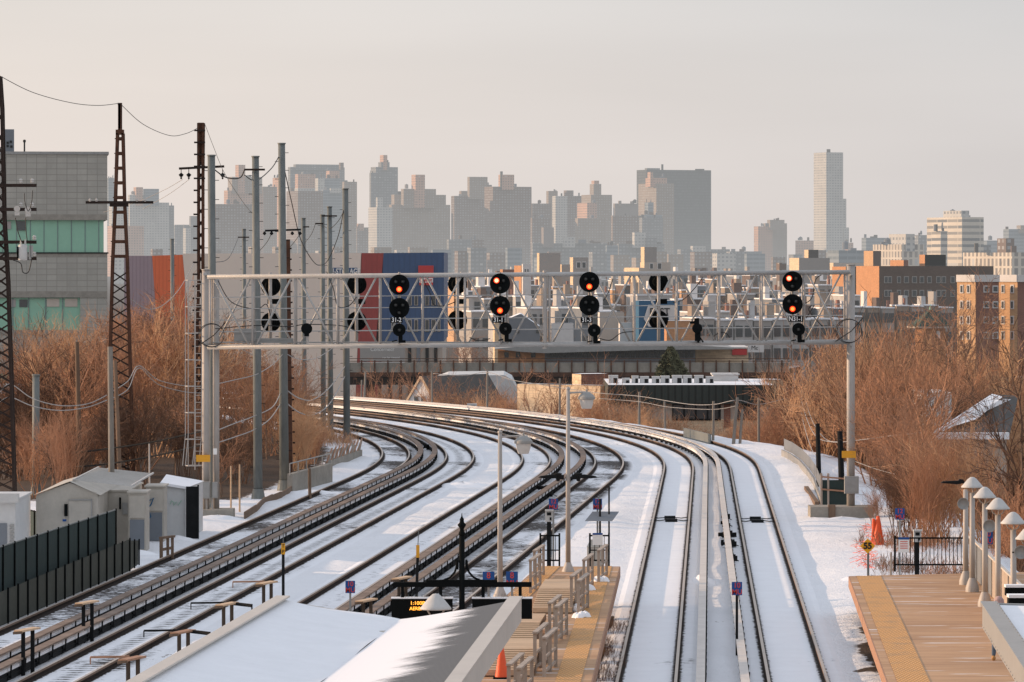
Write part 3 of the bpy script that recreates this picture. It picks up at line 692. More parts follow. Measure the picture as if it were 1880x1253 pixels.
for px, ys_, lit, sx_, sy_, s, lx, lab in SIG:
    Y = GY - 1.0
    c = ap(px, 560, Y); t = thing('railway_signal', lab, 'signal', (c[0], Y, c[2]))
    for py, li in zip(ys_, lit): head3(px, py, Y, t, li)
    m = MB(); a = ap(px, 500, Y + .2); b = ap(px, 632, Y + .2); m.tube([(a[0] - c[0], .22, a[2] - c[2]), (b[0] - c[0], .22, b[2] - c[2])], .05, 8)
    for py in (510, 628): q = ap(px, py, Y); m.bar((0, .22, q[2] - c[2]), (0, .42, q[2] - c[2]), .08, .08)
    m.build('mast', 'whitepost', t)
    q = ap(sx_, sy_, Y); h = bpy.data.objects.new('small_signal_head', None); col.objects.link(h); h.parent = t; h.location = (q[0] - c[0], -.05, q[2] - c[2])
    m = MB(); disc(m, .275, .25, 28); m.build('backboard', 'black', h); lens(h, 0, 0, None, .085)
    m = MB(); m.box((.05, .12, -.38), (.18, .18, .3)); m.box((.12, .1, -.5), (.30, .1, .12)); m.bar((-.1, .1, -.45), (-.3, .15, -.5), .05); m.build('mounting', 'black', h)
    q = ap(lx, 588 if s != 'N31-1' else 586, Y - .06)
    wdt = .52 if len(s) == 4 else .64
    m = MB(); m.box((q[0] - c[0], -.10, q[2] - c[2]), (wdt, .02, .24)); pl = m.build('number_plate', 'black', t)
    text('plate_text', s, .27, (q[0] - c[0], -.125, q[2] - c[2]), 'whitetext', pl, sx=.86, bold=.004)
for px, ya, yb, lab in ((497, 526, 592, 'leftmost of the signals seen from behind, black round boards inside the lattice'),
                        (655, 523, 590, 'signal seen from behind in front of the red wall, two black round boards'),
                        (840, 522, 588, 'signal seen from behind just left of the lit 31-1 signal, two black boards'),
                        (1209, 518, 588, 'signal seen from behind in front of the teal painted wall, two black boards')):
    Y = GY + .95; c = ap(px, 556, Y); t = thing('rear_signal', lab, 'signal', (c[0], Y, c[2]))
    for py in (ya, yb):
        q = ap(px, py, Y); m = MB(); m.lathe([(0, -.1), (.22, -.1), (.3, -.02), (.42, -.02), (.42, .02), (0, .02)], (0, .1, q[2] - c[2]), 'y', 32); m.box((.0, -.1, q[2] - c[2]), (.34, .2, .38)); m.build('signal_head', 'black', t)
    m = MB(); m.box((.12, -.05, .05), (.5, .18, .22)); m.build('junction_box', 'black', t)
    m = MB(); m.tube([(0, -.28, -1.65), (0, -.28, 1.3)], .075, 10); m.build('mast', 'whitepost', t, smooth=True)
for px, py, lab in ((563, 604, 'small round black signal seen from behind near the left end of the gantry'), (1280, 603, 'small black signal seen side on, dark against the orange brick wall')):
    Y = GY - .8; c = ap(px, py, Y); t = thing('dwarf_signal', lab, 'signal', c)
    m = MB()
    if px < 600: m.lathe([(0, -.08), (.24, -.05), (.24, .05), (.12, .2), (0, .2)], (0, 0, 0), 'y', 20); m.box((0, .05, -.2), (.2, .2, .24))
    else:
        m.lathe([(0, -.2), (.2, -.16), (.22, .0), (.18, .2), (0, .22)], (0, 0, 0), 'y', 20); m.box((-.02, 0, .3), (.2, .3, .26)); m.box((-.2, 0, .24), (.22, .12, .1)); m.box((.02, 0, -.3), (.24, .22, .5)); m.bar((.05, 0, -.3), (.26, 0, -.6), .06)
    m.build('head', 'black', t)
    m = MB(); m.tube([(0, .05, -.2), (.06, .1, -.62)], .05, 8); m.build('stem', 'dark' if px > 600 else 'whitepost', t)

def wire(pts, r=.018, mat='wire', label='', name='overhead_wire', cat='wire', sag=0.0, group=None, kind=None):
    """pts: (px, py, Y) points; sag is in metres at mid-span"""
    P = [Vector(ap(*p)) for p in pts]; m = MB(); out = []
    if len(P) == 2:
        for i in range(17): t = i / 16; q = P[0].lerp(P[1], t); q.z -= sag * 4 * t * (1 - t); out.append(q)
    else:
        for i in range(len(P) - 1):
            p0, p1, p2, p3 = P[max(i - 1, 0)], P[i], P[i + 1], P[min(i + 2, len(P) - 1)]
            for k in range(7):
                t = k / 7; out.append(.5 * ((2 * p1) + (p2 - p0) * t + (2 * p0 - 5 * p1 + 4 * p2 - p3) * t * t + (3 * p1 - p0 - 3 * p2 + p3) * t ** 3))
        out.append(P[-1])
    m.tube(out, r, 5); return tag(m.build(name, mat, smooth=True), label, cat, group)
for i, (pts, lb) in enumerate([
    ([(395, 604, GY), (470, 598, GY), (530, 600, GY), (563, 596, GY), (630, 599, GY), (660, 612, GY)], 'black cable slung through the left end of the lattice'),
    ([(600, 500, GY + .5), (612, 530, GY + .5), (620, 562, GY + .5), (640, 562, GY + .5), (655, 545, GY + .5)], 'black cable drooping to the signal back before the red wall'),
    ([(400, 515, GY), (425, 555, GY), (470, 568, GY), (490, 560, GY), (500, 600, GY)], 'black cable drooping to the leftmost signal back'),
    ([(775, 510, GY), (790, 540, GY), (797, 560, GY), (815, 562, GY), (835, 555, GY)], 'thin cable drooping across the blue wall'),
    ([(900, 622, GY), (880, 626, GY), (862, 620, GY)], 'short black cable below the 31-1 plate'),
    ([(1125, 512, GY), (1118, 535, GY), (1108, 552, GY)], 'black cable slanting beside the 31-3 signal'),
    ([(1095, 620, GY), (1120, 625, GY), (1140, 612, GY), (1165, 609, GY)], 'black cable lying on the walkway right of the 31-3 signal'),
    ([(1290, 510, GY), (1275, 530, GY), (1255, 550, GY), (1235, 556, GY)], 'black cable slanting above the teal wall'),
    ([(1472, 560, GY), (1490, 548, GY), (1497, 515, GY), (1508, 505, GY)], 'black cable running up beside the N31-1 signal'),
    ([(1480, 585, GY), (1495, 560, GY), (1485, 570, GY), (1510, 600, GY)], 'tangled black cable right of the N31-1 signal'),
    ([(1310, 618, GY), (1320, 612, GY), (1332, 612, GY), (1340, 620, GY)], 'low black cable loop on the walkway near the right')]):
    wire(pts, .02, 'wire', lb, 'signal_cable', 'cable')

# ------------------------------------------------------------------ galvanised monopoles
def monopole(px_t, py_t, px_b, Y, wt, wb, label, arm=None, base=0.0, bolts=True, mat='galv'):
    x0, x1 = X_(px_b, Y), X_(px_t, Y); zt = Z_(py_t, Y); g0 = base
    t = thing('steel_pole', label, 'pole', (x0, Y, g0)); dx = x1 - x0; zt -= g0
    rt, rb = wt * Y / F / 2, wb * Y / F / 2
    m = MB(); m.tube([(0, 0, -.3), (dx * .5, 0, zt * .5), (dx, 0, zt)], [rb, (rb + rt) / 2, rt], 14); m.build('shaft', mat, t, smooth=True)
    m = MB(); m.lathe([(0, zt), (rt * 1.18, zt), (rt * 1.18, zt + .06), (0, zt + .06)], (dx, 0, 0), 'z', 14); m.lathe([(rb * 1.5, .0), (rb * 1.5, .08), (rb * 1.15, .5), (rb, .5)], (0, 0, 0), 'z', 14); m.build('collar', mat, t)
    if bolts:
        m = MB(); z = 1.5; i = 0
        while z < zt - .4:
            f = z / zt; r = rb + (rt - rb) * f; sd = 1 if i % 2 else -1
            m.tube([(dx * f, 0, z), (dx * f + sd * (r + .16), 0, z)], .014, 4); z += .42; i += 1
        m.build('step_bolts', 'dark', t)
    if arm:
        py, l, r_ = arm; z = Z_(py, Y) - g0; m = MB(); m.bar((X_(l, Y) - x0, -.25, z), (X_(r_, Y) - x0, -.25, z), .07, .09); m.build('crossarm', 'rustdark', t)
    return t
monopole(388, 287, 392, 189.5, 14, 15, 'tall grey steel pole standing directly behind the left gantry post')
monopole(469, 289, 474, 201, 13, 17, 'tall grey steel pole with short crossarm, second to the right of the gantry post', (312, 449, 487))
monopole(517, 265, 522, 209, 13, 18, 'tallest grey steel pole, its top highest of the row', None)
monopole(634, 348, 637, 262, 11, 13, 'rightmost of the tall grey steel poles, by the curve')
monopole(605, 381, 607, 268, 9, 11, 'grey steel pole with crossarm just left of the rightmost pole', (397, 592, 619))
monopole(592, 396, 594, 275, 8, 10, 'thin grey steel pole squeezed beside a taller one near the curve', (411, 579, 594))
monopole(557, 402, 559, 300, 8, 10, 'short distant grey pole with small crossarm before the brown brick towers', (417, 557, 568), -2)
monopole(448, 422, 449, 320, 7, 8, 'distant grey pole with crossarm before the beige warehouse wall', (436, 437, 458), -2)
monopole(316, 440, 318, 350, 7, 8, 'distant grey pole standing before the orange siding', None, -3)
monopole(66, 690, 66, 205, 13, 14, 'low grey steel pole left of the lattice tower among the bushes', None, 0, False)

# ------------------------------------------------------------------ rusty lattice towers
def lattice(name, label, Y, left, right, py_solid, py_x, cat='pylon', mat='rust', matd='rustdark', base=0.0, rung=27, depth=.55):
    """left / right: lists of (px, py) for the two edges, top to bottom"""
    def e(L, py):
        for i in range(len(L) - 1):
            if L[i][1] <= py <= L[i + 1][1]: t = (py - L[i][1]) / (L[i + 1][1] - L[i][1]); return L[i][0] + t * (L[i + 1][0] - L[i][0])
        return L[-1][0]
    x0 = X_((left[-1][0] + right[-1][0]) / 2, Y); t = thing(name, label, cat, (x0, Y, base))
    def P(px, py, y=0): return (X_(px, Y) - x0, y, Z_(py, Y) - base)
    for L, sd in ((left, 1), (right, -1)):
        for y in (0, depth):
            m = MB()
            for i in range(len(L) - 1): m.bar(P(L[i][0] + sd * 2, L[i][1], y), P(L[i + 1][0] + sd * 2, L[i + 1][1], y), .125, .10)
            m.build('leg', mat if L[-1][1] < 600 else mat, t)
    py = py_solid
    while py < py_x:
        m = MB(); m.bar(P(e(left, py), py), P(e(right, py), py), .05, .16); m.bar(P(e(left, py), py, depth), P(e(right, py), py, depth), .05, .16)
        m.bar(P(e(left, py) - 2, py, -.02), P(e(right, py) + 2, py, -.02), .05, .05); py += rung; m.build('batten', mat, t)
    m = MB(); bot = left[-1][1]; st = 22
    while py < bot:
        q = min(py + st, bot)
        for y in (0, depth):
            m.bar(P(e(left, py), py, y), P(e(right, q), q, y), .045, .04); m.bar(P(e(right, py), py, y + .03), P(e(left, q), q, y + .03), .045, .04)
        py = q
    m.build('cross_bracing', matd, t)
    return t, P, e
t, P, e = lattice('lattice_tower', 'rusty lattice tower with a single long crossarm, tapering to a twin-bar tip', 214,
    [(217, 190), (217, 237), (213, 245), (209, 372), (204, 480), (200, 630), (204, 866)], [(222, 190), (222, 237), (227, 245), (230, 372), (235, 480), (239, 630), (246, 866)], 255, 480)
m = MB(); m.box((P(219.5, 243)[0], .2, P(0, 243)[2]), (.38, .5, .25)); m.box((P(219.5, 191)[0], .2, P(0, 191)[2]), (.2, .3, .1)); m.build('head_plate', 'rust', t)
m = MB(); m.bar(P(158, 372, -.15), P(282, 372, -.15), .12, .13); m.bar(P(202, 377, -.1), P(236, 377, -.1), .15, .16); arm_ = m.build('crossarm', 'rustdark', t)
m = MB()
for px in (166, 178, 252, 267): q = P(px, 369, -.2); m.lathe([(0, -.04), (.05, -.04), (.07, .03), (.03, .1), (0, .12)], q, 'z', 10)
m.build('insulators', 'insul', arm_)
t, P, e = lattice('lattice_tower', 'dark rusty lattice tower cut by the left photo edge, carrying wires and a transformer', 186,
    [(-8, 140), (-8, 200), (-12, 400), (-16, 520), (-18, 700), (-20, 912)], [(1, 140), (5, 200), (9, 400), (16, 520), (22, 700), (28, 912)], 215, 230, mat='rustdark')
for py, l, r_ in ((341, -30, 68), (385, -30, 68), (445, -30, 68), (475, -30, 68)):
    m = MB(); m.bar(P(l, py, -.2), P(r_, py, -.2), .12, .14); a_ = m.build('crossarm', 'rustdark', t)
    m = MB()
    for px in ((39, 60) if py < 440 else (64,)): q = P(px, py - 4, -.2); m.lathe([(0, 0), (.05, 0), (.09, .05), (.05, .1), (.09, .13), (.03, .2), (0, .2)], q, 'z', 12)
    m.build('insulators', 'insul', a_)
for px, py, r_ in ((33, 384, .13), (53, 386, .13)):
    q = P(px, py, -.35); m = MB(); m.lathe([(0, -.05), (r_, -.05), (r_, .05), (0, .05)], q, 'y', 20); m.box((q[0], q[1] + .05, q[2] - .2), (.2, .18, .16)); m.build('cutout', 'insul', t)
q = ap(42, 464, 185.3); tr = thing('transformer', 'pale grey transformer can hanging on the dark tower at the left edge', 'transformer', q)
m = MB(); m.lathe([(0, -.33), (.19, -.33), (.2, -.28), (.2, .28), (.16, .34), (0, .36)], (0, 0, 0), 'z', 20); m.build('tank', 'cap', tr, smooth=True)
m = MB()
for k in range(6): m.box((-.22 + .02 * (k % 2), 0, 0), (.03, .3, .5))
m.build('fins', 'cap', tr)
m = MB(); m.box((.3, 0, .0), (.1, .12, .6)); m.box((.38, 0, .05), (.1, .12, .5)); m.build('fuse_holder', 'grey', tr)
m = MB(); m.lathe([(0, .36), (.05, .36), (.03, .55), (0, .55)], (-.08, 0, 0), 'z', 8); m.lathe([(0, .36), (.05, .36), (.03, .55), (0, .55)], (.1, 0, 0), 'z', 8); m.build('bushings', 'insul', tr)
t, P, e = lattice('lattice_pole', 'slim rusty lattice pole with a short crossarm beside the caged ladder', 230,
    [(362, 226), (362, 520), (357, 700), (355, 850)], [(375, 226), (374, 330), (374, 520), (371, 700), (370, 850)], 240, 246)
m = MB(); m.box((P(368.5, 262)[0], .25, P(0, 262)[2]), (.30, .4, 2.1)); m.build('solid_head', 'rust', t)
m = MB()
for py in range(240, 640, 22): m.bar(P(357 - (py - 240) * .01, py, -.15), P(377, py, -.15) if py < 330 else P(364, py, -.15), .07, .09)
m.build('step_brackets', 'rustdark', t)
m = MB(); m.bar(P(329, 310, -.15), P(412, 306, -.15), .1, .12); a_ = m.build('crossarm', 'rustdark', t)
m = MB()
for px in (333, 347, 409): q = P(px, 311, -.15); m.tube([q, (q[0], q[1], q[2] - .25)], .02, 5); m.lathe([(0, -.42), (.05, -.42), (.14, -.3), (.03, -.2), (0, -.2)], q, 'z', 10); m.lathe([(0, -.55), (.05, -.5), (.05, -.44), (0, -.42)], q, 'z', 8)
m.build('insulators', 'dark', a_)
# rusty post behind the tallest steel pole
Y = 222; x0 = X_(532, Y); t = thing('rusty_pole', 'rusty post with crossarm and insulators half hidden by the tallest steel pole', 'pole', (x0, Y, 0))
m = MB(); m.bar((0, 0, 0), (X_(527, Y) - x0, 0, Z_(440, Y)), .3, .25); m.build('shaft', 'rust', t)
m = MB()
for k in range(20): z = 1.2 + k * .55; m.box((.22 - .01 * k, 0, z), (.12, .1, .08))
m.build('step_brackets', 'rustdark', t)
m = MB(); m.bar((X_(487, Y) - x0, -.2, Z_(424, Y)), (X_(553, Y) - x0, -.2, Z_(422, Y)), .09, .1); a_ = m.build('crossarm', 'dark', t)
m = MB()
for px in (486, 499, 537, 551): m.lathe([(0, -.1), (.1, -.02), (.04, .1), (0, .1)], (X_(px, Y) - x0, -.2, Z_(429, Y)), 'z', 10)
m.build('insulators', 'dark', a_)

# ------------------------------------------------------------------ timber poles
def woodpole(pxt, pyt, pxb, Y, w_, label, mat='poleb', base=None, group=None, name='timber_pole'):
    g0 = ground(X_(pxb, Y), Y) if base is None else base
    x0 = X_(pxb, Y); r = w_ * Y / F / 2; m = MB()
    m.tube([(0, 0, -.3), ((X_(pxt, Y) - x0) * .5, 0, (Z_(pyt, Y) - g0) * .5), (X_(pxt, Y) - x0, 0, Z_(pyt, Y) - g0)], [r * 1.1, r, r * .9], 9)
    return tag(m.build(name, mat, smooth=False, loc=(x0, Y, g0)), label, 'pole', group)
woodpole(202, 637, 206, 171, 11, 'grey square timber pole rising in front of the beige equipment hut', 'poleg')
woodpole(211, 662, 222, 196, 8, 'leaning brown timber pole right behind the grey timber pole')
woodpole(141, 628, 147, 215, 9, 'dark timber pole standing among brown twigs before the grey building')
woodpole(1453, 672, 1442, 292, 7, 'left pole of the leaning timber pair joined by a top bar', 'poleb')
woodpole(1481 - 16, 672, 1452, 292, 9, 'right and thicker pole of the leaning timber pair joined by a top bar', 'poleb')
m = MB(); m.bar(ap(1449, 675, 291.7), ap(1468, 672, 291.7), .12, .12); tag(m.build('crossbar', 'stuccow'), 'pale bar lying across the tops of the two leaning timber poles', 'crossbar')
for i, (a, b, c, Y, w_, lb) in enumerate([(1354, 730, 1346, 262, 6, 'tall thin grey pole at the right end of the green topped building'), (1310, 737, 1309, 268, 5, 'thin grey pole rising over the low grey fence'),
    (1363, 752, 1358, 262, 5, 'shorter leaning grey pole next to the tallest one there'), (1393, 731, 1393, 274, 5, 'grey pole at the left edge of the right thicket'),
    (1174, 720, 1173, 300, 5, 'slim grey pole in front of the beige wall corner'), (1220, 737, 1221, 292, 4, 'thin pole in front of the building windows'),
    (1028, 695, 1027, 318, 4, 'thin grey pole with a small box before the beige windowless wall'), (895, 682, 894, 334, 4, 'grey pole standing by the vaulted grey roof'),
    (793, 682, 793, 342, 4, 'brown pole rising beside the white gabled house'), (671, 683, 668, 350, 4, 'leaning pale pole far left behind the curve'),
    (664, 698, 663, 352, 3, 'shorter thin pole next to the leaning pale pole')]):
    woodpole(a, b, c, Y, w_, lb, 'poleg')
woodpole(1501, 778, 1504, 212, 9, 'black timber post left of the right gantry post', 'dark')
woodpole(1542, 792, 1546, 205, 11, 'thicker black timber post close to the right gantry post', 'dark')
woodpole(274, 815, 275, 190, 3, 'thin pale rod standing over the hut roof', 'whitepost')
woodpole(424, 856, 424, 189, 3.2, 'left of two thin pale stakes in the snow', 'timber')
woodpole(440, 853, 440, 190, 3.2, 'right of two thin pale stakes in the snow', 'timber')
woodpole(568, 860, 569, 202, 6, 'short brown timber stump post in front of the retaining wall', 'poleb')

def out_y(px, d):
    Y = 245.0
    while lat(X_(px, Y), Y)[0] < d: Y += 1.0
    return Y
# wires: pixel end points with distances
W_ = [([(0, 140, 186), (60, 170, 190), (130, 189, 200), (180, 194, 208), (219, 190, 214)], .016, 'wire', 'thin wire sagging between the two leftmost rusty towers'),
 ([(222, 192, 214), (262, 228, 218), (310, 249, 224), (340, 246, 227), (362, 236, 230)], .016, 'wire', 'thin wire sagging from the tapering tower to the slim lattice pole'),
 ([(376, 228, 230), (392, 270, 228), (412, 318, 225), (445, 370, 222), (470, 400, 218)], .013, 'wire', 'thin wire dropping steeply right of the slim lattice pole'),
 ([(394, 312, 200), (415, 326, 200), (440, 327, 201), (449, 312, 201)], .03, 'wire', 'heavy black cable looping between the first two steel poles'),
 ([(449, 322, 201), (470, 332, 203), (498, 310, 207), (512, 288, 209)], .025, 'wire', 'black cable looping up to the tallest steel pole'),
 ([(522, 310, 209), (535, 370, 222), (552, 440, 240), (575, 480, 255), (588, 487, 262), (602, 478, 265), (622, 430, 262), (633, 370, 262)], .025, 'wire', 'long black cable drooping from the tallest pole to the rightmost pole'),
 ([(335, 330, 230), (300, 350, 245), (250, 372, 262), (190, 390, 285)], .012, 'wiregrey', 'upper faint wire fanning left from the slim lattice pole'),
 ([(347, 330, 230), (310, 357, 245), (262, 384, 262)], .012, 'wiregrey', 'second faint wire fanning left from the slim lattice pole'),
 ([(394, 482, 230), (420, 474, 260), (437, 438, 320)], .018, 'wire', 'cable rising to the distant pole before the beige warehouse'),
 ([(500, 425, 222), (490, 445, 222), (468, 470, 224)], .015, 'wire', 'cable hanging left from the rusty crossarm'),
 ([(551, 430, 222), (540, 445, 222), (527, 460, 224)], .015, 'wire', 'cable hanging right from the rusty crossarm'),
 ([(579, 412, 275), (572, 430, 282), (560, 446, 300)], .018, 'wire', 'cable rising to the thin squeezed pole'),
 ([(632, 385, 262), (622, 405, 265), (606, 420, 268), (594, 415, 275)], .02, 'wire', 'cable looping between the rightmost pole and its neighbour'),
 ([(0, 720, 186), (20, 706, 187), (60, 732, 190), (110, 745, 194), (160, 742, 196), (196, 726, 198)], .022, 'wiregrey', 'upper pale cable sagging across the left bushes'),
 ([(0, 738, 186), (20, 730, 187), (60, 746, 190), (110, 754, 194), (160, 748, 196), (196, 735, 198)], .022, 'wiregrey', 'lower pale cable sagging across the left bushes'),
 ([(205, 720, 198), (235, 700, 200), (255, 672, 202), (290, 698, 205), (340, 709, 210), (372, 710, 212)], .02, 'wiregrey', 'pale cable peaking right of the big rusty tower'),
 ([(205, 732, 198), (235, 715, 200), (255, 676, 202), (290, 706, 205), (340, 720, 210), (372, 722, 212)], .02, 'wiregrey', 'second pale cable peaking right of the big rusty tower'),
 ([(72, 834, 205), (130, 832, 200), (200, 824, 196), (280, 812, 194), (345, 798, 192), (380, 790, 190)], .04, 'dark', 'upper thick dark cable running low behind the hut'),
 ([(72, 862, 205), (130, 858, 200), (200, 852, 196), (280, 838, 194), (345, 824, 192), (380, 814, 190)], .04, 'dark', 'lower thick dark cable running low behind the hut'),
 ([(395, 706, 190), (430, 698, 194), (470, 688, 200), (500, 670, 206), (520, 650, 209)], .02, 'wiregrey', 'pale cable rising between the steel poles under the gantry'),
 ([(400, 790, 190), (430, 778, 195), (465, 765, 200), (500, 748, 205), (515, 722, 209)], .025, 'wiregrey', 'pale cable bundle rising to the tallest pole'),
 ([(400, 813, 190), (430, 803, 195), (465, 790, 200), (495, 770, 205), (515, 742, 209)], .025, 'wiregrey', 'lowest pale cable rising to the tallest pole'),
 ([(525, 650, 209), (550, 660, 220), (580, 658, 240), (610, 640, 255), (634, 620, 262)], .02, 'wiregrey', 'pale cable just under the gantry between tallest and rightmost poles'),
 ([(528, 718, 209), (550, 732, 222), (575, 734, 240), (605, 712, 255), (634, 672, 262)], .03, 'wiregrey', 'thick pale cable swinging low toward the rightmost pole'),
 ([(528, 742, 209), (550, 758, 222), (575, 762, 240), (605, 742, 255), (634, 690, 262)], .03, 'wiregrey', 'thickest pale cable, lowest swing before the rightmost pole'),
 ([(240, 550, 214), (270, 568, 220), (300, 560, 228), (330, 530, 236), (358, 480, 240)], .018, 'wiregrey', 'pale cable swinging across the orange siding'),
 ([(440, 640, 215), (480, 655, 215), (515, 630, 212)], .015, 'wiregrey', 'thin pale wire under the gantry left end'),
 ([(795, 686, 308), (850, 690, 307), (895, 684, 306), (940, 698, 303), (990, 706, 300), (1028, 712, 300)], .02, 'wiregrey', 'pale wire strung along the thin poles behind the curve'),
 ([(1028, 712, 300), (1100, 722, 296), (1174, 728, 292), (1260, 742, 280), (1310, 743, 268), (1354, 735, 262), (1393, 743, 274), (1450, 730, 290)], .022, 'wiregrey', 'pale wire strung past the green topped building'),
 ([(1100, 732, 296), (1174, 738, 292), (1230, 748, 284), (1310, 752, 268), (1354, 745, 262)], .018, 'wiregrey', 'lower pale wire strung past the green topped building'),
 ([(1468, 720, 292), (1478, 760, 260), (1497, 800, 225), (1530, 812, 210), (1580, 808, 204), (1640, 800, 200), (1690, 795, 196)], .018, 'wiregrey', 'pale wire dropping from the leaning poles toward the right thicket'),
 ([(1468, 742, 292), (1476, 780, 255), (1490, 825, 225), (1502, 838, 212)], .018, 'wiregrey', 'pale wire dropping to the left black post'),
 ([(1475, 720, 292), (1490, 770, 250), (1515, 806, 222), (1545, 812, 205)], .018, 'wiregrey', 'pale wire dropping to the thicker black post'),
 ([(1571, 848, 190), (1610, 862, 186), (1650, 872, 182), (1700, 880, 178)], .015, 'wiregrey', 'thin wire crossing the right thicket low down'),
 ([(45, 355, 185), (46, 372, 185), (52, 388, 185), (58, 372, 185), (60, 350, 185)], .018, 'wire', 'small black loop under the top crossarm of the left edge tower'),
 ([(28, 400, 185), (33, 425, 185), (40, 445, 185)], .02, 'wire', 'left jumper cable down to the transformer'),
 ([(47, 400, 185), (48, 425, 185), (50, 442, 185)], .02, 'wire', 'right jumper cable down to the transformer'),
 ([(24, 478, 185), (38, 484, 185), (42, 500, 185), (52, 500, 185), (58, 478, 185)], .022, 'wire', 'black loop of cable under the transformer')]
for i, (pts, r_, mt, lb) in enumerate(W_): wire(pts, r_, mt, lb)

# ------------------------------------------------------------------ buildings: helpers
def corner_box(m, px0, pxm, px1, z0, z1, Y, a, mi=0, top=None):
    """box whose near vertical edge stands at column pxm: the lit left face spans px0..pxm, the shaded front pxm..px1"""
    xm = X_(pxm, Y); w_ = max((px1 - pxm) * Y / F / math.cos(a), .3); d = max((pxm - px0) * Y / F / math.sin(a), w_ * .25 + 2 if pxm - px0 < 1 else .3)
    f = Vector((math.cos(a), math.sin(a), 0)); l = Vector((-math.sin(a), math.cos(a), 0)); o = Vector((xm, Y, 0))
    c = [o, o + f * w_, o + f * w_ + l * d, o + l * d]
    for i in range(4):
        p, q = c[i], c[(i + 1) % 4]; L = (q - p).length
        m.face([(p.x, p.y, z0), (q.x, q.y, z0), (q.x, q.y, z1), (p.x, p.y, z1)], mi, [(0, z0), (L, z0), (L, z1), (0, z1)])
    m.face([(p.x, p.y, z1) for p in c], top if top is not None else mi, [(0, 0)] * 4)
    return c
def finish(root, parts, x, y, z):                    # move part meshes so that their root sits at the base
    for o in parts:
        for v in o.data.vertices: v.co.x -= x; v.co.y -= y; v.co.z -= z
        o.parent = root

FAC = {}
def fac(key):
    if key in FAC: return FAC[key]
    P = {'brown': ((.20, .15, .125), (.38, .38, .38), 3.6, 3.1, (.2, .72), (.3, .8)),  # window tones lighter than the wall are painted sky reflection
         'tan': ((.30, .245, .20), (.44, .44, .43), 3.4, 3.1, (.25, .7), (.3, .75)),
         'white': ((.52, .51, .48), (.22, .24, .26), 3.6, 3.1, (.2, .75), (.35, .8)),
         'pink': ((.56, .36, .27), (.13, .12, .12), 3.4, 3.1, (.25, .7), (.3, .75)),  # rosy fronts, wall colour raised to read as sunlit
         'grey': ((.20, .21, .215), (.36, .37, .38), 3.8, 3.3, (.15, .8), (.3, .8)),
         'dark': ((.075, .085, .09), (.13, .145, .15), 2.0, 3.8, (.1, .9), (.25, .85)),
         'blue': ((.26, .30, .33), (.15, .19, .22), 6.0, 3.6, (.04, .96), (.35, .85)),
         'glass': ((.36, .37, .38), (.16, .19, .21), 3.0, 3.7, (.06, .94), (.22, .88)),
         'blank': ((.27, .24, .225), (.27, .24, .225), 30, 30, (.9, .91), (.9, .91)),
         'bars': ((.62, .56, .47), (.16, .15, .15), 3.4, 4.2, (.35, .9), (.12, .9)),
         'bands': ((.60, .55, .47), (.17, .18, .19), 12, 3.6, (.02, .98), (.3, .75)),
         'sq': ((.15, .145, .14), (.30, .30, .30), 4.6, 3.6, (.3, .68), (.35, .72))}[key]
    FAC[key] = facade('facade ' + key, P[0], P[1], P[2], P[3], P[4], P[5], lit=.0 if key in ('dark', 'blue', 'glass') else .02); return FAC[key]
AT = R(24)
def tower(rows, label, Y=5500, name='apartment_tower', cat='building', z0=-8.0, a=AT, group=None):
    """rows: (part, px left, px corner, px right, py top, style[, extra depth offset])"""
    x = X_(rows[0][2], Y); root = thing(name, label, cat, (x, Y, z0), group=group); parts = []
    for i, r in enumerate(rows):
        m = MB(); yy = Y + (r[6] if len(r) > 6 else i * .35)
        zb = z0 if i == 0 or r[0] in ('wing', 'block') else Z_(rows[0][4], Y) - 4
        corner_box(m, r[1], r[2], r[3], zb, Z_(r[4], Y), yy, a)
        parts.append(m.build(r[0], fac(r[5])))
    finish(root, parts, x, Y, z0); return root
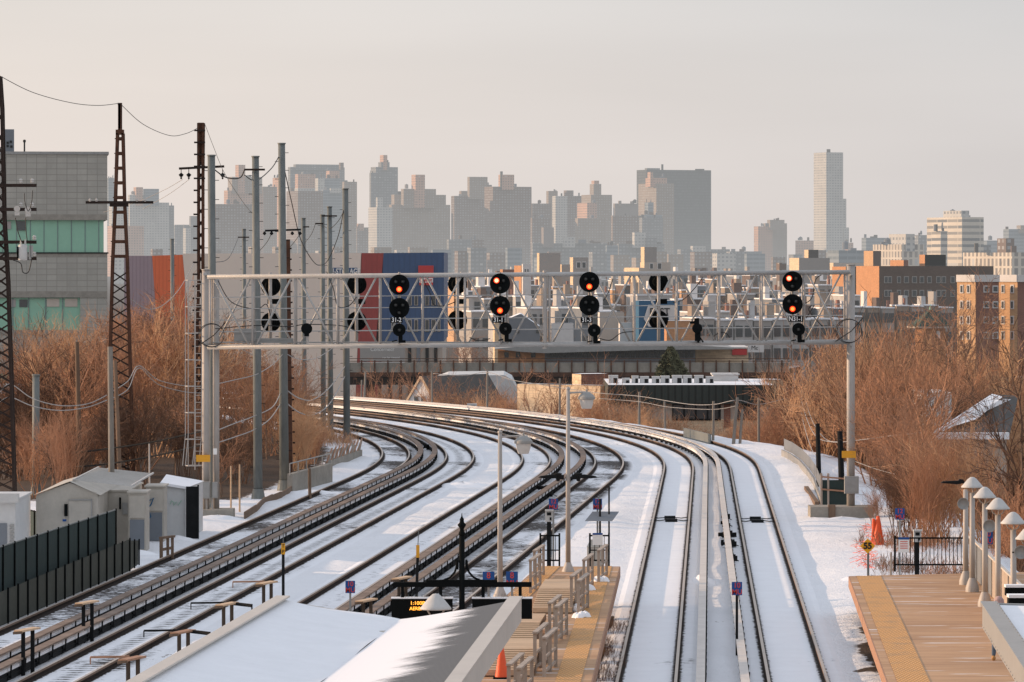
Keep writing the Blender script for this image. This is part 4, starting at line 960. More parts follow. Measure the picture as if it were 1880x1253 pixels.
T = [
 ([('body', 196, 199, 209, 327, 'blue')], 'pale blue slab peeping out behind the right edge of the grey building', 5900),
 ([('body', 195, 206, 262, 415, 'pink'), ('block', 198, 206, 235, 377, 'white', 60)], 'lit pink block low beside the grey panelled building', 5300),
 ([('body', 233, 238, 308, 372, 'white'), ('wing', 300, 302, 319, 377, 'grey', 30), ('upper_tier', 234, 238, 266, 358, 'white'), ('penthouse', 244, 250, 262, 344, 'pink'), ('penthouse', 262, 267, 291, 347, 'blue')], 'wide pale apartment slab with stepped penthouses, left of the slim lattice pole', 5400),
 ([('body', 319, 321, 362, 413, 'grey'), ('penthouse', 347, 350, 362, 397, 'grey'), ('wing', 335, 341, 350, 420, 'white', -40)], 'low grey block between the pale slab and the slim lattice pole', 5700),
 ([('body', 394, 396, 461, 375, 'brown')], 'low dark brown block with bright windows between the first two steel poles', 5000),
 ([('body', 410, 418, 482, 350, 'pink'), ('upper_tier', 417, 426, 480, 325, 'tan'), ('penthouse', 431, 438, 450, 303, 'pink')], 'stepped pinkish ziggurat tower between the first two steel poles', 5500),
 ([('body', 480, 482, 508, 343, 'tan'), ('wing', 499, 511, 516, 325, 'pink', 60)], 'tan block with a lit left side just left of the tallest steel pole', 5600),
 ([('body', 528, 533, 631, 307, 'grey'), ('penthouse', 538, 543, 622, 302, 'grey'), ('spire', 622, 625, 631, 299, 'brown')], 'massive dark grey slab towering behind the residential blocks, with a small dark finial', 6000),
 ([('body', 541, 547, 579, 320, 'pink')], 'reddish penthouse block in front of the massive dark grey slab', 5800),
 ([('body', 598, 605, 623, 314, 'pink'), ('wing', 578, 584, 596, 328, 'white', -30), ('wing', 594, 597, 623, 328, 'blue', -20)], 'small pale twin blocks with a reddish cap right of the reddish penthouse', 5750),
 ([('body', 523, 547, 592, 351, 'brown'), ('parapet', 540, 547, 578, 346, 'white')], 'brown residential tower with a grid of white windows and a lit orange left side', 5300),
 ([('body', 590, 593, 629, 349, 'blue'), ('penthouse', 604, 607, 626, 346, 'white')], 'pale blue white tower right of the brown tower with the window grid', 5350),
 ([('body', 628, 632, 655, 334, 'tan')], 'plain tan tower just right of the rightmost steel pole', 5550),
 ([('body', 654, 656, 677, 418, 'brown'), ('penthouse', 655, 658, 668, 411, 'pink')], 'low brown block in the gap right of the plain tan tower', 5500),
 ([('body', 680, 690, 730, 307, 'grey'), ('wing', 678, 681, 691, 318, 'grey', -20), ('upper_tier', 694, 700, 715, 298, 'grey'), ('penthouse', 697, 704, 711, 285, 'pink')], 'slender grey tower with a rosy cap, tallest left of centre', 5700),
 ([('body', 675, 692, 720, 381, 'white'), ('penthouse', 690, 693, 703, 363, 'white')], 'white block with a lit left face at the foot of the slender grey tower', 5200),
 ([('body', 714, 719, 826, 376, 'tan'), ('block', 718, 724, 818, 357, 'tan', 25), ('upper_tier', 736, 741, 800, 347, 'tan'), ('penthouse', 755, 763, 780, 321, 'pink')], 'broad stepped tan apartment house with many small windows and a square cap', 5250),
 ([('body', 828, 834, 880, 360, 'brown'), ('block', 843, 847, 865, 350, 'tan', 40), ('block', 858, 863, 903, 338, 'brown', 60), ('penthouse', 858, 862, 895, 325, 'tan')], 'brown stepped tower with a square top left of the great slab with water tank', 5600),
 ([('body', 889, 905, 976, 343, 'brown'), ('penthouse', 915, 922, 944, 321, 'pink'), ('tank', 918, 920, 923, 315, 'dark')], 'great brown slab with a lit left flank and boxy penthouse, centre left skyline', 5250),
 ([('body', 974, 977, 1012, 374, 'brown')], 'low brown block directly right of the great brown slab', 5500),
 ([('body', 1003, 1007, 1024, 351, 'tan'), ('wing', 1014, 1020, 1042, 361, 'white', -30)], 'narrow tan tower with a gabled top in the middle skyline', 5550),
 ([('body', 1033, 1038, 1068, 360, 'brown'), ('penthouse', 1035, 1040, 1053, 350, 'brown')], 'brown block with an arched roofline beside the narrow tan tower', 5650),
 ([('body', 1068, 1085, 1124, 358, 'tan'), ('wing', 1060, 1078, 1096, 374, 'pink', -60), ('turret', 1083, 1090, 1104, 338, 'tan'), ('turret_cap', 1086, 1091, 1100, 332, 'pink')], 'tan tower with a castle-like turret on top, centre of the skyline', 5450),
 ([('body', 1126, 1129, 1176, 374, 'blank'), ('penthouse', 1135, 1136, 1141, 369, 'tan')], 'plain windowless tan slab left of the huge dark slab', 5500),
 ([('body', 1170, 1187, 1308, 312, 'dark'), ('penthouse', 1184, 1188, 1212, 309, 'grey'), ('stack', 1214, 1215, 1218, 302, 'dark')], 'huge dark slab tower, widest building of the skyline', 5800),
 ([('body', 1174, 1205, 1238, 337, 'tan'), ('upper_tier', 1186, 1200, 1225, 327, 'pink'), ('spire', 1189, 1194, 1199, 316, 'pink')], 'tan tower with a brightly lit left face in front of the huge dark slab', 5300),
 ([('body', 1184, 1190, 1200, 372, 'blue'), ('wing', 1176, 1179, 1216, 395, 'blue', -30)], 'small pale blue pinnacle at the foot of the lit tan tower', 5200),
 ([('body', 1122, 1125, 1178, 396, 'brown')], 'mid brown window block under the plain windowless slab', 5100),
 ([('body', 1056, 1061, 1112, 401, 'tan')], 'lower tan block crowded under the turreted tower', 5050),
 ([('body', 1174, 1179, 1218, 400, 'grey')], 'grey block under the pale blue pinnacle', 5060),
 ([('body', 974, 977, 1010, 400, 'brown')], 'lower brown block with bright windows right of the great brown slab', 5060),
 ([('body', 820, 824, 866, 440, 'grey'), ('wing', 862, 866, 889, 440, 'brown', 10)], 'low grey and brown housing slab below the brown stepped tower', 4300),
 ([('body', 976, 978, 1124, 447, 'grey'), ('penthouse', 994, 998, 1017, 418, 'blank'), ('penthouse', 1033, 1036, 1056, 435, 'white')], 'long low grey housing slab with two pale roof boxes, centre', 4200),
 ([('body', 1133, 1136, 1221, 448, 'grey'), ('penthouse', 1161, 1165, 1186, 427, 'white'), ('penthouse', 1184, 1188, 1206, 437, 'grey')], 'long low grey housing slab with a white roof house, right of centre', 4200),
 ([('body', 1112, 1114, 1135, 451, 'blue')], 'small pale blue block between the two long low grey slabs', 4100),
 ([('body', 1244, 1250, 1342, 458, 'grey'), ('penthouse', 1268, 1272, 1296, 452, 'white')], 'low hazy grey block under the huge dark slab', 4300),
 ([('body', 1338, 1341, 1400, 462, 'blue')], 'low hazy blue block in the gap right of the huge dark slab', 4600),
 ([('body', 1385, 1392, 1419, 416, 'pink'), ('wing', 1402, 1408, 1446, 410, 'tan', 20), ('upper_tier', 1409, 1414, 1441, 404, 'tan')], 'pair of rosy towers standing alone, one with a rounded top', 5500),
 ([('body', 1461, 1466, 1498, 442, 'pink')], 'small rosy block just left of the white supertall tower', 5300),
 ([('body', 1497, 1517, 1549, 280, 'white'), ('wing', 1547, 1548, 1554, 365, 'white', 12), ('wing', 1549, 1550, 1559, 418, 'white', 8)], 'white supertall tower standing alone, the tallest of the skyline', 5200),
 ([('body', 1552, 1557, 1567, 446, 'pink')], 'tiny lit block at the right foot of the white supertall tower', 5100),
 ([('body', 1583, 1590, 1638, 437, 'blue')], 'low pale blue block right of the supertall tower', 4600),
 ([('body', 1522, 1540, 1612, 460, 'blue')], 'wide low pale blue glass building below the supertall tower', 2600),
 ([('body', 1611, 1656, 1698, 449, 'bars'), ('penthouse', 1637, 1663, 1680, 430, 'white')], 'white framed building with tall bar windows and a white cube on its roof', 2400),
 ([('body', 1713, 1766, 1808, 399, 'bands'), ('wing', 1713, 1727, 1740, 425, 'bands', -12), ('penthouse', 1738, 1765, 1780, 387, 'white'), ('wing', 1800, 1803, 1820, 450, 'grey', 20)], 'white banded office building stepping up, right of the supertall', 2500),
 ([('body', 1680, 1686, 1712, 432, 'grey')], 'hazy grey block left of the white banded office building', 4300),
 ([('body', 1806, 1812, 1850, 442, 'blue')], 'hazy low blue block right of the white banded office building', 4300),
 ([('body', 1844, 1852, 1884, 421, 'blue'), ('penthouse', 1868, 1874, 1890, 414, 'tan')], 'hazy block at the far right edge of the skyline', 4500),
 ([('body', 1785, 1858, 1888, 464, 'bars')], 'long low cream building with a row of windows near the right edge', 1900),
 ([('body', 1834, 1847, 1863, 438, 'brown')], 'small white and dark square tower near the right edge', 2000),
 ([('body', 1270, 1276, 1300, 497 - 5, 'brown')], 'little brown roof block above the gantry right of centre', 1500),
 ([('body', 1426, 1431, 1444, 483, 'brown')], 'small brick stair tower left of the grey blank wall', 1200),
]
for rows, lb, Y in T: tower(rows, lb, Y)
random.seed(9)
for o in [o for o in bpy.data.objects if o.name.startswith('apartment_tower')]:
    kids = [c for c in o.children if c.name.startswith(('body', 'block', 'upper_tier', 'wing'))]
    for c in kids[:3]:
        vs = [v.co for v in c.data.vertices]; zt = max(v.z for v in vs); top = [v for v in vs if abs(v.z - zt) < .01]; cx_1 = sum(v.x for v in top) / len(top); cy_1 = sum(v.y for v in top) / len(top)
        wx = max(v.x for v in top) - min(v.x for v in top)
        if wx < 8: continue
        for k in range(random.randint(1, 4)):
            w1 = random.uniform(.05, .14) * wx; h1 = random.uniform(1.2, 4.2); x1 = cx_1 + random.uniform(-.38, .38) * wx; m = MB()
            if random.random() < .3: m.lathe([(min(w1, 2.2), .5), (min(w1, 2.2), h1 + 1), (0, h1 + 2.2)], (x1, cy_1, zt), 'z', 10)
            else: m.box((x1, cy_1 - random.uniform(0, 3), zt + h1 / 2), (w1, 4, h1))
            m.build('roof_plant', random.choice(['slate', 'stucco', 'townbrick', 'shingle']), o)
# hazy fill of far lower blocks
random.seed(5)
for i in range(46):
    px = 205 + i * 36.5 + random.uniform(-9, 9); w_ = random.uniform(20, 44)
    py = random.uniform(452, 474) if px < 1250 else random.uniform(458, 472)
    if 1497 < px < 1560: py = 464
    st = random.choice(['grey', 'brown', 'tan', 'blue', 'white'])
    tower([('body', px, px + random.uniform(2, 8), px + w_, py, st)], 'low hazy block in the far band of housing at the foot of the skyline', random.uniform(3300, 4000), group='low hazy blocks at the foot of the skyline')

# ------------------------------------------------------------------ middle-distance buildings
def house(px0, pxm, px1, py, Y, wall, label, lit=None, z0=-8, name='building', a=R(20), roof='snow_clean', wins=(), para=None, group=None, parts_extra=()):
    x = X_(pxm, Y); root = thing(name, label, 'building', (x, Y, z0), group=group); parts = []
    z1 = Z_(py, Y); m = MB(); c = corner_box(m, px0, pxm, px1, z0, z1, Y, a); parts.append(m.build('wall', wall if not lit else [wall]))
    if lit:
        me = parts[0].data; me.materials.append(M[lit]); me.polygons[3].material_index = 1  # left face gets its own warmer material: sunlight painted into the wall colour
    m = MB(); q = [p + (sum(c, Vector()) / 4 - p) * .02 for p in c]
    m.face([(p.x, p.y, z1 + .05) for p in q]); parts.append(m.build('roof', roof))
    fl = (c[1] - c[0]).normalized(); ll = (c[3] - c[0]).normalized()
    for face, pxa, pya, ww, hh in wins:               # windows given by pixel centre and size in pixels
        if face == 'f': k = math.cos(a); o, d, nrm = c[0], fl, Vector((fl.y, -fl.x, 0)); u = (pxa - pxm) * Y / F / k
        else: k = math.sin(a); o, d, nrm = c[0], ll, Vector((-ll.y, ll.x, 0)); u = (pxm - pxa) * Y / F / k
        yy = (o + d * u).y; u *= yy / Y
        W2, H2 = ww * Y / F / k / 2, hh * Y / F / 2; zc = Z_(pya, yy); p = o + d * u
        m = MB(); ang = math.atan2(d.y, d.x)
        m.box((p.x + nrm.x * .03, p.y + nrm.y * .03, zc), (W2 * 2 + .25, .1, H2 * 2 + .25), ang); fr = m.build('window', 'stuccow' if wall != 'brickbrown' else 'stucco'); parts.append(fr)
        m = MB(); m.box((p.x + nrm.x * .07, p.y + nrm.y * .07, zc), (W2 * 2, .08, H2 * 2), ang); pn = m.build('pane', 'glass'); pn['_w'] = 1
        for v in pn.data.vertices: v.co.x -= x; v.co.y -= Y; v.co.z -= z0
        pn.parent = fr; del pn['_w']
    if para:
        m = MB(); h = para * Y / F
        for i in (0, 3): 
            p, q2 = (c[0], c[1]) if i == 0 else (c[3], c[0]); m.bar((p.x, p.y, z1 + h / 2), (q2.x, q2.y, z1 + h / 2), .3, h)
        parts.append(m.build('parapet', 'stuccow'))
    finish(root, parts, x, Y, z0); return root, c

# dark brown apartment house on the right, its sunlit end painted orange
wn = [('f', px, py, w_, 10) for py in (514, 539) for px, w_ in ((1627, 5), (1634, 5), (1651, 5), (1665, 7), (1680, 7), (1694, 6), (1708, 6), (1725, 6), (1735, 6), (1752, 6))]
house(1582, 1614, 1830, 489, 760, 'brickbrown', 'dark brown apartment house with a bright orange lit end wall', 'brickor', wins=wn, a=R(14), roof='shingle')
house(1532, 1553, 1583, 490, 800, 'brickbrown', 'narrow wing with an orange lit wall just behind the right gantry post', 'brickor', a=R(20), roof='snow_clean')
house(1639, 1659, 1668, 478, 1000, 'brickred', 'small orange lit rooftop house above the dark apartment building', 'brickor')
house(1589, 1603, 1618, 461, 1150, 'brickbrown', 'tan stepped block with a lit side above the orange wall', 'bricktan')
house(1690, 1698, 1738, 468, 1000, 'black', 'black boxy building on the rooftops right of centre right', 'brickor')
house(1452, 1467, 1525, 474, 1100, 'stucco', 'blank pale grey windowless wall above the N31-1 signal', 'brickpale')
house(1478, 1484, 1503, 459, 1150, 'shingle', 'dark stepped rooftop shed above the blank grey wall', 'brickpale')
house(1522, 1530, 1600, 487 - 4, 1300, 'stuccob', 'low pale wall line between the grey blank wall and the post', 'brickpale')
# red brick towers, their sunlit sides painted tan
wr = [('f', px, py, w_, 9) for py in (531, 560, 588, 616) for px, w_ in ((1812, 8), (1830, 8))]
wl = [('l', px, py, 3, 12) for py in (531, 560, 588, 616) for px in (1769, 1780)]
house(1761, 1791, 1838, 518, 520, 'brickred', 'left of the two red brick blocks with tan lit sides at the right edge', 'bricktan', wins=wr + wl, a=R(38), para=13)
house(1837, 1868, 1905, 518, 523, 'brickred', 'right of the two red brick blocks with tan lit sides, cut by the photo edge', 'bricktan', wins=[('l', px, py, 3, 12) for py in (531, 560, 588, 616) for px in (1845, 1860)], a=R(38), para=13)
# turret with dark green roof
Y = 470; x0 = X_(1708, Y); t = thing('turret_house', 'brick turret with a dark green pyramid roof rising from the right thicket', 'building', (x0, Y, -8))
m = MB(); m.box((0, 0, (Z_(600, Y) + 8) / 2), (2.6, 2.6, Z_(600, Y) + 8), R(12)); m.build('wall', 'brickor', t)
m = MB(); zb, za = Z_(599, Y) + 8, Z_(567, Y) + 8; rr = [(2.7 * math.cos(R(12 + 45 + 90 * i)), 2.7 * math.sin(R(12 + 45 + 90 * i))) for i in range(4)]
for i in range(4): m.face([(rr[i][0], rr[i][1], zb), (rr[(i + 1) % 4][0], rr[(i + 1) % 4][1], zb), (0, 0, za)])
m.build('roof', 'copper', t)
m = MB(); m.lathe([(.14, -.3), (.1, .1), (.02, .5)], (0, 0, za), 'z', 8); m.build('finial', 'greenpanel', t)
m = MB(); m.box((0, 0, zb - .12), (4.0, 4.0, .18), R(12)); m.build('eaves', 'stuccob', t)
m = MB(); m.box((.75, -1.35, Z_(615, Y) + 8), (.4, .1, .9), R(12)); wf = m.build('window', 'stuccow', t)

# neighbours just above the gantry chord
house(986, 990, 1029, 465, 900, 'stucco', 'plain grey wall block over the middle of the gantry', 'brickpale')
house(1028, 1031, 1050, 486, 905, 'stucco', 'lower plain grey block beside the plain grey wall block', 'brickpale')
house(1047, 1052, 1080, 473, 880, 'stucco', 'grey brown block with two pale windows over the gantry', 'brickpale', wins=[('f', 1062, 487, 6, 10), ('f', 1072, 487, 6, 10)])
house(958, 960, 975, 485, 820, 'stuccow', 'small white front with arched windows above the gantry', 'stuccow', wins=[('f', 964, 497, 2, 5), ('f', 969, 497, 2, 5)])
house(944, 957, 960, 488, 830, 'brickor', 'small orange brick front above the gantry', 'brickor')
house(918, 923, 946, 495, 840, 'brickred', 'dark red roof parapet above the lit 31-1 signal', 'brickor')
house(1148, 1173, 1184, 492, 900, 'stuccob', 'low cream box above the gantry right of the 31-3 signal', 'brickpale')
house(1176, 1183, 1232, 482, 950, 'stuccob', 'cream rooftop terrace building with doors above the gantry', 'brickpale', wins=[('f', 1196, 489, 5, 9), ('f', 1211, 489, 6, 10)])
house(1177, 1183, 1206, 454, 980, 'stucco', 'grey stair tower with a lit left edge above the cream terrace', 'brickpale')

# storage warehouse
t = thing('storage_warehouse', 'long warehouse with purple, orange, beige, red and blue sections behind the gantry', 'warehouse', (X_(525, 480), 480, -8)); Y = 480; ox = X_(525, Y)
def sec(name, poly, mat, dy=0.0, depth=30):
    m = MB(); f = [((px - CX) * Y / F - ox, dy, Z_(py, Y) + 8) for px, py in poly]; b = [(x, dy + depth, z) for x, y, z in f]
    m.face(f, 0, [(p[0], p[2]) for p in f]); n = len(f)
    for i in range(n): m.face([f[i], b[i], b[(i + 1) % n], f[(i + 1) % n]], 0)
    m.build(name, mat, t)
B = Z_(0, Y)
bot = 480 + 19 * F / Y
sec('purple_section', [(228, bot), (228, 470), (279, 470), (302, bot)][::1], 'purple')
sec('orange_section', [(302, bot), (279.2, 470), (335, 468), (365, bot)], 'orange')
sec('beige_section', [(365.2, bot), (335.2, 466), (663, 465), (650, bot)], 'beigewall')
sec('red_section', [(650.2, bot), (664, 465), (704, 465), (690, bot)], 'redsid')
sec('blue_section', [(690.2, 627), (704.2, 465), (815, 464), (815, 627)], 'blue')
sec('blue_base', [(700, bot), (700, 627.2), (812, 627.2), (812, bot)], 'stuccob', .6, 28)
for k, (px, w_) in enumerate([(752, 8), (764, 7), (784, 8), (796, 8), (806, 5), (722, 7), (733, 6)]):
    for py, h in ((552, 18), (598, 22)):
        m = MB(); m.b2(X_(px - w_ / 2, Y) - ox, X_(px + w_ / 2, Y) - ox, -.12, .1, Z_(py + h / 2, Y) + 8, Z_(py - h / 2, Y) + 8); wf = m.build('window', 'stuccob', t)
        m = MB(); m.b2(X_(px - w_ / 2 + 1, Y) - ox, X_(px + w_ / 2 - 1, Y) - ox, -.16, -.05, Z_(py + h / 2 - 1, Y) + 8, Z_(py - h / 2 + 1, Y) + 8); m.build('pane', 'glass', wf)
for px in (716, 735, 752, 768, 784, 800):
    m = MB(); m.b2(X_(px - 3, Y) - ox, X_(px + 3, Y) - ox, .2, .7, 0, Z_(628, Y) + 8); m.build('pilaster', 'dark' if px % 3 else 'slate', t)
def fsign(poly, mat, name='sign_panel', dy=-.2):
    x0, x1, y0, y1 = poly; m = MB(); m.b2(X_(x0, Y) - ox, X_(x1, Y) - ox, dy - .1, dy + .1, Z_(y1, Y) + 8, Z_(y0, Y) + 8); return m.build(name, mat, t)
p = fsign((611, 656, 492, 506), 'blue'); text('sign_text', 'U-STORAGE', .85, (X_(634, Y) - ox, -.35, Z_(499, Y) + 8), 'whitetext', p, sx=.72, bold=.02)
fsign((768, 796, 488, 511), 'redpanel'); p = fsign((770, 795, 511, 519), 'whitetext'); fsign((770, 795, 519, 524), 'redpanel')
text('sign_text', 'CubeSmart', .5, (X_(782, Y) - ox, -.35, Z_(514.5, Y) + 8), 'redtext', p, sx=.6, bold=.012)
for o in [q for q in bpy.data.objects if q.name.startswith('sign_text')]: pass
# billboard in front of it
Y2 = 440; x0 = X_(702, Y2); bb = thing('billboard', 'grey billboard reading Concerned? under the red and blue warehouse', 'billboard', (x0, Y2, -8))
m = MB(); m.b2(X_(661, Y2) - x0, X_(743, Y2) - x0, 0, .3, Z_(664, Y2) + 8, Z_(634, Y2) + 8); m.build('panel', 'stucco', bb)
m = MB(); m.b2(X_(661, Y2) - x0, X_(743, Y2) - x0, -.1, .2, Z_(673, Y2) + 8, Z_(665, Y2) + 8); m.build('lower_strip', 'stuccow', bb)
m = MB()
for px in (670, 735): m.tube([(X_(px, Y2) - x0, .5, 0), (X_(px, Y2) - x0, .5, Z_(640, Y2) + 8)], .15, 8)
m.build('legs', 'rust', bb)
text('billboard_text', 'Concerned?', .52, (X_(702, Y2) - x0, -.02, Z_(642, Y2) + 8), 'whitetext', bb, sx=.95)
text('billboard_text', 'can be treated', .30, (X_(718, Y2) - x0, -.02, Z_(657, Y2) + 8), 'whitetext', bb)

# big grey panelled building on the left
Y = 430; xr = X_(197, Y); xL = X_(-60, Y); zt = Z_(279, Y); z0 = -6
t = thing('panelled_building', 'big grey panelled building with mint green window bands at the left edge', 'building', (xr, Y, z0))
def sl(name, pya, pyb, mat, dx=0, dy=0, px1=197, px0=-60):
    m = MB(); m.b2(X_(px0, Y) - xr, X_(px1, Y) - xr - dx, dy, 24, Z_(pyb, Y) - z0, Z_(pya, Y) - z0); return m.build(name, mat, t)
sl('wall', 284, 394, 'panelgrey'); sl('parapet', 279, 284, 'grey', -.15, -.12); sl('band', 394, 404.5, 'concrete', 0, -.05)
sl('green_band', 404.5, 463.5, 'greenpanel', .35, .35); sl('ledge', 463.5, 466, 'dark', -.12, -.1)
sl('band', 466, 472, 'concrete'); sl('wall', 472, 535, 'panelgrey'); sl('band', 535, 546.5, 'concrete', 0, -.06)
sl('wall', 546.5, 606, 'panelgrey', px0=147.5); sl('green_window_band', 547, 606, 'greenpanel', 0, .3, px1=147.5); sl('band', 606, 615, 'concrete', 0, -.06); sl('wall', 615, 676, 'panelgrey')
sl('band', 676, 686, 'concrete', 0, -.06); sl('green_window_band', 686, 735, 'greenpanel', 0, .3, px1=147); sl('wall', 686, 735, 'panelgrey', px0=147.5); sl('wall', 735, 900, 'panelgrey')
for px, w_, py, h, mt in ((24, 12, 557, 14, 'stucco'), (44, 15, 557, 14, 'glass'), (98, 23, 556, 15, 'stuccob'), (131, 23, 556, 15, 'stuccob'), (17, 9, 414, 14, 'stucco'), (40, 17, 415, 17, 'glass'), (24, 20, 700, 20, 'glass'), (70, 20, 700, 20, 'glass'), (115, 20, 700, 20, 'glass')):
    m = MB(); m.b2(X_(px - w_ / 2, Y) - xr, X_(px + w_ / 2, Y) - xr, .22, .5, Z_(py + h / 2, Y) - z0, Z_(py - h / 2, Y) - z0); m.build('window', mt, t)
for px in range(6, 200, 25):
    m = MB(); m.b2(X_(px, Y) - xr, X_(px + 1.1, Y) - xr, .30, .38, Z_(463, Y) - z0, Z_(405, Y) - z0)
    if px < 192: m.build('mullion', 'slate', t)
for px in (24, 53, 84, 115):
    m = MB(); m.b2(X_(px, Y) - xr, X_(px + 1.3, Y) - xr, .2, .29, Z_(606, Y) - z0, Z_(547, Y) - z0); m.build('mullion', 'slate', t)
m = MB(); m.b2(X_(5, Y) - xr, X_(27, Y) - xr, 6, 12, Z_(280, Y) - z0, Z_(235, Y) - z0); ph = m.build('penthouse', 'slate', t)
m = MB()
for px, py in ((13, 262), (19, 260), (13, 268), (20, 269)): m.b2(X_(px, Y) - xr, X_(px + 4, Y) - xr, 5.9, 6.1, Z_(py, Y) - z0, Z_(py - 4, Y) - z0)
m.build('vents', 'dark', ph)
m = MB(); m.tube([(X_(46, Y) - xr, 5, Z_(282, Y) - z0), (X_(46, Y) - xr, 5, Z_(258, Y) - z0)], .08, 8); m.lathe([(.1, 0), (.14, .05), (.14, .25), (0, .3)], (X_(46, Y) - xr, 5, Z_(260, Y) - z0), 'z', 10); m.build('flue', 'dark', t); t.rotation_euler = (0, 0, R(6.5))

# beige windowless building, brick penthouse, green-topped building behind the curve
house(950, 1102, 1112, 709, 332, 'brickpale', 'beige windowless brick building catching the sun behind the curve', None, z0=-8, a=R(50))
house(1051, 1067, 1117, 688, 344, 'brickred', 'small brown brick rooftop block behind the beige building', 'brickpale', a=R(20))
Y = 322; x0 = X_(1118, Y); t = thing('green_topped_building', 'low brick building with a dark green seamed parapet and wide windows behind the curve', 'building', (x0, Y, -8))
def gb(name, xa, xb, ya, yb, d0, d1, mat, par=None): m = MB(); m.b2(X_(xa, Y) - x0, X_(xb, Y) - x0, d0, d1, Z_(yb, Y) + 8, Z_(ya, Y) + 8); return m.build(name, mat, par or t)
gb('parapet', 1116, 1420, 707, 741, -.5, 16, 'darkgreen'); gb('wall', 1118, 1418, 741, 940, 0, 15.5, 'stuccob'); gb('lower_wall', 1160, 1418, 770, 800, -.05, 0, 'brickpale'); gb('entrance', 1329, 1341, 742, 785, -.1, .1, 'brickred')
gb('roof', 1117, 1419, 706.4, 707, -.4, 15.9, 'snow_clean')
for xa, xb in ((1234, 1323), (1350, 1392)):
    f = gb('window_band', xa, xb, 742, 772, -.12, .02, 'dark')
    n = int((xb - xa) / 21)
    for i in range(n): gb('pane', xa + 2 + i * 21.5, xa + 20 + i * 21.5, 744, 769, -.2, -.08, 'glass', f)
for i, (px, w_, h) in enumerate([(1126, 17, 14), (1149, 14, 9), (1166, 12, 13), (1183, 16, 12), (1204, 14, 12), (1221, 16, 13), (1243, 18, 14), (1262, 16, 14), (1283, 16, 14), (1303, 14, 12)]):
    c = ap(px, 706, 326); o = thing('rooftop_unit', 'boxy air conditioner in the row along the green topped roof', 'air conditioner', (c[0], c[1], c[2]), group='rooftop air conditioners')
    ww, hh = w_ * 326 / F, h * 326 / F
    m = MB(); m.box((0, 0, hh / 2 + .05), (ww, 1.0, hh)); m.box((0, 0, hh + .08), (ww * 1.04, 1.05, .06)); m.build('casing', 'cap', o)
    m = MB(); m.box((ww * .2, -.51, hh / 2), (ww * .4, .03, hh * .7)); m.build('grille', 'dark', o)
c = ap(1331, 694, 332); m = MB(); m.box((0, 0, 0), (1.9, 2.5, .5)); m.box((0, 0, .3), (2.1, 2.7, .12)); tag(m.build('roof_hatch', 'cap', loc=c), 'white roof box behind the right end of the green parapet', 'roof hatch')
house(1316, 1330, 1440, 699, 350, 'brickpale', 'sunlit sand coloured wall strip behind the green topped building', None, a=R(12))
# white gabled house
Y = 350; x0 = X_(774, Y); zr = Z_(692, Y); t = thing('gabled_house', 'white gabled house with dark shingle roof behind the curve', 'house', (x0, Y, -8))
zp, ze = zr + 8, Z_(738, Y) + 8; hw = 33 * Y / F
m = MB(); pr = [(-hw, 0, 0), (hw, 0, 0), (hw, 0, ze), (0, 0, zp - .1), (-hw, 0, ze)]; rz = R(-14)
bk_ = [(p[0], 9, p[2]) for p in pr]; m.face(pr); 
for i in range(5): m.face([pr[i], bk_[i], bk_[(i + 1) % 5], pr[(i + 1) % 5]])
m.build('wall', 'stuccow', t)
for sd in (-1, 1):
    m = MB(); sl_ = (zp - ze) / hw; a_, b_ = (0, zp + .05), (sd * (hw + .5), ze - .5 * sl_ + .05)
    m.face([(a_[0], -.1, a_[1]), (b_[0], -.1, b_[1]), (b_[0], 9, b_[1]), (a_[0], 9, a_[1])]); m.build('roof', 'shingle', t)
    m = MB(); m.bar((a_[0], -.12, a_[1] - .05), (b_[0], -.12, b_[1] - .05), .06, .18); m.build('bargeboard', 'timber', t)
for px in (762, 778):
    m = MB(); m.box((X_(px, Y) - x0, -.03, Z_(736, Y) + 8), (.4, .06, .75)); wf = m.build('window', 'stucco', t)
    m = MB(); m.box((X_(px, Y) - x0, -.08, Z_(736, Y) + 8), (.3, .06, .65)); m.build('pane', 'glass', wf)
t.rotation_euler = (0, 0, R(-36))
# vaulted grey roof building
Y = 366; x0 = X_(872, Y); t = thing('vaulted_building', 'grey building with a rounded roof half hidden by brown bushes behind the curve', 'building', (x0, Y, -8))
m = MB(); pr = [(X_(px, Y) - x0, 0, Z_(py, Y) + 8) for px, py in ((786, 800), (786, 728), (797, 698), (820, 690), (925, 689), (940, 697), (949, 715), (949, 800))]
b_ = [(p[0], 14, p[2]) for p in pr]; m.face(pr)
for i in range(7): m.face([pr[i], b_[i], b_[i + 1], pr[i + 1]])
m.build('shell', 'whiteshed', t)
# low shed left of it and snowy slopes
house(640, 645, 700, 735, 362, 'slate', 'low dark shed far left behind the curve', None, name='shed')
# viaduct
Y = 415; x0 = X_(1150, Y); t = thing('railway_viaduct', 'long rusty railway viaduct crossing behind the curve under the gantry', 'viaduct', (x0, Y, -8))
xa, xb = X_(640, Y) - x0, X_(1452, Y) - x0; zd = Z_(678, Y) + 8
m = MB(); m.b2(xa, xb, 0, 9, zd - 1.5, zd - .75); m.build('girder', 'rustdark', t)
m = MB(); m.b2(xa, xb, -.3, 9, zd - .72, zd - .3); m.build('deck', 'rust', t)
m = MB(); m.b2(xa, xb, -.2, -.05, zd - .3, zd + .62); m.build('parapet', 'concrete', t)
m = MB(); i = 0; x = xa
while x < xb: m.box((x, -.32, zd + .1), (.14, .14, 1.5)); m.box((x + .6, -.3, zd - .9), (.3, .3, .2)); x += 1.25
m.build('brackets', 'rust', t)
m = MB()
for z in (.75, 1.0): m.bar((xa, -.2, zd + z), (xb, -.2, zd + z), .05, .06)
m.build('railing', 'rust', t)
m = MB(); x = xa + 2
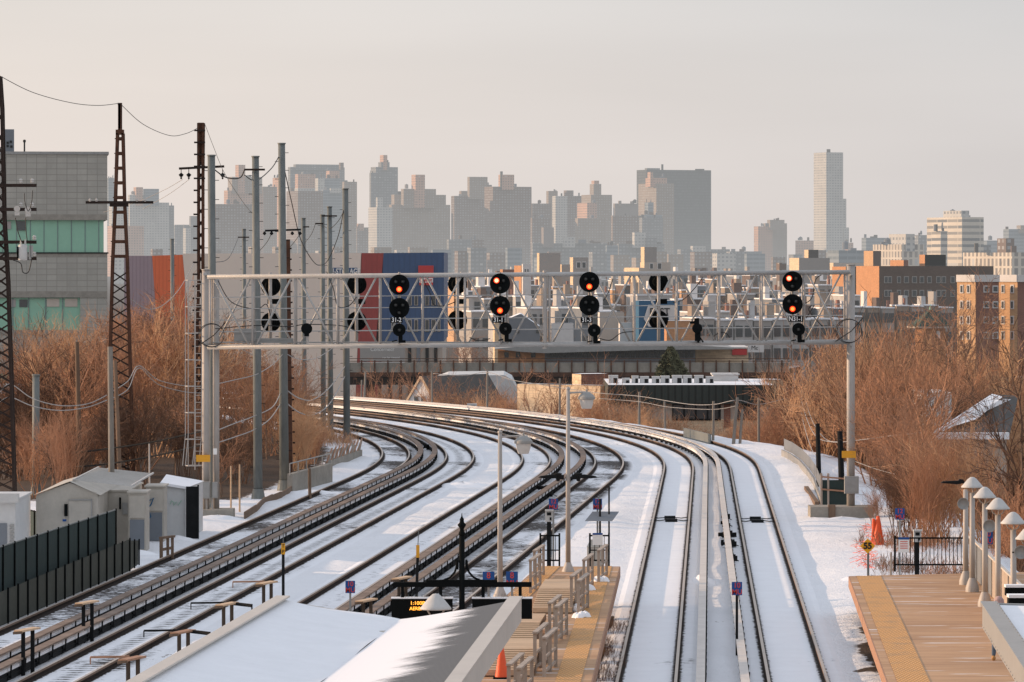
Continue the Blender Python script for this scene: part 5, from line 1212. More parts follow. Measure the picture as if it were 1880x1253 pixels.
while x < xb: m.box((x, 1, (zd - 1.4) / 2), (.6, .6, zd - 1.4)); m.box((x, 7, (zd - 1.4) / 2), (.6, .6, zd - 1.4)); x += 9
m.build('columns', 'rustdark', t)
# station shed with a sweeping thin roof behind the viaduct
Y = 450; x0 = X_(1130, Y); t = thing('long_roofed_building', 'long low building with a sweeping flat roof, glazed strip and orange brick end', 'building', (x0, Y, -8))
m = MB(); pr = [(908, 640), (1000, 632), (1250, 632), (1345, 638), (1345, 641), (1200, 642), (1000, 648), (960, 646)]
f = [(X_(px, Y) - x0, -2, Z_(py, Y) + 8) for px, py in pr]; b_ = [(p[0], 14, p[2]) for p in f]; m.face(f); n = len(f)
for i in range(n): m.face([f[i], b_[i], b_[(i + 1) % n], f[(i + 1) % n]])
m.build('roof', 'grey', t)
m = MB(); m.b2(X_(1000, Y) - x0, X_(1276, Y) - x0, 0, 12, 0, Z_(641, Y) + 8); m.build('wall', 'slate', t)
m = MB(); m.b2(X_(914, Y) - x0, X_(1000, Y) - x0, 0, 12, 0, Z_(644, Y) + 8); m.build('brick_end', 'brickor', t)
f = None
for px in range(1005, 1272, 9):
    m = MB(); m.b2(X_(px, Y) - x0, X_(px + 7, Y) - x0, -.1, .1, Z_(657, Y) + 8, Z_(645, Y) + 8); m.build('window', 'glass', t)
for px in (926, 947, 975):
    m = MB(); m.b2(X_(px, Y) - x0, X_(px + 8, Y) - x0, -.1, .1, Z_(657, Y) + 8, Z_(647, Y) + 8); m.build('window', 'glass', t)
Y = 455; x0 = X_(1325, Y); t = thing('shop_front', 'low sunlit shop with a dark red sign just under the gantry', 'building', (x0, Y, -8))
m = MB(); m.b2(X_(1277, Y) - x0, X_(1374, Y) - x0, 0, 8, 0, Z_(640, Y) + 8); m.build('wall', 'brickpale', t)
m = MB(); m.b2(X_(1276, Y) - x0, X_(1374, Y) - x0, -.4, 8, Z_(640, Y) + 8, Z_(637, Y) + 8); m.build('roof', 'stuccow', t)
m = MB(); m.b2(X_(1344, Y) - x0, X_(1371, Y) - x0, -.3, -.1, Z_(652, Y) + 8, Z_(641, Y) + 8); p = m.build('sign', 'redpanel', t)
text('sign_text', 'Mobil', .42, (X_(1360, Y) - x0, -.34, Z_(646.5, Y) + 8), 'whitetext', p) if False else None
m = MB(); m.b2(X_(1372, Y) - x0, X_(1402, Y) - x0, -.6, -.4, Z_(647, Y) + 8, Z_(632, Y) + 8); p = m.build('sign', 'stuccow', t)
text('sign_text', 'Mc', .62, (X_(1385, Y) - x0, -.65, Z_(639, Y) + 8), 'blacktext', p)
# teal painted wall with white lettering and orange brick wall beside it
Y = 520
t = house(1168, 1173, 1248, 553, Y, 'teal', 'teal painted building with a white shape and BEST lettering seen through the lattice', None, a=R(4))[0]
x0, y0 = t.location.x, t.location.y
m = MB(); pts = [(1182, 586), (1190, 560), (1242, 562), (1240, 588), (1228, 588), (1226, 574), (1215, 600), (1190, 600), (1186, 592)]
m.face([(X_(px, Y) - x0, -.25 + (px - 1173) * Y / F * .07, Z_(py, Y) + 8) for px, py in pts[::-1]]); sg = m.build('painted_shape', 'stuccow', t)
text('painted_lettering', 'BEST', 1.35, (X_(1211, Y) - x0, -.3, Z_(574, Y) + 8), 'blacktext', sg, sx=.85, bold=.02)
house(1221, 1224, 1277, 590, 505, 'brickor', 'plain orange brick wall right of the teal painted building', None, a=R(4))
house(1012, 1014, 1053, 594, 500, 'stuccow', 'white flat roofed shed between the two middle signals', 'stuccow', a=R(8))
house(1098, 1101, 1146, 574, 530, 'stuccob', 'pale blank wall right of the 31-3 signal', 'stuccow', a=R(8))
house(1136, 1138, 1160, 593, 525, 'stuccow', 'small white box building left of the teal wall', 'stuccow', a=R(8))
# grey gabled building left of the splice frame
Y = 540; x0 = X_(960, Y); t = thing('gabled_building', 'slate blue gabled building with snow on its roof, right of the lit 31-1 signal', 'building', (x0, Y, -8))
m = MB(); pr = [(X_(px, Y) - x0, 0, Z_(py, Y) + 8) for px, py in ((934, 700), (934, 585), (954, 577), (957, 577), (991, 600), (991, 700))]
b_ = [(p[0], 12, p[2]) for p in pr]; m.face(pr)
for i in range(5): m.face([pr[i], b_[i], b_[i + 1], pr[i + 1]], 1 if 0 < i < 4 else 0)
m.build('shell', ['slate', 'snow_clean'], t)
for px in (951, 987):
    m = MB(); m.b2(X_(px - 2.5, Y) - x0, X_(px + 2.5, Y) - x0, -.1, .05, Z_(612, Y) + 8, Z_(603, Y) + 8); m.build('window', 'glass', t)
house(905, 908, 936, 592, 545, 'brickpale', 'cream front under the small signal of the 31-1 mast', None, a=R(8))

# ------------------------------------------------------------------ town of rowhouses between gantry and skyline
random.seed(11)
def rowhouse(px, wpx, py, Y, kind, label, group):
    x = X_(px, Y); W_2 = wpx * Y / F; z1 = Z_(py, Y); z0 = -8; d = random.uniform(9, 12)
    wall = {'w': 'townwhite', 'b': 'townbrick', 's': 'stucco', 'c': 'towntan', 't': 'bricktan', 'n': 'slate'}[kind]
    t = thing('rowhouse', label, 'house', (x, Y, z0), R(random.uniform(3, 13)), group); H = z1 - z0
    m = MB(); m.b2(0, W_2, 0, d, 0, H); m.build('wall', wall, t)
    m = MB(); m.b2(-.1, W_2 + .1, -.15, d, H + .02, H + .22); m.build('roof', 'snow_clean', t)
    m = MB(); m.b2(W_2 * .08, W_2 * random.uniform(.3, .55), d * .45, d * .75, H + .2, H + random.uniform(1.4, 2.8))
    m.build('stair_house', random.choice(['stuccow', 'townwhite', 'stucco', 'towntan', 'townbrick']), t)
    if random.random() < .5: m = MB(); m.b2(W_2 * .75, W_2 * .88, d * .2, d * .3, H + .2, H + 1.3); m.build('chimney', 'brickred', t)
    n = max(2, int(W_2 / 2.6))
    for i in range(n):
        for k in range(2):
            zc = H - 1.5 - k * 3.1
            if zc < 1: continue
            m = MB(); xc = W_2 * (i + .5) / n; m.b2(xc - .45, xc + .45, -.12, .05, zc - .75, zc + .75); m.build('window', 'glass', t)
GR = {'w': ('low white fronted rowhouse with snowy flat roof in the town seen through the lattice', 'white rowhouses of the town'),
      'b': ('low red brick rowhouse with snowy flat roof in the town seen through the lattice', 'red brick rowhouses of the town'),
      's': ('low grey rowhouse with snowy flat roof in the town seen through the lattice', 'grey rowhouses of the town'),
      'c': ('low cream rowhouse with snowy flat roof in the town seen through the lattice', 'cream rowhouses of the town'),
      't': ('low tan brick rowhouse with snowy flat roof in the town seen through the lattice', 'tan brick rowhouses of the town'),
      'n': ('low slate blue house with snowy flat roof in the town seen through the lattice', 'slate blue houses of the town')}
ROWS = [(1700, 500, 516), (1250, 505, 522), (1000, 514, 532), (860, 524, 545), (740, 540, 562), (640, 566, 586)]
for ri, (Y, pa, pb) in enumerate(ROWS):
    px = 835 + random.uniform(-10, 5)
    while px < 1760:
        w_ = random.uniform(15, 34) * 700 / Y + 5
        dens = .72 if px < 1560 else .35
        if random.random() < dens and not (ri == 5 and (1160 < px + w_ and px < 1250)):
            k = random.choice('wbbscctsn' if ri < 4 else 'wwsscbn')
            if px > 1570 and Y < 800: px += w_; continue
            rowhouse(px, w_, random.uniform(pa, pb), Y + random.uniform(-25, 25), k, *GR[k])
        px += w_ * random.uniform(.95, 1.25)
# long pale terrace right of the orange wall
for i in range(8):
    Y = 590; px = 1279 + i * 35
    if px > 1540: break
    rowhouse(px, 33, 588 + random.uniform(-2, 2), Y + i, 'w' if i % 3 else 's', 'white fronted house of the long terrace right of the orange brick wall', 'houses of the long pale terrace')
for i in range(7):
    rowhouse(1566 + i * 27, 22, 556 + 8 + random.uniform(-3, 3), 700 + i * 3, 'c' if i % 2 else 's', 'rowhouse with snowy parapets in front of the dark brown apartment house', 'rowhouses before the dark apartment house')
# snowy-roofed house inside the right thicket
Y = 215; x0 = X_(1800, Y); t = thing('snowy_house', 'grey house with snow covered sloping roof half hidden inside the right thicket', 'house', (x0, Y, -8))
def q_(px, py, y=0): return (X_(px, Y) - x0, y, Z_(py, Y) + 8)
m = MB(); m.face([q_(1708, 805), q_(1848, 805), q_(1848, 1000), q_(1708, 1000)][::-1]); m.b2(q_(1715, 0)[0], q_(1845, 0)[0], .3, 9, 0, Z_(800, Y) + 8); m.build('wall', 'stuccob', t)
m = MB(); m.face([q_(1706, 800, -.5), q_(1850, 805, -.5), q_(1900, 735, 7), q_(1848, 732, 7)]); m.build('roof', 'shingle', t)
m = MB(); m.b2(q_(1706, 0)[0], q_(1850, 0)[0], -.7, -.2, Z_(806, Y) + 8, Z_(794, Y) + 8)
m.face([q_(1704, 795, -.72), q_(1722, 794, -.72), q_(1855, 733, -.4), q_(1840, 732, -.4)]); m.build('snow_edge', 'snow_clean', t); m = MB(); m.face([q_(1712, 793, -.4), q_(1800, 772, 1.5), q_(1868, 736, 6.4), q_(1850, 731, 6.9)]); m.build('roof_snow', 'snow_clean', t)
m = MB(); m.b2(q_(1765, 0)[0], q_(1777, 0)[0], -.1, .05, Z_(880, Y) + 8, Z_(825, Y) + 8); m.b2(q_(1784, 0)[0], q_(1796, 0)[0], -.1, .05, Z_(880, Y) + 8, Z_(822, Y) + 8); m.build('corner_boards', 'stuccow', t)
m = MB(); m.b2(q_(1735, 0)[0], q_(1792, 0)[0], 12, 18, 3, Z_(735, Y) + 8); m.build('rear_block', 'stuccow', t)
house(1838, 1845, 1900, 694, 330, 'brickpale', 'low sunlit wall with snow on top at the right edge above the thicket', None)

# ------------------------------------------------------------------ bare trees and scrub
def bare_tree(seed, style):
    """returns (trunk builder, crown builder) for a tree one unit tall scaled to 8 m"""
    rnd = random.Random(seed); tb, cb = MB(), MB()
    def seg(m, p, q, r0, r1, n=3):
        d = (q - p)
        if d.length < 1e-4: return
        d.normalize(); a = d.orthogonal().normalized(); b = d.cross(a); base = len(m.v)
        for c, r in ((p, r0), (q, r1)):
            for k in range(n): t = 2 * math.pi * k / n; m.v.append(tuple(c + (a * math.cos(t) + b * math.sin(t)) * r))
        for k in range(n): k2 = (k + 1) % n; m.f.append((base + k, base + k2, base + n + k2, base + n + k)); m.mi.append(0); m.uv += [(0, 0)] * 4
    def grow(p, d, L, r, lvl, m):
        n = 3 if lvl < 3 else 2; pts = [p]; 
        for i in range(n):
            j = Vector((rnd.gauss(0, 1), rnd.gauss(0, 1), rnd.gauss(0, .6))) * (.10 + .05 * lvl)
            d = (d + j + Vector((0, 0, upw[lvl]))).normalized(); q = pts[-1] + d * (L / n); 
            seg(m, pts[-1], q, r * (1 - i / n * .5), r * (1 - (i + 1) / n * .5), 5 if lvl == 0 else 3); pts.append(q)
        if lvl >= depth: return
        for k in range(kids[lvl]):
            f = rnd.uniform(.3, 1.0) * n; i = min(int(f), n - 1); q = pts[i].lerp(pts[i + 1], f - i)
            ax = Vector((rnd.gauss(0, 1), rnd.gauss(0, 1), rnd.gauss(0, .5))); ax = (ax - d * ax.dot(d)).normalized()
            nd = (d * math.cos(spread[lvl]) + ax * math.sin(spread[lvl])).normalized()
            grow(q, nd, L * rnd.uniform(.42, .75), max(r * .5, rmin), lvl + 1, cb)
    rmin = .014
    if style == 'bush':
        depth, kids, spread, upw = 3, [5, 4, 3, 0], [.5, .55, .6, .6], [.07, .06, .04, .02]
        for i in range(13):
            a = rnd.uniform(0, 6.28); t = rnd.uniform(.1, .75)
            d = Vector((math.cos(a) * math.sin(t), math.sin(a) * math.sin(t), math.cos(t)))
            grow(Vector((rnd.uniform(-1, 1), rnd.uniform(-1, 1), 0)), d, rnd.uniform(3.0, 5.2), .042, 0, tb)
    elif style == 'shoots':
        depth, kids, spread, upw = 2, [7, 5, 0], [.32, .4, .4], [.08, .08, .05]
        for i in range(24):
            a = rnd.uniform(0, 6.28); t = rnd.uniform(.0, .28)
            d = Vector((math.cos(a) * math.sin(t), math.sin(a) * math.sin(t), math.cos(t)))
            grow(Vector((rnd.uniform(-1.6, 1.6), rnd.uniform(-1.6, 1.6), 0)), d, rnd.uniform(4.5, 7.8), .042, 0, tb)
    elif style == 'tree':
        depth, kids, spread, upw = 4, [9, 6, 4, 3, 0], [.75, .7, .65, .6, .6], [.02, .10, .08, .05, .03]
        grow(Vector((0, 0, 0)), Vector((0, 0, 1)), 6.0, .13, 0, tb)
    else:                                             # weeds
        depth, kids, spread, upw = 1, [3, 0], [.4, .4], [.05, .05]
        for i in range(60):
            a = rnd.uniform(0, 6.28); t = rnd.uniform(.0, .6)
            d = Vector((math.cos(a) * math.sin(t), math.sin(a) * math.sin(t), math.cos(t)))
            grow(Vector((rnd.uniform(-2, 2), rnd.uniform(-2, 2), 0)), d, rnd.uniform(.5, 1.4), .014, 0, tb)
    return tb, cb
PROTO = {}
for st, n in (('bush', 4), ('shoots', 4), ('tree', 5), ('weeds', 3)):
    for i in range(n):
        tb, cb = bare_tree(100 + i * 7 + len(st), st)
        zs = sorted(v[2] for v in (cb.v or tb.v)); H = zs[int(len(zs) * .985)]
        for tone in (('pale', 'mid', 'dark') if st != 'tree' else ('pale', 'mid', 'dark')):
            mt = {'pale': 'twigpale', 'mid': 'twig', 'dark': 'twigdark'}[tone]
            a = tb.build('trunk' if st == 'tree' else 'stems', 'bark' if st == 'tree' else mt); b = cb.build('crown', mt) if cb.v else None
            PROTO[(st, i, tone)] = (a.data, b.data if b else None, H)
            bpy.data.objects.remove(a)
            if b: bpy.data.objects.remove(b)
def plant(X, Y, h, st, tone, label, group, name=None, wide=1.0, zb=None, cat=None):
    i = random.randrange({'bush': 4, 'shoots': 4, 'tree': 5, 'weeds': 3}[st]); a, b, H = PROTO[(st, i, tone)]
    s = h / H; z = ground(X, Y, False) - .05 if zb is None else zb
    nm = name or {'bush': 'bare_bush', 'shoots': 'bare_sapling', 'tree': 'bare_tree', 'weeds': 'dry_weeds'}[st]
    r = bpy.data.objects.new(nm, None); col.objects.link(r); r.location = (X, Y, z); r.rotation_euler = (0, 0, random.uniform(0, 6.28)); sw = s * wide
    r.scale = (sw, sw, s); r.empty_display_size = .2; tag(r, label, cat or {'bush': 'bush', 'shoots': 'sapling', 'tree': 'tree', 'weeds': 'weeds'}[st], group)
    o = bpy.data.objects.new('trunk' if st == 'tree' else 'stems', a); col.objects.link(o); o.parent = r
    if b: o = bpy.data.objects.new('crown', b); col.objects.link(o); o.parent = r
    return r
def prof(P, px):
    for i in range(len(P) - 1):
        if P[i][0] <= px <= P[i + 1][0]: t = (px - P[i][0]) / (P[i + 1][0] - P[i][0]); return P[i][1] + t * (P[i + 1][1] - P[i][1])
    return P[0][1] if px < P[0][0] else P[-1][1]
random.seed(21)
LBL = {('R', 'bush'): ('brown bare bush in the dense thicket right of the tracks', 'bare bushes of the right thicket'),
       ('R', 'shoots'): ('clump of straight bare saplings in the thicket right of the tracks', 'bare saplings of the right thicket'),
       ('R', 'tree'): ('leafless tree in the thicket right of the tracks', 'leafless trees of the right thicket'),
       ('L', 'bush'): ('brown bare bush in the thicket behind the steel poles on the left', 'bare bushes of the left thicket'),
       ('L', 'shoots'): ('clump of straight bare saplings behind the steel poles on the left', 'bare saplings of the left thicket'),
       ('L', 'tree'): ('leafless tree in the thicket behind the steel poles on the left', 'leafless trees of the left thicket'),
       ('C', 'bush'): ('brown bare bush behind the far curve in front of the low buildings', 'bare bushes behind the curve'),
       ('C', 'shoots'): ('clump of bare saplings behind the far curve in front of the low buildings', 'bare saplings behind the curve'),
       ('C', 'tree'): ('leafless tree behind the far curve in front of the low buildings', 'leafless trees behind the curve'),
       ('T', 'tree'): ('leafless tree between the rowhouses of the town beyond the gantry', 'leafless trees of the town'),
       ('T', 'bush'): ('brown thicket clump between the rowhouses of the town', 'thicket clumps of the town')}
def region(side, n, pxr, Yr, top, styles, tones, jit=14, ok=None, wide=1.0):
    k = 0; tries = 0
    while k < n and tries < n * 30:
        tries += 1
        u = random.random(); Y = Yr[0] + (Yr[1] - Yr[0]) * u; px = random.uniform(*pxr); X = X_(px, Y)
        dr, dl, dn = lat(X, Y)
        if side == 'C': Y = out_y(px, 7) + u * 16; X = X_(px, Y); dr, dl, dn = lat(X, Y)
        if side == 'R' and 1690 < px < 1870 and Y < 206 and random.random() < .55: continue
        if side in 'RC' and dr < (6.5 if Yr[0] != 164 else 4.6): continue
        if side == 'L' and dl < 3.5: continue
        if ok and not ok(px, X, Y): continue
        g = ground(X, Y, False); u = max(u, .8) if side == 'C' else u; zt = Z_(prof(top, px) + random.uniform(-4, jit) + 20 * max(0, 1 - u * 1.3), Y); h = zt - g
        if h < 1.6: continue
        st = random.choice(styles); h = min(h, 15)
        plant(X, Y, h, st, random.choice(tones), *LBL[(side, st)], wide=wide * (min(1.0, 7.5 / h) if h > 8 else 1.0)); k += 1
Rt = [(1400, 735), (1425, 690), (1450, 655), (1500, 628), (1560, 606), (1600, 600), (1660, 612), (1700, 622), (1760, 645), (1800, 655), (1880, 665)]
region('R', 62, (1432, 1900), (215, 330), Rt, ['bush', 'bush', 'shoots'], ['pale', 'mid', 'mid', 'dark'], jit=55, ok=lambda px, X, Y: not (1690 < px < 1880 and 205 < Y < 238))
Rn = [(1560, 810), (1600, 790), (1680, 800), (1705, 870), (1850, 880), (1900, 840)]
region('R', 26, (1590, 1900), (160, 208), Rn, ['bush', 'shoots', 'shoots'], ['mid', 'mid', 'dark', 'pale'], jit=70)
region('R', 20, (1590, 1800), (164, 196), [(1560, 860), (1620, 830), (1680, 780), (1800, 760)], ['shoots', 'shoots', 'bush'], ['pale', 'mid', 'dark'], jit=60)
region('R', 3, (1600, 1720), (165, 206), [(1560, 720), (1700, 690), (1900, 680)], ['tree'], ['mid', 'dark'], jit=40)
for px, Y, py in ((1690, 178, 660), (1640, 190, 650), (1882, 165, 590), (1760, 240, 610), (1850, 250, 620)):
    plant(X_(px, Y), Y, Z_(py, Y) - ground(X_(px, Y), Y, False), 'tree', 'dark' if px > 1800 else 'mid', *LBL[('R', 'tree')], wide=.75)
plant(X_(1745, 420), 420, Z_(520, 420) + 8, 'tree', 'mid', 'leafless tree with a rounded crown before the dark brown apartment house', None, zb=-8, wide=.9)
plant(X_(1720, 430), 430, Z_(545, 430) + 8, 'tree', 'mid', 'smaller leafless tree left of the two red brick blocks', None, zb=-8, wide=.9)
Lt = [(0, 660), (40, 625), (100, 585), (160, 600), (200, 620), (250, 560), (300, 545), (340, 580), (400, 600), (470, 640), (540, 655), (600, 690), (640, 720)]
region('L', 50, (10, 560), (222, 310), Lt, ['bush', 'bush', 'shoots', 'tree'], ['mid', 'mid', 'pale', 'dark'], jit=40)
region('L', 26, (30, 470), (196, 226), [(0, 740), (120, 730), (300, 690), (400, 720), (520, 790)], ['bush', 'shoots', 'tree'], ['dark', 'dark', 'mid'], jit=60)  # mostly dark twigs: shade low in the thicket put into the colour
region('L', 14, (520, 640), (225, 300), [(500, 700), (560, 720), (640, 770)], ['bush', 'shoots'], ['pale', 'mid'], jit=30)
for px, Y, py in ((395, 260, 600), (440, 250, 640), (330, 280, 560), (280, 250, 540), (120, 250, 580), (75, 262, 600), (490, 240, 650)):
    plant(X_(px, Y), Y, Z_(py, Y) - ground(X_(px, Y), Y, False), 'tree', 'pale' if px < 200 else 'mid', *LBL[('L', 'tree')], wide=.8)
region('C', 46, (640, 1250), (305, 322), [(640, 730), (700, 712), (740, 750), (800, 735), (840, 722), (870, 748), (960, 752), (1020, 730), (1100, 715), (1250, 755)], ['bush', 'bush', 'shoots', 'tree'], ['mid', 'mid', 'pale'], jit=30)
region('C', 16, (690, 930), (305, 322), [(690, 712), (740, 745), (800, 722), (930, 712)], ['bush', 'shoots'], ['mid', 'pale'], jit=16)
region('C', 30, (1090, 1420), (262, 300), [(1090, 740), (1130, 735), (1230, 770), (1300, 795), (1380, 770), (1420, 720)], ['bush', 'shoots'], ['pale', 'mid'], jit=18)
for px, Y, py in ((990, 326, 676), (1080, 322, 690), (790, 346, 668), (826, 346, 672), (700, 356, 678)):
    plant(X_(px, Y), Y, Z_(py, Y) + 8, 'tree', 'mid', *LBL[('C', 'tree')], zb=-8, wide=.6)
random.seed(33)
for i in range(190):
    Y = random.uniform(520, 1300); px = random.uniform(840, 1760)
    if 1568 < px and Y < 800: continue
    x = X_(px, Y); plant(x, Y, random.uniform(8, 13) if Y > 700 else random.uniform(6, 9), random.choice(['tree', 'bush']), random.choice(['mid', 'pale', 'dark']), *LBL[('T', 'tree')], zb=-8, wide=1.0, name='bare_tree', cat='tree')
for i in range(26):                                   # weeds along the walls and fences
    Y = random.uniform(140, 170); px = random.uniform(1610, 1770); plant(X_(px, Y), Y, random.uniform(.4, .9), 'weeds', random.choice(['mid', 'dark']), 'tuft of dry weeds in the snow behind the platform gate', 'weeds behind the platform gate')
for i in range(12):
    px = random.uniform(585, 660); Y = 262 + (640 - px) * .25; plant(X_(px, Y) - 1.0, Y, random.uniform(.7, 1.4), 'weeds', random.choice(['pale', 'mid']), 'tuft of dry orange weeds beside the low retaining wall by the poles', 'weeds by the low retaining wall')
# evergreen
def conifer(px, pyt, Y, label, tint='needle'):
    rnd = random.Random(3); x = X_(px, Y); z = -8; H = Z_(pyt, Y) - z; t = thing('evergreen_tree', label, 'tree', (x, Y, z))
    m = MB(); m.tube([(0, 0, 0), (0, 0, H * .9)], [.25, .04], 8); m.build('trunk', 'bark', t)
    m = MB()
    for i in range(9000):
        f = rnd.random() ** .8; zz = H * (.12 + .88 * f); rr = 4.4 * (1 - f) ** .8 + .1; a = rnd.uniform(0, 6.28); lob = 1 + .25 * math.sin(a * 5 + zz * 2) ; r = rr * lob * math.sqrt(rnd.uniform(.25, 1))
        c = Vector((r * math.cos(a), r * math.sin(a), zz - r * .12)); s = rnd.uniform(.08, .24)
        d = Vector((rnd.gauss(0, 1), rnd.gauss(0, 1), rnd.gauss(0, 1))).normalized(); e = d.orthogonal().normalized()
        m.face([c - e * s * .45, c + d * s, c + e * s * .45, c - d * s])
    m.build('crown', tint, t)
conifer(1232, 638, 346, 'dark green conical evergreen standing before the viaduct under the gantry')

# off to the left, beyond the frame, the same belt of bare trees carries on beside the tracks
for i, (X, Y, h) in enumerate([(-27, 118, 8), (-29, 128, 9), (-33, 140, 9), (-30, 150, 8), (-31, 106, 9), (-34, 160, 9)]):
    pass

# ------------------------------------------------------------------ lineside things on the left
def shed_box(name, label, cat, px0, px1, Y, pt, mat, depth=3.0, rz=0.0, roof=None, base=0.0):
    x0, x1 = X_(px0, Y), X_(px1, Y); t = thing(name, label, cat, (x0, Y, base), rz); h = Z_(pt, Y) - base
    m = MB(); m.b2(0, x1 - x0, 0, depth, 0, h); m.build('body', mat, t)
    m = MB(); m.b2(-.06, x1 - x0 + .06, -.06, depth + .06, h + .002, h + .07); m.build('roof', roof or mat, t); return t, x1 - x0, h
# beige hut with ribbed roof
Y = 163; t = thing('equipment_hut', 'beige equipment hut with a shallow ribbed roof behind the dark fence', 'hut', (X_(66, Y), Y, 0))
W1 = X_(180, Y) - X_(66, Y); h = Z_(911, Y); dp = 11
m = MB(); m.b2(0, W1, 0, dp, 0, h); m.face([(0, -.001, h), (W1, -.001, h), (W1 * .98, -.001, h + .12), (W1 * .55, -.001, h + .5), (0.05, -.001, h + .06)]); m.build('wall', 'beige', t)
m = MB(); m.face([(-.1, -.15, h + .03), (W1 * .55, -.15, h + .55), (W1 * .75, dp, h + .55), (-.1, dp, h + .03)]); m.face([(W1 * .55, -.15, h + .55), (W1 + .1, -.15, h + .03), (W1 + .1, dp, h + .03), (W1 * .75, dp, h + .55)]); m.build('roof', 'beige', t)
m = MB()
for i in range(13): y = .8 + i * .75; m.bar((W1 * .58, y, h + .58), (W1 + 1.2, y, h + .35), .05, .05)
for x in (.58, 1.0): m.bar((W1 * x + (1.2 if x == 1 else 0), .5, h + (.58 if x < 1 else .35)), (W1 * x + (1.2 if x == 1 else 0), dp - .5, h + (.58 if x < 1 else .35)), .06, .06)
m.build('roof_frame', 'cap', t)
m = MB(); m.b2(W1 * .53, W1 * .9, -.06, .0, .05, h - .15); d_ = m.build('door', 'beige', t)
m = MB(); m.bar((W1 * .53, -.08, h - .14), (W1 * .9, -.08, h - .14), .04); m.bar((W1 * .9, -.08, .1), (W1 * .9, -.08, h - .1), .04); m.build('door_frame', 'grey', d_)
m = MB(); m.b2(W1 * .46, W1 * .51, -.1, 0, h - .75, h - .3); m.b2(W1 * .47, W1 * .50, -.13, -.1, h - .7, h - .38); m.build('vent', 'black', t)
m = MB(); m.b2(W1 * .43, W1 * .49, -.03, 0, h - .95, h - .87); m.build('label', 'bluesign', t)
t, w1, h1 = shed_box('equipment_hut', 'second beige hut with louvre and lit corner, right behind the grey timber pole', 'hut', 181, 236, 167, 903, 'beige', 6)
m = MB(); m.b2(w1 * .80, w1 * .97, -.06, .02, 1.3, 1.75); m.build('louvre', 'grey', t); m = MB(); m.b2(w1 * .69, w1 * .75, -.06, .02, 1.5, 1.95); m.build('vent', 'black', t)
for px0, px1, Y, pt, lb in ((236, 268, 165, 906, 'tall beige signal cabinet just right of the fence end'), (268, 301, 170, 895, 'grey beige cabinet with blue graffiti next to the white shed')):
    t, w1, h1 = shed_box('signal_cabinet', lb, 'cabinet', px0, px1, Y, pt, 'beige', 1.6)
    m = MB(); m.b2(w1 * .08, w1 * .9, -.05, 0, .1, h1 * .55); m.build('lower_door', 'slate', t)
    m = MB(); m.b2(w1 * .06, w1 * .92, -.04, 0, h1 * .58, h1 * .96); m.build('upper_door', 'beige', t)
    if px0 > 260:
        m = MB(); Z0 = h1 * .62
        m.tube([(.02, -.07, Z0 + .1), (.12, -.07, Z0 + .3), (.3, -.07, Z0 + .42), (.2, -.07, Z0 + .15), (.05, -.07, Z0)], .025, 5); m.tube([(.02, -.07, Z0 - .3), (.15, -.07, Z0 - .15), (.2, -.07, Z0 - .3), (.06, -.07, Z0 - .45), (.03, -.07, Z0 - .8)], .022, 5); m.build('graffiti', 'teal', t)
Y = 173; x0 = X_(301, Y); t = thing('white_shed', 'small white metal shed with a snowy pitched roof and green scrawl', 'shed', (x0, Y, 0)); W1 = X_(340, Y) - x0
hz = Z_(888, Y); hm = Z_(881, Y + 1)
m = MB(); pr = [(0, 0), (W1, 0), (W1, Z_(896, Y)), (0, hz)]; m.face([(x, 0, z) for x, z in pr]); m.face([(W1, 0, 0), (W1 + .35, 5, 0), (W1 + .35, 5, Z_(896, Y)), (W1, 0, Z_(896, Y))]); m.face([(0, 0, 0), (0, 0, hz), (0, 5, hz), (0, 5, 0)]); m.build('wall', 'whiteshed', t)
m = MB(); m.face([(-.15, -.12, hz + .02), (W1 + .1, -.12, Z_(895, Y)), (W1 + .4, 5, Z_(895, Y)), (-.3, 5, hz + .12)]); m.bar((-.15, -.12, hz), (W1 + .1, -.12, Z_(896, Y)), .05, .1); m.build('snow_roof', 'snow_clean', t)
m = MB(); m.b2(-.03, .12, -.05, 0, .1, hz - .2); m.build('door', 'cap', t)
m = MB(); m.tube([(.25, -.03, 1.35), (.3, -.03, 1.5), (.4, -.03, 1.42), (.38, -.03, 1.3), (.5, -.03, 1.45), (.55, -.03, 1.3), (.7, -.03, 1.5)], .014, 5); m.build('graffiti', 'greenpanel', t)
m = MB(); m.b2(W1 + .05, W1 + .5, -.25, -.2, 0, Z_(893, Y)); m.b2(W1 + .5, W1 + .56, -.28, -.16, 0, Z_(890, Y)); tag(m.build('screen_fence', 'dark', loc=(x0, Y, 0)), 'narrow dark screened fence panel at the right side of the white shed', 'fence')
t, w1, h1 = shed_box('white_hut', 'whitish flat roofed hut cut by the left photo edge', 'hut', -40, 28, 158, 920, 'whiteshed', 5)
m = MB(); m.b2(-.1, w1 + .15, -.3, 0, h1 - .05, h1 + .28); m.build('snow_cap', 'cap', t); m = MB(); m.b2(w1 - .65, w1 - .3, -.05, 0, .05, 1.5); m.build('door', 'slate', t)
m = MB()
for k in range(8): m.b2(w1 - .2, w1 - .04, -.06, 0, .4 + k * .14, .48 + k * .14)
m.build('louvre', 'grey', t)
# timber frame post by the track
c = gp(303, 1030); t = thing('timber_rack', 'short dark H shaped timber rack standing in the snow by the leftmost track', 'timber rack', c)
m = MB(); m.box((-.14, 0, .42), (.12, .14, .9)); m.box((0.06, .5, .45), (.1, .12, .85)); m.box((.2, .9, .45), (.1, .12, .85)); m.build('posts', 'poleb', t)
m = MB(); m.bar((-.16, 0, .84), (.24, .95, .84), .14, .08); m.bar((-.16, 0, .4), (.2, .95, .42), .06, .1); m.build('rails', 'poleb', t)

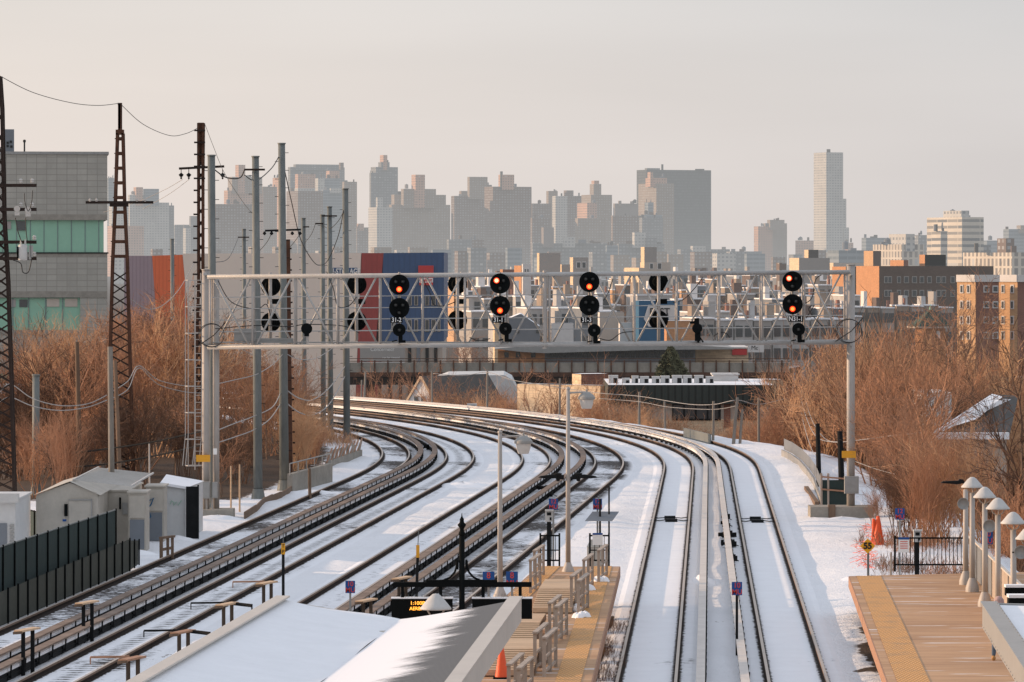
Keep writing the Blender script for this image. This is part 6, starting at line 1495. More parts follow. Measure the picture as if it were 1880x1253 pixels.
# long dark fence with windscreen
def fence_run(name, label, A, Bp, n, h0, h1, mat, postmat='black', rail=True, top=None, cat='fence', thick=.02):
    t = thing(name, label, cat, (A[0], A[1], A[2] if len(A) > 2 else 0)); B_ = Vector((Bp[0] - A[0], Bp[1] - A[1], 0)); nrm = Vector((B_.y, -B_.x, 0)).normalized()
    m = MB(); m.face([(0, 0, .03), tuple(B_ + Vector((0, 0, .03))), (B_.x, B_.y, h1), (0, 0, h0)], 0, [(0, 0), (B_.length, 0), (B_.length, h1), (0, h0)]); m.build('screen', mat, t)
    for i in range(n + 1):
        f = i / n; p = B_ * f + nrm * .03; m = MB(); m.tube([(p.x, p.y, 0), (p.x, p.y, h0 + (h1 - h0) * f + .05)], .03, 6); m.build('post', postmat, t)
    if rail: m = MB(); m.tube([(0, 0, h0), (B_.x, B_.y, h1)], .028, 6); m.build('top_rail', top or postmat, t)
    return t
A, Bq = gp(-25, 1163), gp(237, 1050)
fence_run('chain_link_fence', 'tall dark screened fence running back beside the leftmost track', (A[0] - .75, A[1] + 1, 0), (Bq[0] - .6, Bq[1] + 1.2, 0), 14, 2.15, 2.12, 'screen', 'black', top='galv')
fence_run('chain_link_fence', 'lower olive screened fence standing in front of the tall dark fence', A, Bq, 16, 1.05, 1.15, 'screen2', 'black', False)
p0 = gp(237, 1050); fence_run('chain_link_fence', 'short tattered end of fence turning toward the cabinets', (p0[0], p0[1], 0), (gp(254, 1038)[0], gp(254, 1038)[1], 0), 2, 1.1, .9, 'netting' if False else 'screen2', 'black', False)
p0, p1 = ap(95, 0, 172), ap(225, 0, 176); fence_run('chain_link_fence', 'dark screened fence section behind the beige hut at far left', (X_(30, 176), 176, 0), (X_(88, 170), 170, 0), 5, 1.1, 1.1, 'screen', 'black')

# retaining wall and railing by the curve (left), guard boards in the snow
Y = 210; A, Bq = gp(532, 905), gp(606, 884); t = thing('retaining_wall', 'low dark concrete retaining wall beside the tallest steel pole', 'wall', (A[0], A[1], 0))
m = MB(); m.bar((0, 0, .1), (Bq[0] - A[0], Bq[1] - A[1], .1), .25, 1.6); m.build('wall', 'concrete', t)
for i in range(6):
    f = i / 5; m = MB(); m.tube([((Bq[0] - A[0]) * f, (Bq[1] - A[1]) * f, .8), ((Bq[0] - A[0]) * f, (Bq[1] - A[1]) * f, 1.4)], .03, 6); m.build('post', 'grey', t)
m = MB(); m.tube([(0, 0, 1.38), (Bq[0] - A[0], Bq[1] - A[1], 1.38)], .03, 6); m.build('top_rail', 'grey', t)
A, Bq = gp(600, 860), gp(662, 838); t = thing('fence_panel_row', 'low pale fence of leaning panels at the inside of the curve', 'fence', (A[0], A[1], 0))
m = MB(); m.bar((0, 0, .12), (Bq[0] - A[0], Bq[1] - A[1], .12), .2, .5); m.build('base', 'concrete', t)
n = 9
for i in range(n):
    f0, f1 = i / n, (i + .9) / n; m = MB(); dx, dy = Bq[0] - A[0], Bq[1] - A[1]; tl = random.uniform(-.15, .15)
    m.face([(dx * f0, dy * f0, .3), (dx * f1, dy * f1, .3), (dx * f1 + tl, dy * f1, .85 + random.uniform(-.1, .1)), (dx * f0 + tl, dy * f0, .85)]); m.build('panel', 'concrete' if i % 2 else 'greywood', t)
    m = MB(); m.bar((dx * f0, dy * f0 - .1, .3), (dx * f1 + .1, dy * f1 - .1, 1.0), .07); m.build('brace', 'orangewood', t)
pts = [(449, 952), (470, 940), (486, 925), (500, 920), (516, 915), (535, 905)]
for i in range(5):
    a, b = gp(*pts[i]), gp(*pts[i + 1]); m = MB(); m.bar((0, 0, .12), (b[0] - a[0], b[1] - a[1], .16), .06, .3); tag(m.build('guard_board', 'poleb', loc=(a[0], a[1], 0)), 'short dark retaining board edging the snow between the poles and the track', 'board', 'retaining boards edging the snow')
# right side: curved concrete wall and screened fence by the gantry
wp = [(1436, 838), (1452, 846), (1468, 858), (1482, 874), (1494, 892), (1508, 930)]
t = thing('retaining_wall', 'curving snow topped concrete wall with wire fence right of the rightmost track', 'wall', gp(*wp[0])); o0 = t.location
for i in range(5):
    a, b = gp(*wp[i]), gp(*wp[i + 1]); m = MB(); m.bar((a[0] - o0.x, a[1] - o0.y, .1), (b[0] - o0.x, b[1] - o0.y, .1), .10, .55); m.build('wall_panel', 'grey', t)
    m = MB(); m.face([(a[0] - o0.x + .1, a[1] - o0.y, .38), (b[0] - o0.x + .1, b[1] - o0.y, .38), (b[0] - o0.x + .1, b[1] - o0.y, 1.0), (a[0] - o0.x + .1, a[1] - o0.y, 1.0)]); m.build('wire_fence', 'slate', t)
Y = 196; A = gp(1508, 938); t = thing('screen_fence', 'dark blue screened fence with two orange rails left of the gantry post', 'fence', A)
w_ = X_(1556, A[1]) - A[0]; m = MB(); m.b2(0, w_, 0, .05, 0, 1.35); m.build('screen', 'screen', t)
for z in (.95, 1.5): m = MB(); m.bar((0, -.05, z), (w_, -.05, z - .1), .06, .07); m.build('rail', 'orangewood', t)
for x in (0, .3): m = MB(); m.box((x, 0, .8), (.09, .09, 1.7)); m.build('post', 'greywood', t)
c = gp(1527, 953); m = MB(); m.box((0, 0, .3), (.3, .3, .6)); tag(m.build('timber_stump', 'poleb', loc=c), 'short timber stump beside the right gantry footing', 'stump')
m = MB(); m.bar(gp(1480, 897, .1), gp(1500, 926, .1), .2, .22); tag(m.build('timber_crib', 'poleb'), 'snow dusted timber crib stepping down beside the curved wall', 'timber')
# orange cones and netting beyond the platform
for px, py, h, lb in ((1604, 1003, 1.05, 'slim orange marker cone in front of the thicket'), (1612, 1003, 1.15, 'broader orange marker cone, right of the slim one')):
    c = gp(px, py); t = thing('traffic_cone', lb, 'traffic cone', c); r_ = .1 if px < 1610 else .26
    m = MB(); m.lathe([(r_, .03), (.06, h), (0, h + .02)], (0, 0, 0), 'z', 12); m.build('cone', 'cone', t); m = MB(); m.box((0, 0, .02), (r_ * 2.3, r_ * 2.3, .04)); m.build('base', 'cone', t)
random.seed(8); m = MB()
path = [(1592, 975), (1600, 985), (1622, 1000), (1590, 1008), (1578, 1018), (1600, 1030), (1582, 1040), (1602, 1052)]
for i in range(len(path) - 1):
    for k in range(9):
        a, b = path[i], path[i + 1]; f = k / 9; px, py = a[0] + (b[0] - a[0]) * f, a[1] + (b[1] - a[1]) * f; p = Vector(gp(px, min(py, 1052)))
        for j in range(4):
            q = p + Vector((random.uniform(-.25, .25), random.uniform(-.4, .4), random.uniform(.0, .38))); q2 = q + Vector((random.uniform(-.35, .35), random.uniform(-.3, .3), random.uniform(-.12, .12))); m.bar(q, q2, .012, .012)
tag(m.build('orange_netting', 'netting'), 'crumpled orange safety netting lying in the snow by the 55 sign', 'netting')

# ------------------------------------------------------------------ station: platforms
ZP = 1.2
def platform(name, label, L, Rr, zt=ZP, strips=()):
    """L, Rr: lists of (x, y) down each side, far end first"""
    ox, oy = L[0]; t = thing(name, label, 'platform', (ox, oy, 0))
    m = MB(); n = len(L)
    for i in range(n - 1):
        a, b, c, d = L[i], Rr[i], Rr[i + 1], L[i + 1]
        m.face([(d[0] - ox, d[1] - oy, zt), (c[0] - ox, c[1] - oy, zt), (b[0] - ox, b[1] - oy, zt), (a[0] - ox, a[1] - oy, zt)])
    m.build('deck', 'deck', t)
    m = MB()
    for S, s in ((L, -1), (Rr, 1)):
        for i in range(n - 1):
            a, b = S[i], S[i + 1]; m.bar((a[0] - ox, a[1] - oy, zt - .17), (b[0] - ox, b[1] - oy, zt - .17), .06, .33)
    m.bar((L[0][0] - ox, L[0][1] - oy, zt - .17), (Rr[0][0] - ox, Rr[0][1] - oy, zt - .17), .06, .33); m.build('edge_board', 'orangewood', t)
    m = MB(); y = L[0][1]
    for i in range(n - 1):
        a, b, c, d = L[i], Rr[i], Rr[i + 1], L[i + 1]
        k = max(2, int(abs(a[1] - d[1]) / 4.5))
        for j in range(k):
            f = (j + .15) / k
            xl, xr2 = a[0] + (d[0] - a[0]) * f, b[0] + (c[0] - b[0]) * f; yy = a[1] + (d[1] - a[1]) * f
            for x in (xl + .7, xr2 - .7): m.box((x - ox, yy - oy, .4), (.35, .35, 1.0))
    m.build('supports', 'dark', t)
    for (e0, e1, side) in strips:
        S, s = (L, 1) if side == 'L' else (Rr, -1); m = MB(); dist = 0
        for i in range(n - 1):
            a, d = S[i], S[i + 1]; ln = math.dist(a, d)
            p = [(a[0] + s * e0, a[1]), (a[0] + s * e1, a[1]), (d[0] + s * e1, d[1]), (d[0] + s * e0, d[1])]
            if s < 0: p = [p[1], p[0], p[3], p[2]]
            m.face([(p[3][0] - ox, p[3][1] - oy, zt + .012), (p[2][0] - ox, p[2][1] - oy, zt + .012), (p[1][0] - ox, p[1][1] - oy, zt + .012), (p[0][0] - ox, p[0][1] - oy, zt + .012)], 0,
                   [(0, dist + ln), (abs(e1 - e0), dist + ln), (abs(e1 - e0), dist), (0, dist)]); dist += ln
        m.build('tactile_strip', 'tactile', t)
    return t
# island platform, between the fourth and fifth tracks
cR = [(3.45, 139.9), (1.84, 101.4), (-.05, 60)]; cL = [(.85, 139.9), (-2.3, 101.4), (-5.6, 60)]
platform('island_platform', 'timber edged island platform with yellow tactile strips between the tracks', cL, cR, strips=((.24, .84, 'R'), (.1, .7, 'L')))
rL = [(10.5, 135.6), (8.75, 101.4), (6.7, 60)]; rR = [(16.5, 137.5), (14.6, 101.4), (12.6, 60)]
platform('side_platform', 'wide sunlit side platform with a yellow tactile strip at the lower right', rL, rR, strips=((.22, .98, 'L'),))
def pz(px, py): return gp(px, py, ZP)

# timber ramps and railings on the island platform
def railing(px, py, pyb, label, L=2.6, group=None, slope=.115, mat='greywood', nposts=3):
    Y = F * (CH - ZP) / (pyb - HY); x0 = X_(px, Y); h = min(Z_(py, Y) - ZP, 1.2); t = thing('timber_railing', label, 'railing', (x0, Y, ZP), 0, group)
    for i in range(nposts):
        f = i / (nposts - 1); m = MB(); m.box((L * slope * f, L * f, h / 2), (.085, .085, h)); m.build('post', mat, t)
    m = MB(); m.bar((-.0, -.1, h + .02), (L * slope, L + .1, h + .02), .12, .045); m.build('cap_rail', mat, t)
    m = MB(); m.bar((.0, 0, h * .5), (L * slope, L, h * .5), .04, .06); m.bar((.0, 0, .12), (L * slope, L, .12), .04, .07); m.build('side_boards', mat, t); return t
for px, py, pyb, lb in ((1099, 1012, 1069, 'farthest timber railing on the island platform, next to the right gate'), (1072, 1030, 1087, 'second farthest timber railing, left of the tactile strip'),
    (1049, 1060, 1126, 'left railing of the middle pair beside the stepped planks'), (1062, 1068, 1131, 'right railing of the middle pair beside the stepped planks'),
    (1009, 1109, 1170, 'left railing of the pair below the stepped planks'), (1021, 1116, 1182, 'right railing of the pair below the stepped planks'),
    (982, 1163, 1236, 'left railing of the nearest fully visible pair'), (999, 1173, 1243, 'right railing of the nearest fully visible pair'),
    (934, 1222, 1300, 'left railing of the pair cut by the bottom edge beside the cone'), (952, 1229, 1306, 'right railing of the pair cut by the bottom edge'),
    (974, 1030, 1090, 'left side timber railing at the top of the stepped planks'), (981, 1013, 1068, 'short timber railing behind the left side railing')):
    railing(px, py, pyb, lb)
def ramp(px0, px1, pyb, h, L, label, steps=2):
    Y = F * (CH - ZP) / (pyb - HY); x0, x1 = X_(px0, Y), X_(px1, Y); t = thing('timber_ramp', label, 'ramp', (x0, Y, ZP)); w = x1 - x0; sl = .06
    m = MB(); m.box((w / 2, .04, .10), (w, .08, .14)); m.build('kick_board', 'timber', t)
    m = MB(); n = 9
    for i in range(n):                                # the planks climb away from the camera, then level out
        y0 = L * .45 * i / n; z = .16 + (h - .16) * i / (n - 1); m.box((w / 2 + sl * y0, y0 + L * .45 / n / 2 + .08, z - .02), (w, L * .45 / n * .95, .05))
    m.build('ramp_planks', 'timber', t)
    m = MB(); n = 8
    for i in range(n):
        y0 = L * .46 + L * .54 * i / n; m.box((w / 2 + sl * y0, y0 + L * .27 / n + .08, h), (w, L * .54 / n * .95, .05))
    m.build('landing_planks', 'timber', t)
    m = MB()
    for x in (.03, w - .03): m.bar((x, .08, .08), (x + sl * L, L, h - .06), .06, .14)
    m.build('stringers', 'poleb', t)
    return t
ramp(978, 1050, 1127, .42, 7.0, 'stepped weathered timber ramp behind the black sign frame on the island platform')
ramp(900, 982, 1190, .40, 5.5, 'middle timber ramp on the island platform, partly under the canopy edge')
ramp(860, 980, 1243, .42, 5.0, 'nearest timber ramp on the island platform beside the red cone')
for i, (px, py) in enumerate(((1058, 1122), (1068, 1134), (1102, 1068), (1078, 1084))):
    c = pz(px, py); m = MB(); random.seed(i)
    for k in range(9): a = random.uniform(0, 6.28); r_ = random.uniform(0, .16); m.lathe([(.0, .16), (.08, .12), (.13, .03), (.14, 0)], (r_ * math.cos(a), r_ * 2 * math.sin(a), random.uniform(-.03, .03)), 'z', 8)
    tag(m.build('snow_clump', 'snow_clean', loc=c, smooth=True), 'small clump of snow at the foot of a timber railing', 'snow', 'snow clumps at the railing feet')
c = pz(921, 1246); t = thing('traffic_cone', 'red traffic cone on the platform beside the canopy edge', 'traffic cone', c)
m = MB(); m.lathe([(.16, .03), (.035, .82), (0, .84)], (0, 0, 0), 'z', 18); m.build('cone', 'cone', t, smooth=True); m = MB(); m.box((0, 0, .015), (.4, .4, .05)); m.build('base', 'black', t)

# gates at the platform end
def gate(x0, x1, Y, h, label, n, doubled=False, z=ZP):
    t = thing('iron_gate', label, 'gate', (x0, Y, z)); w = x1 - x0
    for x in (0, w): m = MB(); m.box((x, 0, h / 2 - .05), (.06, .06, h + .1)); m.build('frame_post', 'black', t)
    m = MB()
    for zz in (.12, h - .08): m.box((w / 2, 0, zz), (w, .04, .05))
    if not doubled: m.box((w / 2, 0, h * .45), (w, .035, .035)) if w < 1.5 else None
    m.build('rails', 'black', t); m = MB()
    for i in range(1, n): m.box((w * i / n, 0, h / 2), (.022, .022, h - .2))
    m.build('bars', 'black', t); return t
Y = 141
gate(X_(992, Y), X_(1027, Y), Y, 1.0, 'small black iron gate at the left of the island platform end', 5)
t = gate(X_(1083, Y), X_(1118, Y), Y, 1.0, 'small black iron gate with a white notice at the right of the island platform end', 4)
m = MB(); m.box((.25, -.04, .80), (.33, .02, .36)); nb = m.build('notice', 'whitetext', t); m = MB(); m.box((.25, -.055, .98), (.33, .01, .06)); m.build('notice_header', 'bluesign', nb)
t = gate(X_(1643, 139), X_(1772, 139), 139, 1.05, 'wide black iron fence across the end of the side platform', 18)
m = MB(); m.box((.28, -.05, .72), (.34, .02, .42)); nb = m.build('notice', 'whitetext', t); m = MB(); m.box((.28, -.065, .96), (.34, .01, .07)); m.build('notice_header', 'bluesign', nb)
m = MB()
for k in range(4): m.box((.28, -.065, .86 - k * .07), (.24, .01, .022))
m.build('notice_lines', 'redtext', nb)
for px, py, Y, lb in ((1008, 948, 142, 'pale gauge box on a dark post by the left gate of the island platform'), (1684, 985, 140, 'grey phone box on a dark post behind the side platform fence')):
    c = ap(px, py, Y); t = thing('control_box', lb, 'control box', (c[0], Y, .9)); 
    m = MB(); m.box((0, .1, (c[2] - .9) / 2), (.14, .12, c[2] - .9)); m.build('post', 'dark', t); m = MB(); m.box((0, 0, c[2] - .9), (.24, .2, .36)); m.box((.01, -.02, c[2] - .9 + .19), (.28, .26, .04)); b = m.build('box', 'cap', t)
    m = MB(); m.box((.0, -.11, c[2] - .82), (.14, .02, .1)); m.box((.05, -.11, c[2] - .98), (.06, .02, .1)); m.build('dial', 'dark', b)
# small equipment cabinet with a solar panel
c = gp(1098, 1030, .8); t = thing('solar_cabinet', 'grey equipment cabinet under a tilted solar panel beyond the island platform', 'cabinet', (X_(1095, 143), 143, 0))
m = MB(); m.box((-.05, .2, 1.15), (.5, .4, .95)); m.face([(-.32, -.02, 1.62), (.24, -.02, 1.62), (.1, .3, 1.85), (-.2, .3, 1.85)]); m.build('cabinet', 'beige', t)
m = MB(); m.tube([(.12, .1, .6), (.12, .1, 3.2)], .035, 8); m.tube([(.42, .3, .6), (.42, .3, Z_(893, 143))], .028, 8); m.build('posts', 'dark', t)
q = ap(1104, 944, 143); x0 = t.location.x; m = MB(); m.face([(q[0] - x0 - .55, -.3, q[2] - .22), (q[0] - x0 + .35, -.3, q[2] - .22), (q[0] - x0 + .6, .5, q[2] + .05), (q[0] - x0 - .28, .5, q[2] + .05)]); m.build('solar_panel', 'slate', t)

# small signs
def sign(px, py, Y, w, h, lines, label, mat='bluesign', tmat='redtext', base=None, size=None, pole='grey', polew=.03, pts=None, z0=0.0):
    c = ap(px, py, Y); t = thing('lineside_sign', label, 'sign', (c[0], Y, z0)); zc = c[2] - z0
    m = MB(); m.box((0, 0, zc), (w, .025, h)); p = m.build('panel', mat, t)
    n = len(lines)
    for i, s in enumerate(lines):
        sz = size or h / n * 1.08; text('sign_text', s, sz, (0, -.02, zc + h * (.5 - (i + .5) / n) - .005), tmat, p, sx=min(1.0, w * 1.36 / (sz * max(len(s), 2))), bold=.002)
    m = MB(); m.bar((0, .05, 0), (0, .05, zc + h * .45), polew * 2, polew * 2); m.build('post', pole, t); return t
sign(643, 1078, 131, .29, .37, ['10', 'MU'], 'blue 10 MU sign on a grey post left of centre, just beyond the snowy canopy')
sign(1353, 1081, 121.5, .29, .37, ['10', 'MU'], 'blue 10 MU sign on a tall dark post between the two right hand tracks', pole='dark', polew=.035)
sign(1016, 926, 142.5, .30, .36, ['12', 'MU'], 'left of the two blue 12 MU signs at the island platform end', z0=.6)
sign(1097, 926, 143.5, .30, .36, ['12', 'MU'], 'right of the two blue 12 MU signs, just above the solar panel', z0=.6)
sign(1652, 944, 142, .31, .37, ['12', 'MU'], 'blue 12 MU sign on a thin post before the right thicket', z0=.3)
sign(897, 1064, 118, .32, .42, ['8', 'MU'], 'left of the two blue 8 signs behind the black beam', z0=ZP)
sign(940, 1064, 118, .32, .42, ['8', 'MU'], 'right of the two blue 8 signs behind the black beam', z0=ZP)
# 55 diamond
c = ap(1593, 1003, 137.5); t = thing('speed_sign', 'amber diamond speed sign reading 55 at the end of the side platform', 'sign', (c[0], 137.5, 0))
m = MB(); r_ = .25; m.box((0, 0, 0), (.34, .02, .34)); o = m.build('panel', 'amber', t); o.location = (0, 0, c[2]); o.rotation_euler = (0, R(45), 0)
text('sign_text', '55', .27, (0, -.02, c[2]), 'blacktext', t, bold=.012)
m = MB(); m.bar((0.02, .05, 0), (.02, .05, c[2] + .15), .07, .05); m.build('post', 'galv', t)
m = MB(); m.bar((0, 0, 0), (0, 0, 1.75), .06, .06); tag(m.build('marker_post', 'greywood', loc=(X_(1636, 138.5), 138.5, 0)), 'plain thin post between the 55 sign and the iron fence', 'post')
# TP post and amber post
for px, pt, pyt, pyb, Y, lb, tx_ in ((520, 975, 998, 1018, 132, 'tall thin dark post with a small yellow TP plate left of the canopy', ('T', 'P')), (766, 975, 1001, 1024, 131, 'thin leaning post with an amber sleeve between the middle tracks', None)):
    c = ap(px, pyb, Y); zt = Z_(pt, Y); t = thing('marker_post', lb, 'post', (X_(px, Y) - (0 if tx_ else .05), Y, 0)); lean = 0 if tx_ else .08
    m = MB(); m.bar((0, 0, 0), (lean * .8, 0, Z_(pyb, Y)), .085, .07); m.build('post', 'dark', t)
    m = MB(); m.bar((lean * .9, 0, Z_(pyt, Y)), (lean * 1.15, 0, zt), .025, .025); m.build('whip', 'galv', t)
    m = MB(); m.box((lean * .85, -.02, Z_((pyt + pyb) / 2, Y)), (.10 if not tx_ else .115, .07, (pyb - pyt) * Y / F)); p = m.build('plate', 'yellow' if not tx_ else 'amber', t)
    if tx_:
        for k, s in enumerate(tx_): text('plate_text', s, .15, (0, -.07, Z_(pyt + 5 + k * 10, Y)), 'blacktext', p)

# timber T stands between the tracks
for i, (px, py, Y, arm, lb) in enumerate([(50, 1157, 116, 0, 'timber T stand at the lower left corner between the first two tracks'), (160, 1107, 126, 0, 'timber T stand further back beside the leftmost third rails'),
    (243, 1210, 108, 1, 'timber T stand at the bottom edge, lowest of the canopy side row'), (336, 1161, 116, 2, 'timber T stand with long dark arms, second of the canopy side row'),
    (417, 1110, 125.5, 2, 'timber T stand with dark arms, third of the canopy side row'), (490, 1071, 133.6, 1, 'timber T stand with a plank arm, next to the TP post'),
    (673, 1103, 127, 0, 'timber T stand right of the 10 MU sign by the canopy'), (738, 1062, 136, 0, 'timber T stand behind the left end of the black sign beam')]):
    c = ap(px, py, Y); H = c[2]; t = thing('timber_stand', lb, 'timber stand', (c[0], Y, 0)); ln = 1.15
    for k, (x, y) in enumerate(((-.09, -.16), (.12, .2))): m = MB(); m.box((x, y, H / 2 - .03), (.10, .10, H)); m.build('leg', 'dark' if i < 2 else 'poledark', t)
    m = MB(); m.bar((-.20, -.42, H), (.20, .42, H + .02), .26, .05); m.build('top_plank', 'orangewood' if i in (2, 3) else 'timber', t)
    m = MB(); m.bar((-.33, -.42, H - .05), (-.08, -.44, H - .03), .07, .07); m.build('end_block', 'poleb', t)
    if arm: m = MB(); m.bar((-1.05, .1, H + .03), (-.1, .3, H + .03), .06, .05); m.bar((-1.05, .1, H + .03), (-1.05, .1, H - .15), .03, .03); m.build('side_arm', 'orangewood' if arm == 1 else 'dark', t)
    if arm == 2: m = MB(); m.bar((.15, .3, H), (.72, -.1, H - .03), .07, .09); m.bar((.72, -.1, H), (.72, -.1, H - .25), .04, .04); m.build('bracket_arm', 'dark', t)

# tall lamp posts
for px, pyt, pyb, lx, ly, w, lb in ((918, 795, 1096, 961, 812, 9, 'tall pale lamp post left of the island ramp with a bell lamp over the tracks'), (1043, 715, 1050, 1077, 731, 8.5, 'tallest lamp post with a bell lamp and two dark floodlights on the island platform')):
    Y = F * (CH - ZP) / (pyb - HY); x0 = X_(px, Y); t = thing('platform_lamp', lb, 'lamp post', (x0, Y, ZP)); H = Z_(pyt, Y) - ZP
    m = MB(); m.tube([(0, 0, 0), (0, 0, H)], [.085, .06], 14); m.lathe([(.2, 0), (.2, .03), (.12, .22), (.09, .3)], (0, 0, 0), 'z', 16); m.lathe([(.07, H), (.07, H + .05), (0, H + .08)], (0, 0, 0), 'z', 12); m.build('post', 'whitepost', t, smooth=True)
    dx = X_(lx, Y) - x0; zl = Z_(ly, Y) - ZP; m = MB(); m.tube([(0, 0, H - .12), (dx * .5, 0, H - .1), (dx, 0, H - .1)], .03, 8); m.build('arm', 'whitepost', t)
    m = MB(); m.lathe([(0, .20), (.10, .18), (.20, .11), (.265, .03), (.27, -.04), (.22, -.05)], (dx, 0, zl), 'z', 28); m.lathe([(.03, .18), (.03, .26), (0, .28)], (dx, 0, zl), 'z', 8); m.build('lamp_cap', 'grey', t)
    m = MB(); m.lathe([(.225, -.045), (.20, -.20), (.155, -.33), (.14, -.34), (0, -.34)], (dx, 0, zl), 'z', 28); m.build('lamp_glass', 'frost', t)
    if px > 1000:
        zf = Z_(875, Y) - ZP
        for s in (-1, 1):
            fl = bpy.data.objects.new('floodlight', None); col.objects.link(fl); fl.parent = t; fl.location = (s * .32, -.05, zf)
            m = MB(); m.lathe([(0, -.16), (.05, -.14), (.1, 0), (.13, .1), (0, .12)], (0, 0, 0), 'z', 12); m.box((-s * .13, 0, -.02), (.12, .14, .14)); m.build('housing', 'dark', fl)
            m = MB()
            pr = [(s * .02, .05), (s * .2, .06), (s * .55, .01), (s * .62, -.03), (s * .4, -.06), (s * .02, -.05)]
            f = [(x, -.12, z) for x, z in pr]; b_ = [(x, .12, z) for x, z in pr]; m.face(f); m.face(b_[::-1])
            for i in range(6): m.face([f[i], b_[i], b_[(i + 1) % 6], f[(i + 1) % 6]])
            m.build('shade', 'dark', fl)
# right platform lamp row
def cone_lamp(px, pyt, pxb, pyb, label, Y=None, w=.66, base='cap'):
    Y = Y or F * (CH - ZP) / (pyb - HY); x0 = X_(pxb, Y); t = thing('cone_lamp', label, 'lamp post', (x0, Y, ZP)); zt = Z_(pyt, Y) - ZP; dx = X_(px, Y) - x0
    m = MB(); m.tube([(0, 0, 0), (dx * .7, 0, zt - .48)], [.085, .075], 14); m.lathe([(.2, 0), (.2, .12), (.15, .28), (.09, .42)], (0, 0, 0), 'z', 16); m.build('post', 'whitepost', t, smooth=True)
    m = MB()
    for s in (-1, 1): m.tube([(dx * .7, 0, zt - .5), (dx + s * .13, 0, zt - .42), (dx + s * .2, 0, zt - .28)], .018, 6)
    m.tube([(dx * .7, 0, zt - .5), (dx, -.15, zt - .42), (dx, -.2, zt - .28)], .018, 6); m.build('bracket', 'whitepost', t)
    m = MB(); m.lathe([(0, 0), (.06, -.01), (.14, -.07), (w / 2 * .8, -.22), (w / 2, -.29), (w / 2, -.315), (w / 2 * .9, -.32), (0, -.26)], (dx, 0, zt), 'z', 30); m.build('shade', 'cap', t, smooth=True); return t
cone_lamp(1785, 876, 1785, 1087, 'farthest white cone lamp of the side platform row')
cone_lamp(1808, 894, 1808, 1114, 'second cone lamp of the side platform row, beside the 10 MU sign')
cone_lamp(1832, 914, 1832, 1140, 'third cone lamp of the side platform row, standing over the pink hooded person')
cone_lamp(1860, 940, 1861, 1166, 'fourth cone lamp of the side platform row from the far end')
cone_lamp(1888, 968, 1889, 1192, 'nearest cone lamp of the row, cut by the right photo edge')
Y = F * (CH - ZP) / (1074 - HY); t = thing('lamp_post', 'plain pale post without a cone, farthest on the side platform, carrying horn and floodlight', 'lamp post', (X_(1773, Y), Y, ZP))
m = MB(); m.tube([(0, 0, 0), (0, 0, Z_(899, Y) - ZP)], [.09, .075], 14); m.lathe([(.2, 0), (.2, .12), (.15, .28), (.09, .42)], (0, 0, 0), 'z', 16); m.build('post', 'whitepost', t, smooth=True)
sign(1812, 987, 126, .34, .40, ['10', 'MU'], 'blue 10 MU sign mounted among the side platform lamps', z0=ZP)
Yc = 86; c = ap(800, 1090, Yc); x0 = c[0]; t = thing('cone_lamp', 'grey cone lamp poking up behind the canopy in front of the LED sign', 'lamp post', (x0, Yc, ZP)); zt = c[2] - ZP
m = MB(); m.lathe([(0, 0), (.06, -.01), (.14, -.08), (.27, -.24), (.31, -.29), (.31, -.315), (0, -.28)], (0, 0, zt), 'z', 30); m.build('shade', 'cap', t, smooth=True)
m = MB()
for s in (-1, 1): m.tube([(0, 0, zt - .6), (s * .12, 0, zt - .4), (s * .2, 0, zt - .28)], .018, 6)
m.tube([(0, 0, 0), (0, 0, zt - .6)], .08, 12); m.build('post', 'whitepost', t)
# loudspeakers and floodlight
def horn(px, py, Y, s, label):
    c = ap(px, py, Y); t = thing('loudspeaker', label, 'loudspeaker', c); m = MB()
    m.lathe([(.05, .22), (.07, .1), (.12, 0), (.17, -.06), (.18, -.06), (.16, 0), (.0, .0)], (0, 0, 0), 'y', 20); m.build('horn', 'grey', t, smooth=True); m = MB(); m.bar((0, .1, 0), (s, .15, -.02), .04); m.build('bracket', 'dark', t)
horn(1768, 925, 131, .12, 'round grey horn loudspeaker on the farthest lamp post'); horn(1816, 966, 121, -.1, 'pale horn loudspeaker above the 10 MU sign of the side platform'); horn(1874, 1014, 112, -.2, 'round horn loudspeaker at the right photo edge')
c = ap(1750, 887, 132.5); t = thing('floodlight', 'flat dark floodlight sticking out left of the farthest cone lamp', 'floodlight', c)
m = MB(); pr = [(-.38, -.0), (-.3, .05), (.15, .07), (.2, .12), (.3, .1), (.36, 0), (.1, -.04)]; f = [(x, -.1, z) for x, z in pr]; b_ = [(x, .1, z) for x, z in pr]; m.face(f[::-1]); m.face(b_)
for i in range(7): m.face([f[i], b_[i], b_[(i + 1) % 7], f[(i + 1) % 7]])
m.build('housing', 'dark', t); m = MB(); m.bar((.3, 0, 0), (.4, 0, -.02), .04); m.build('arm', 'dark', t)
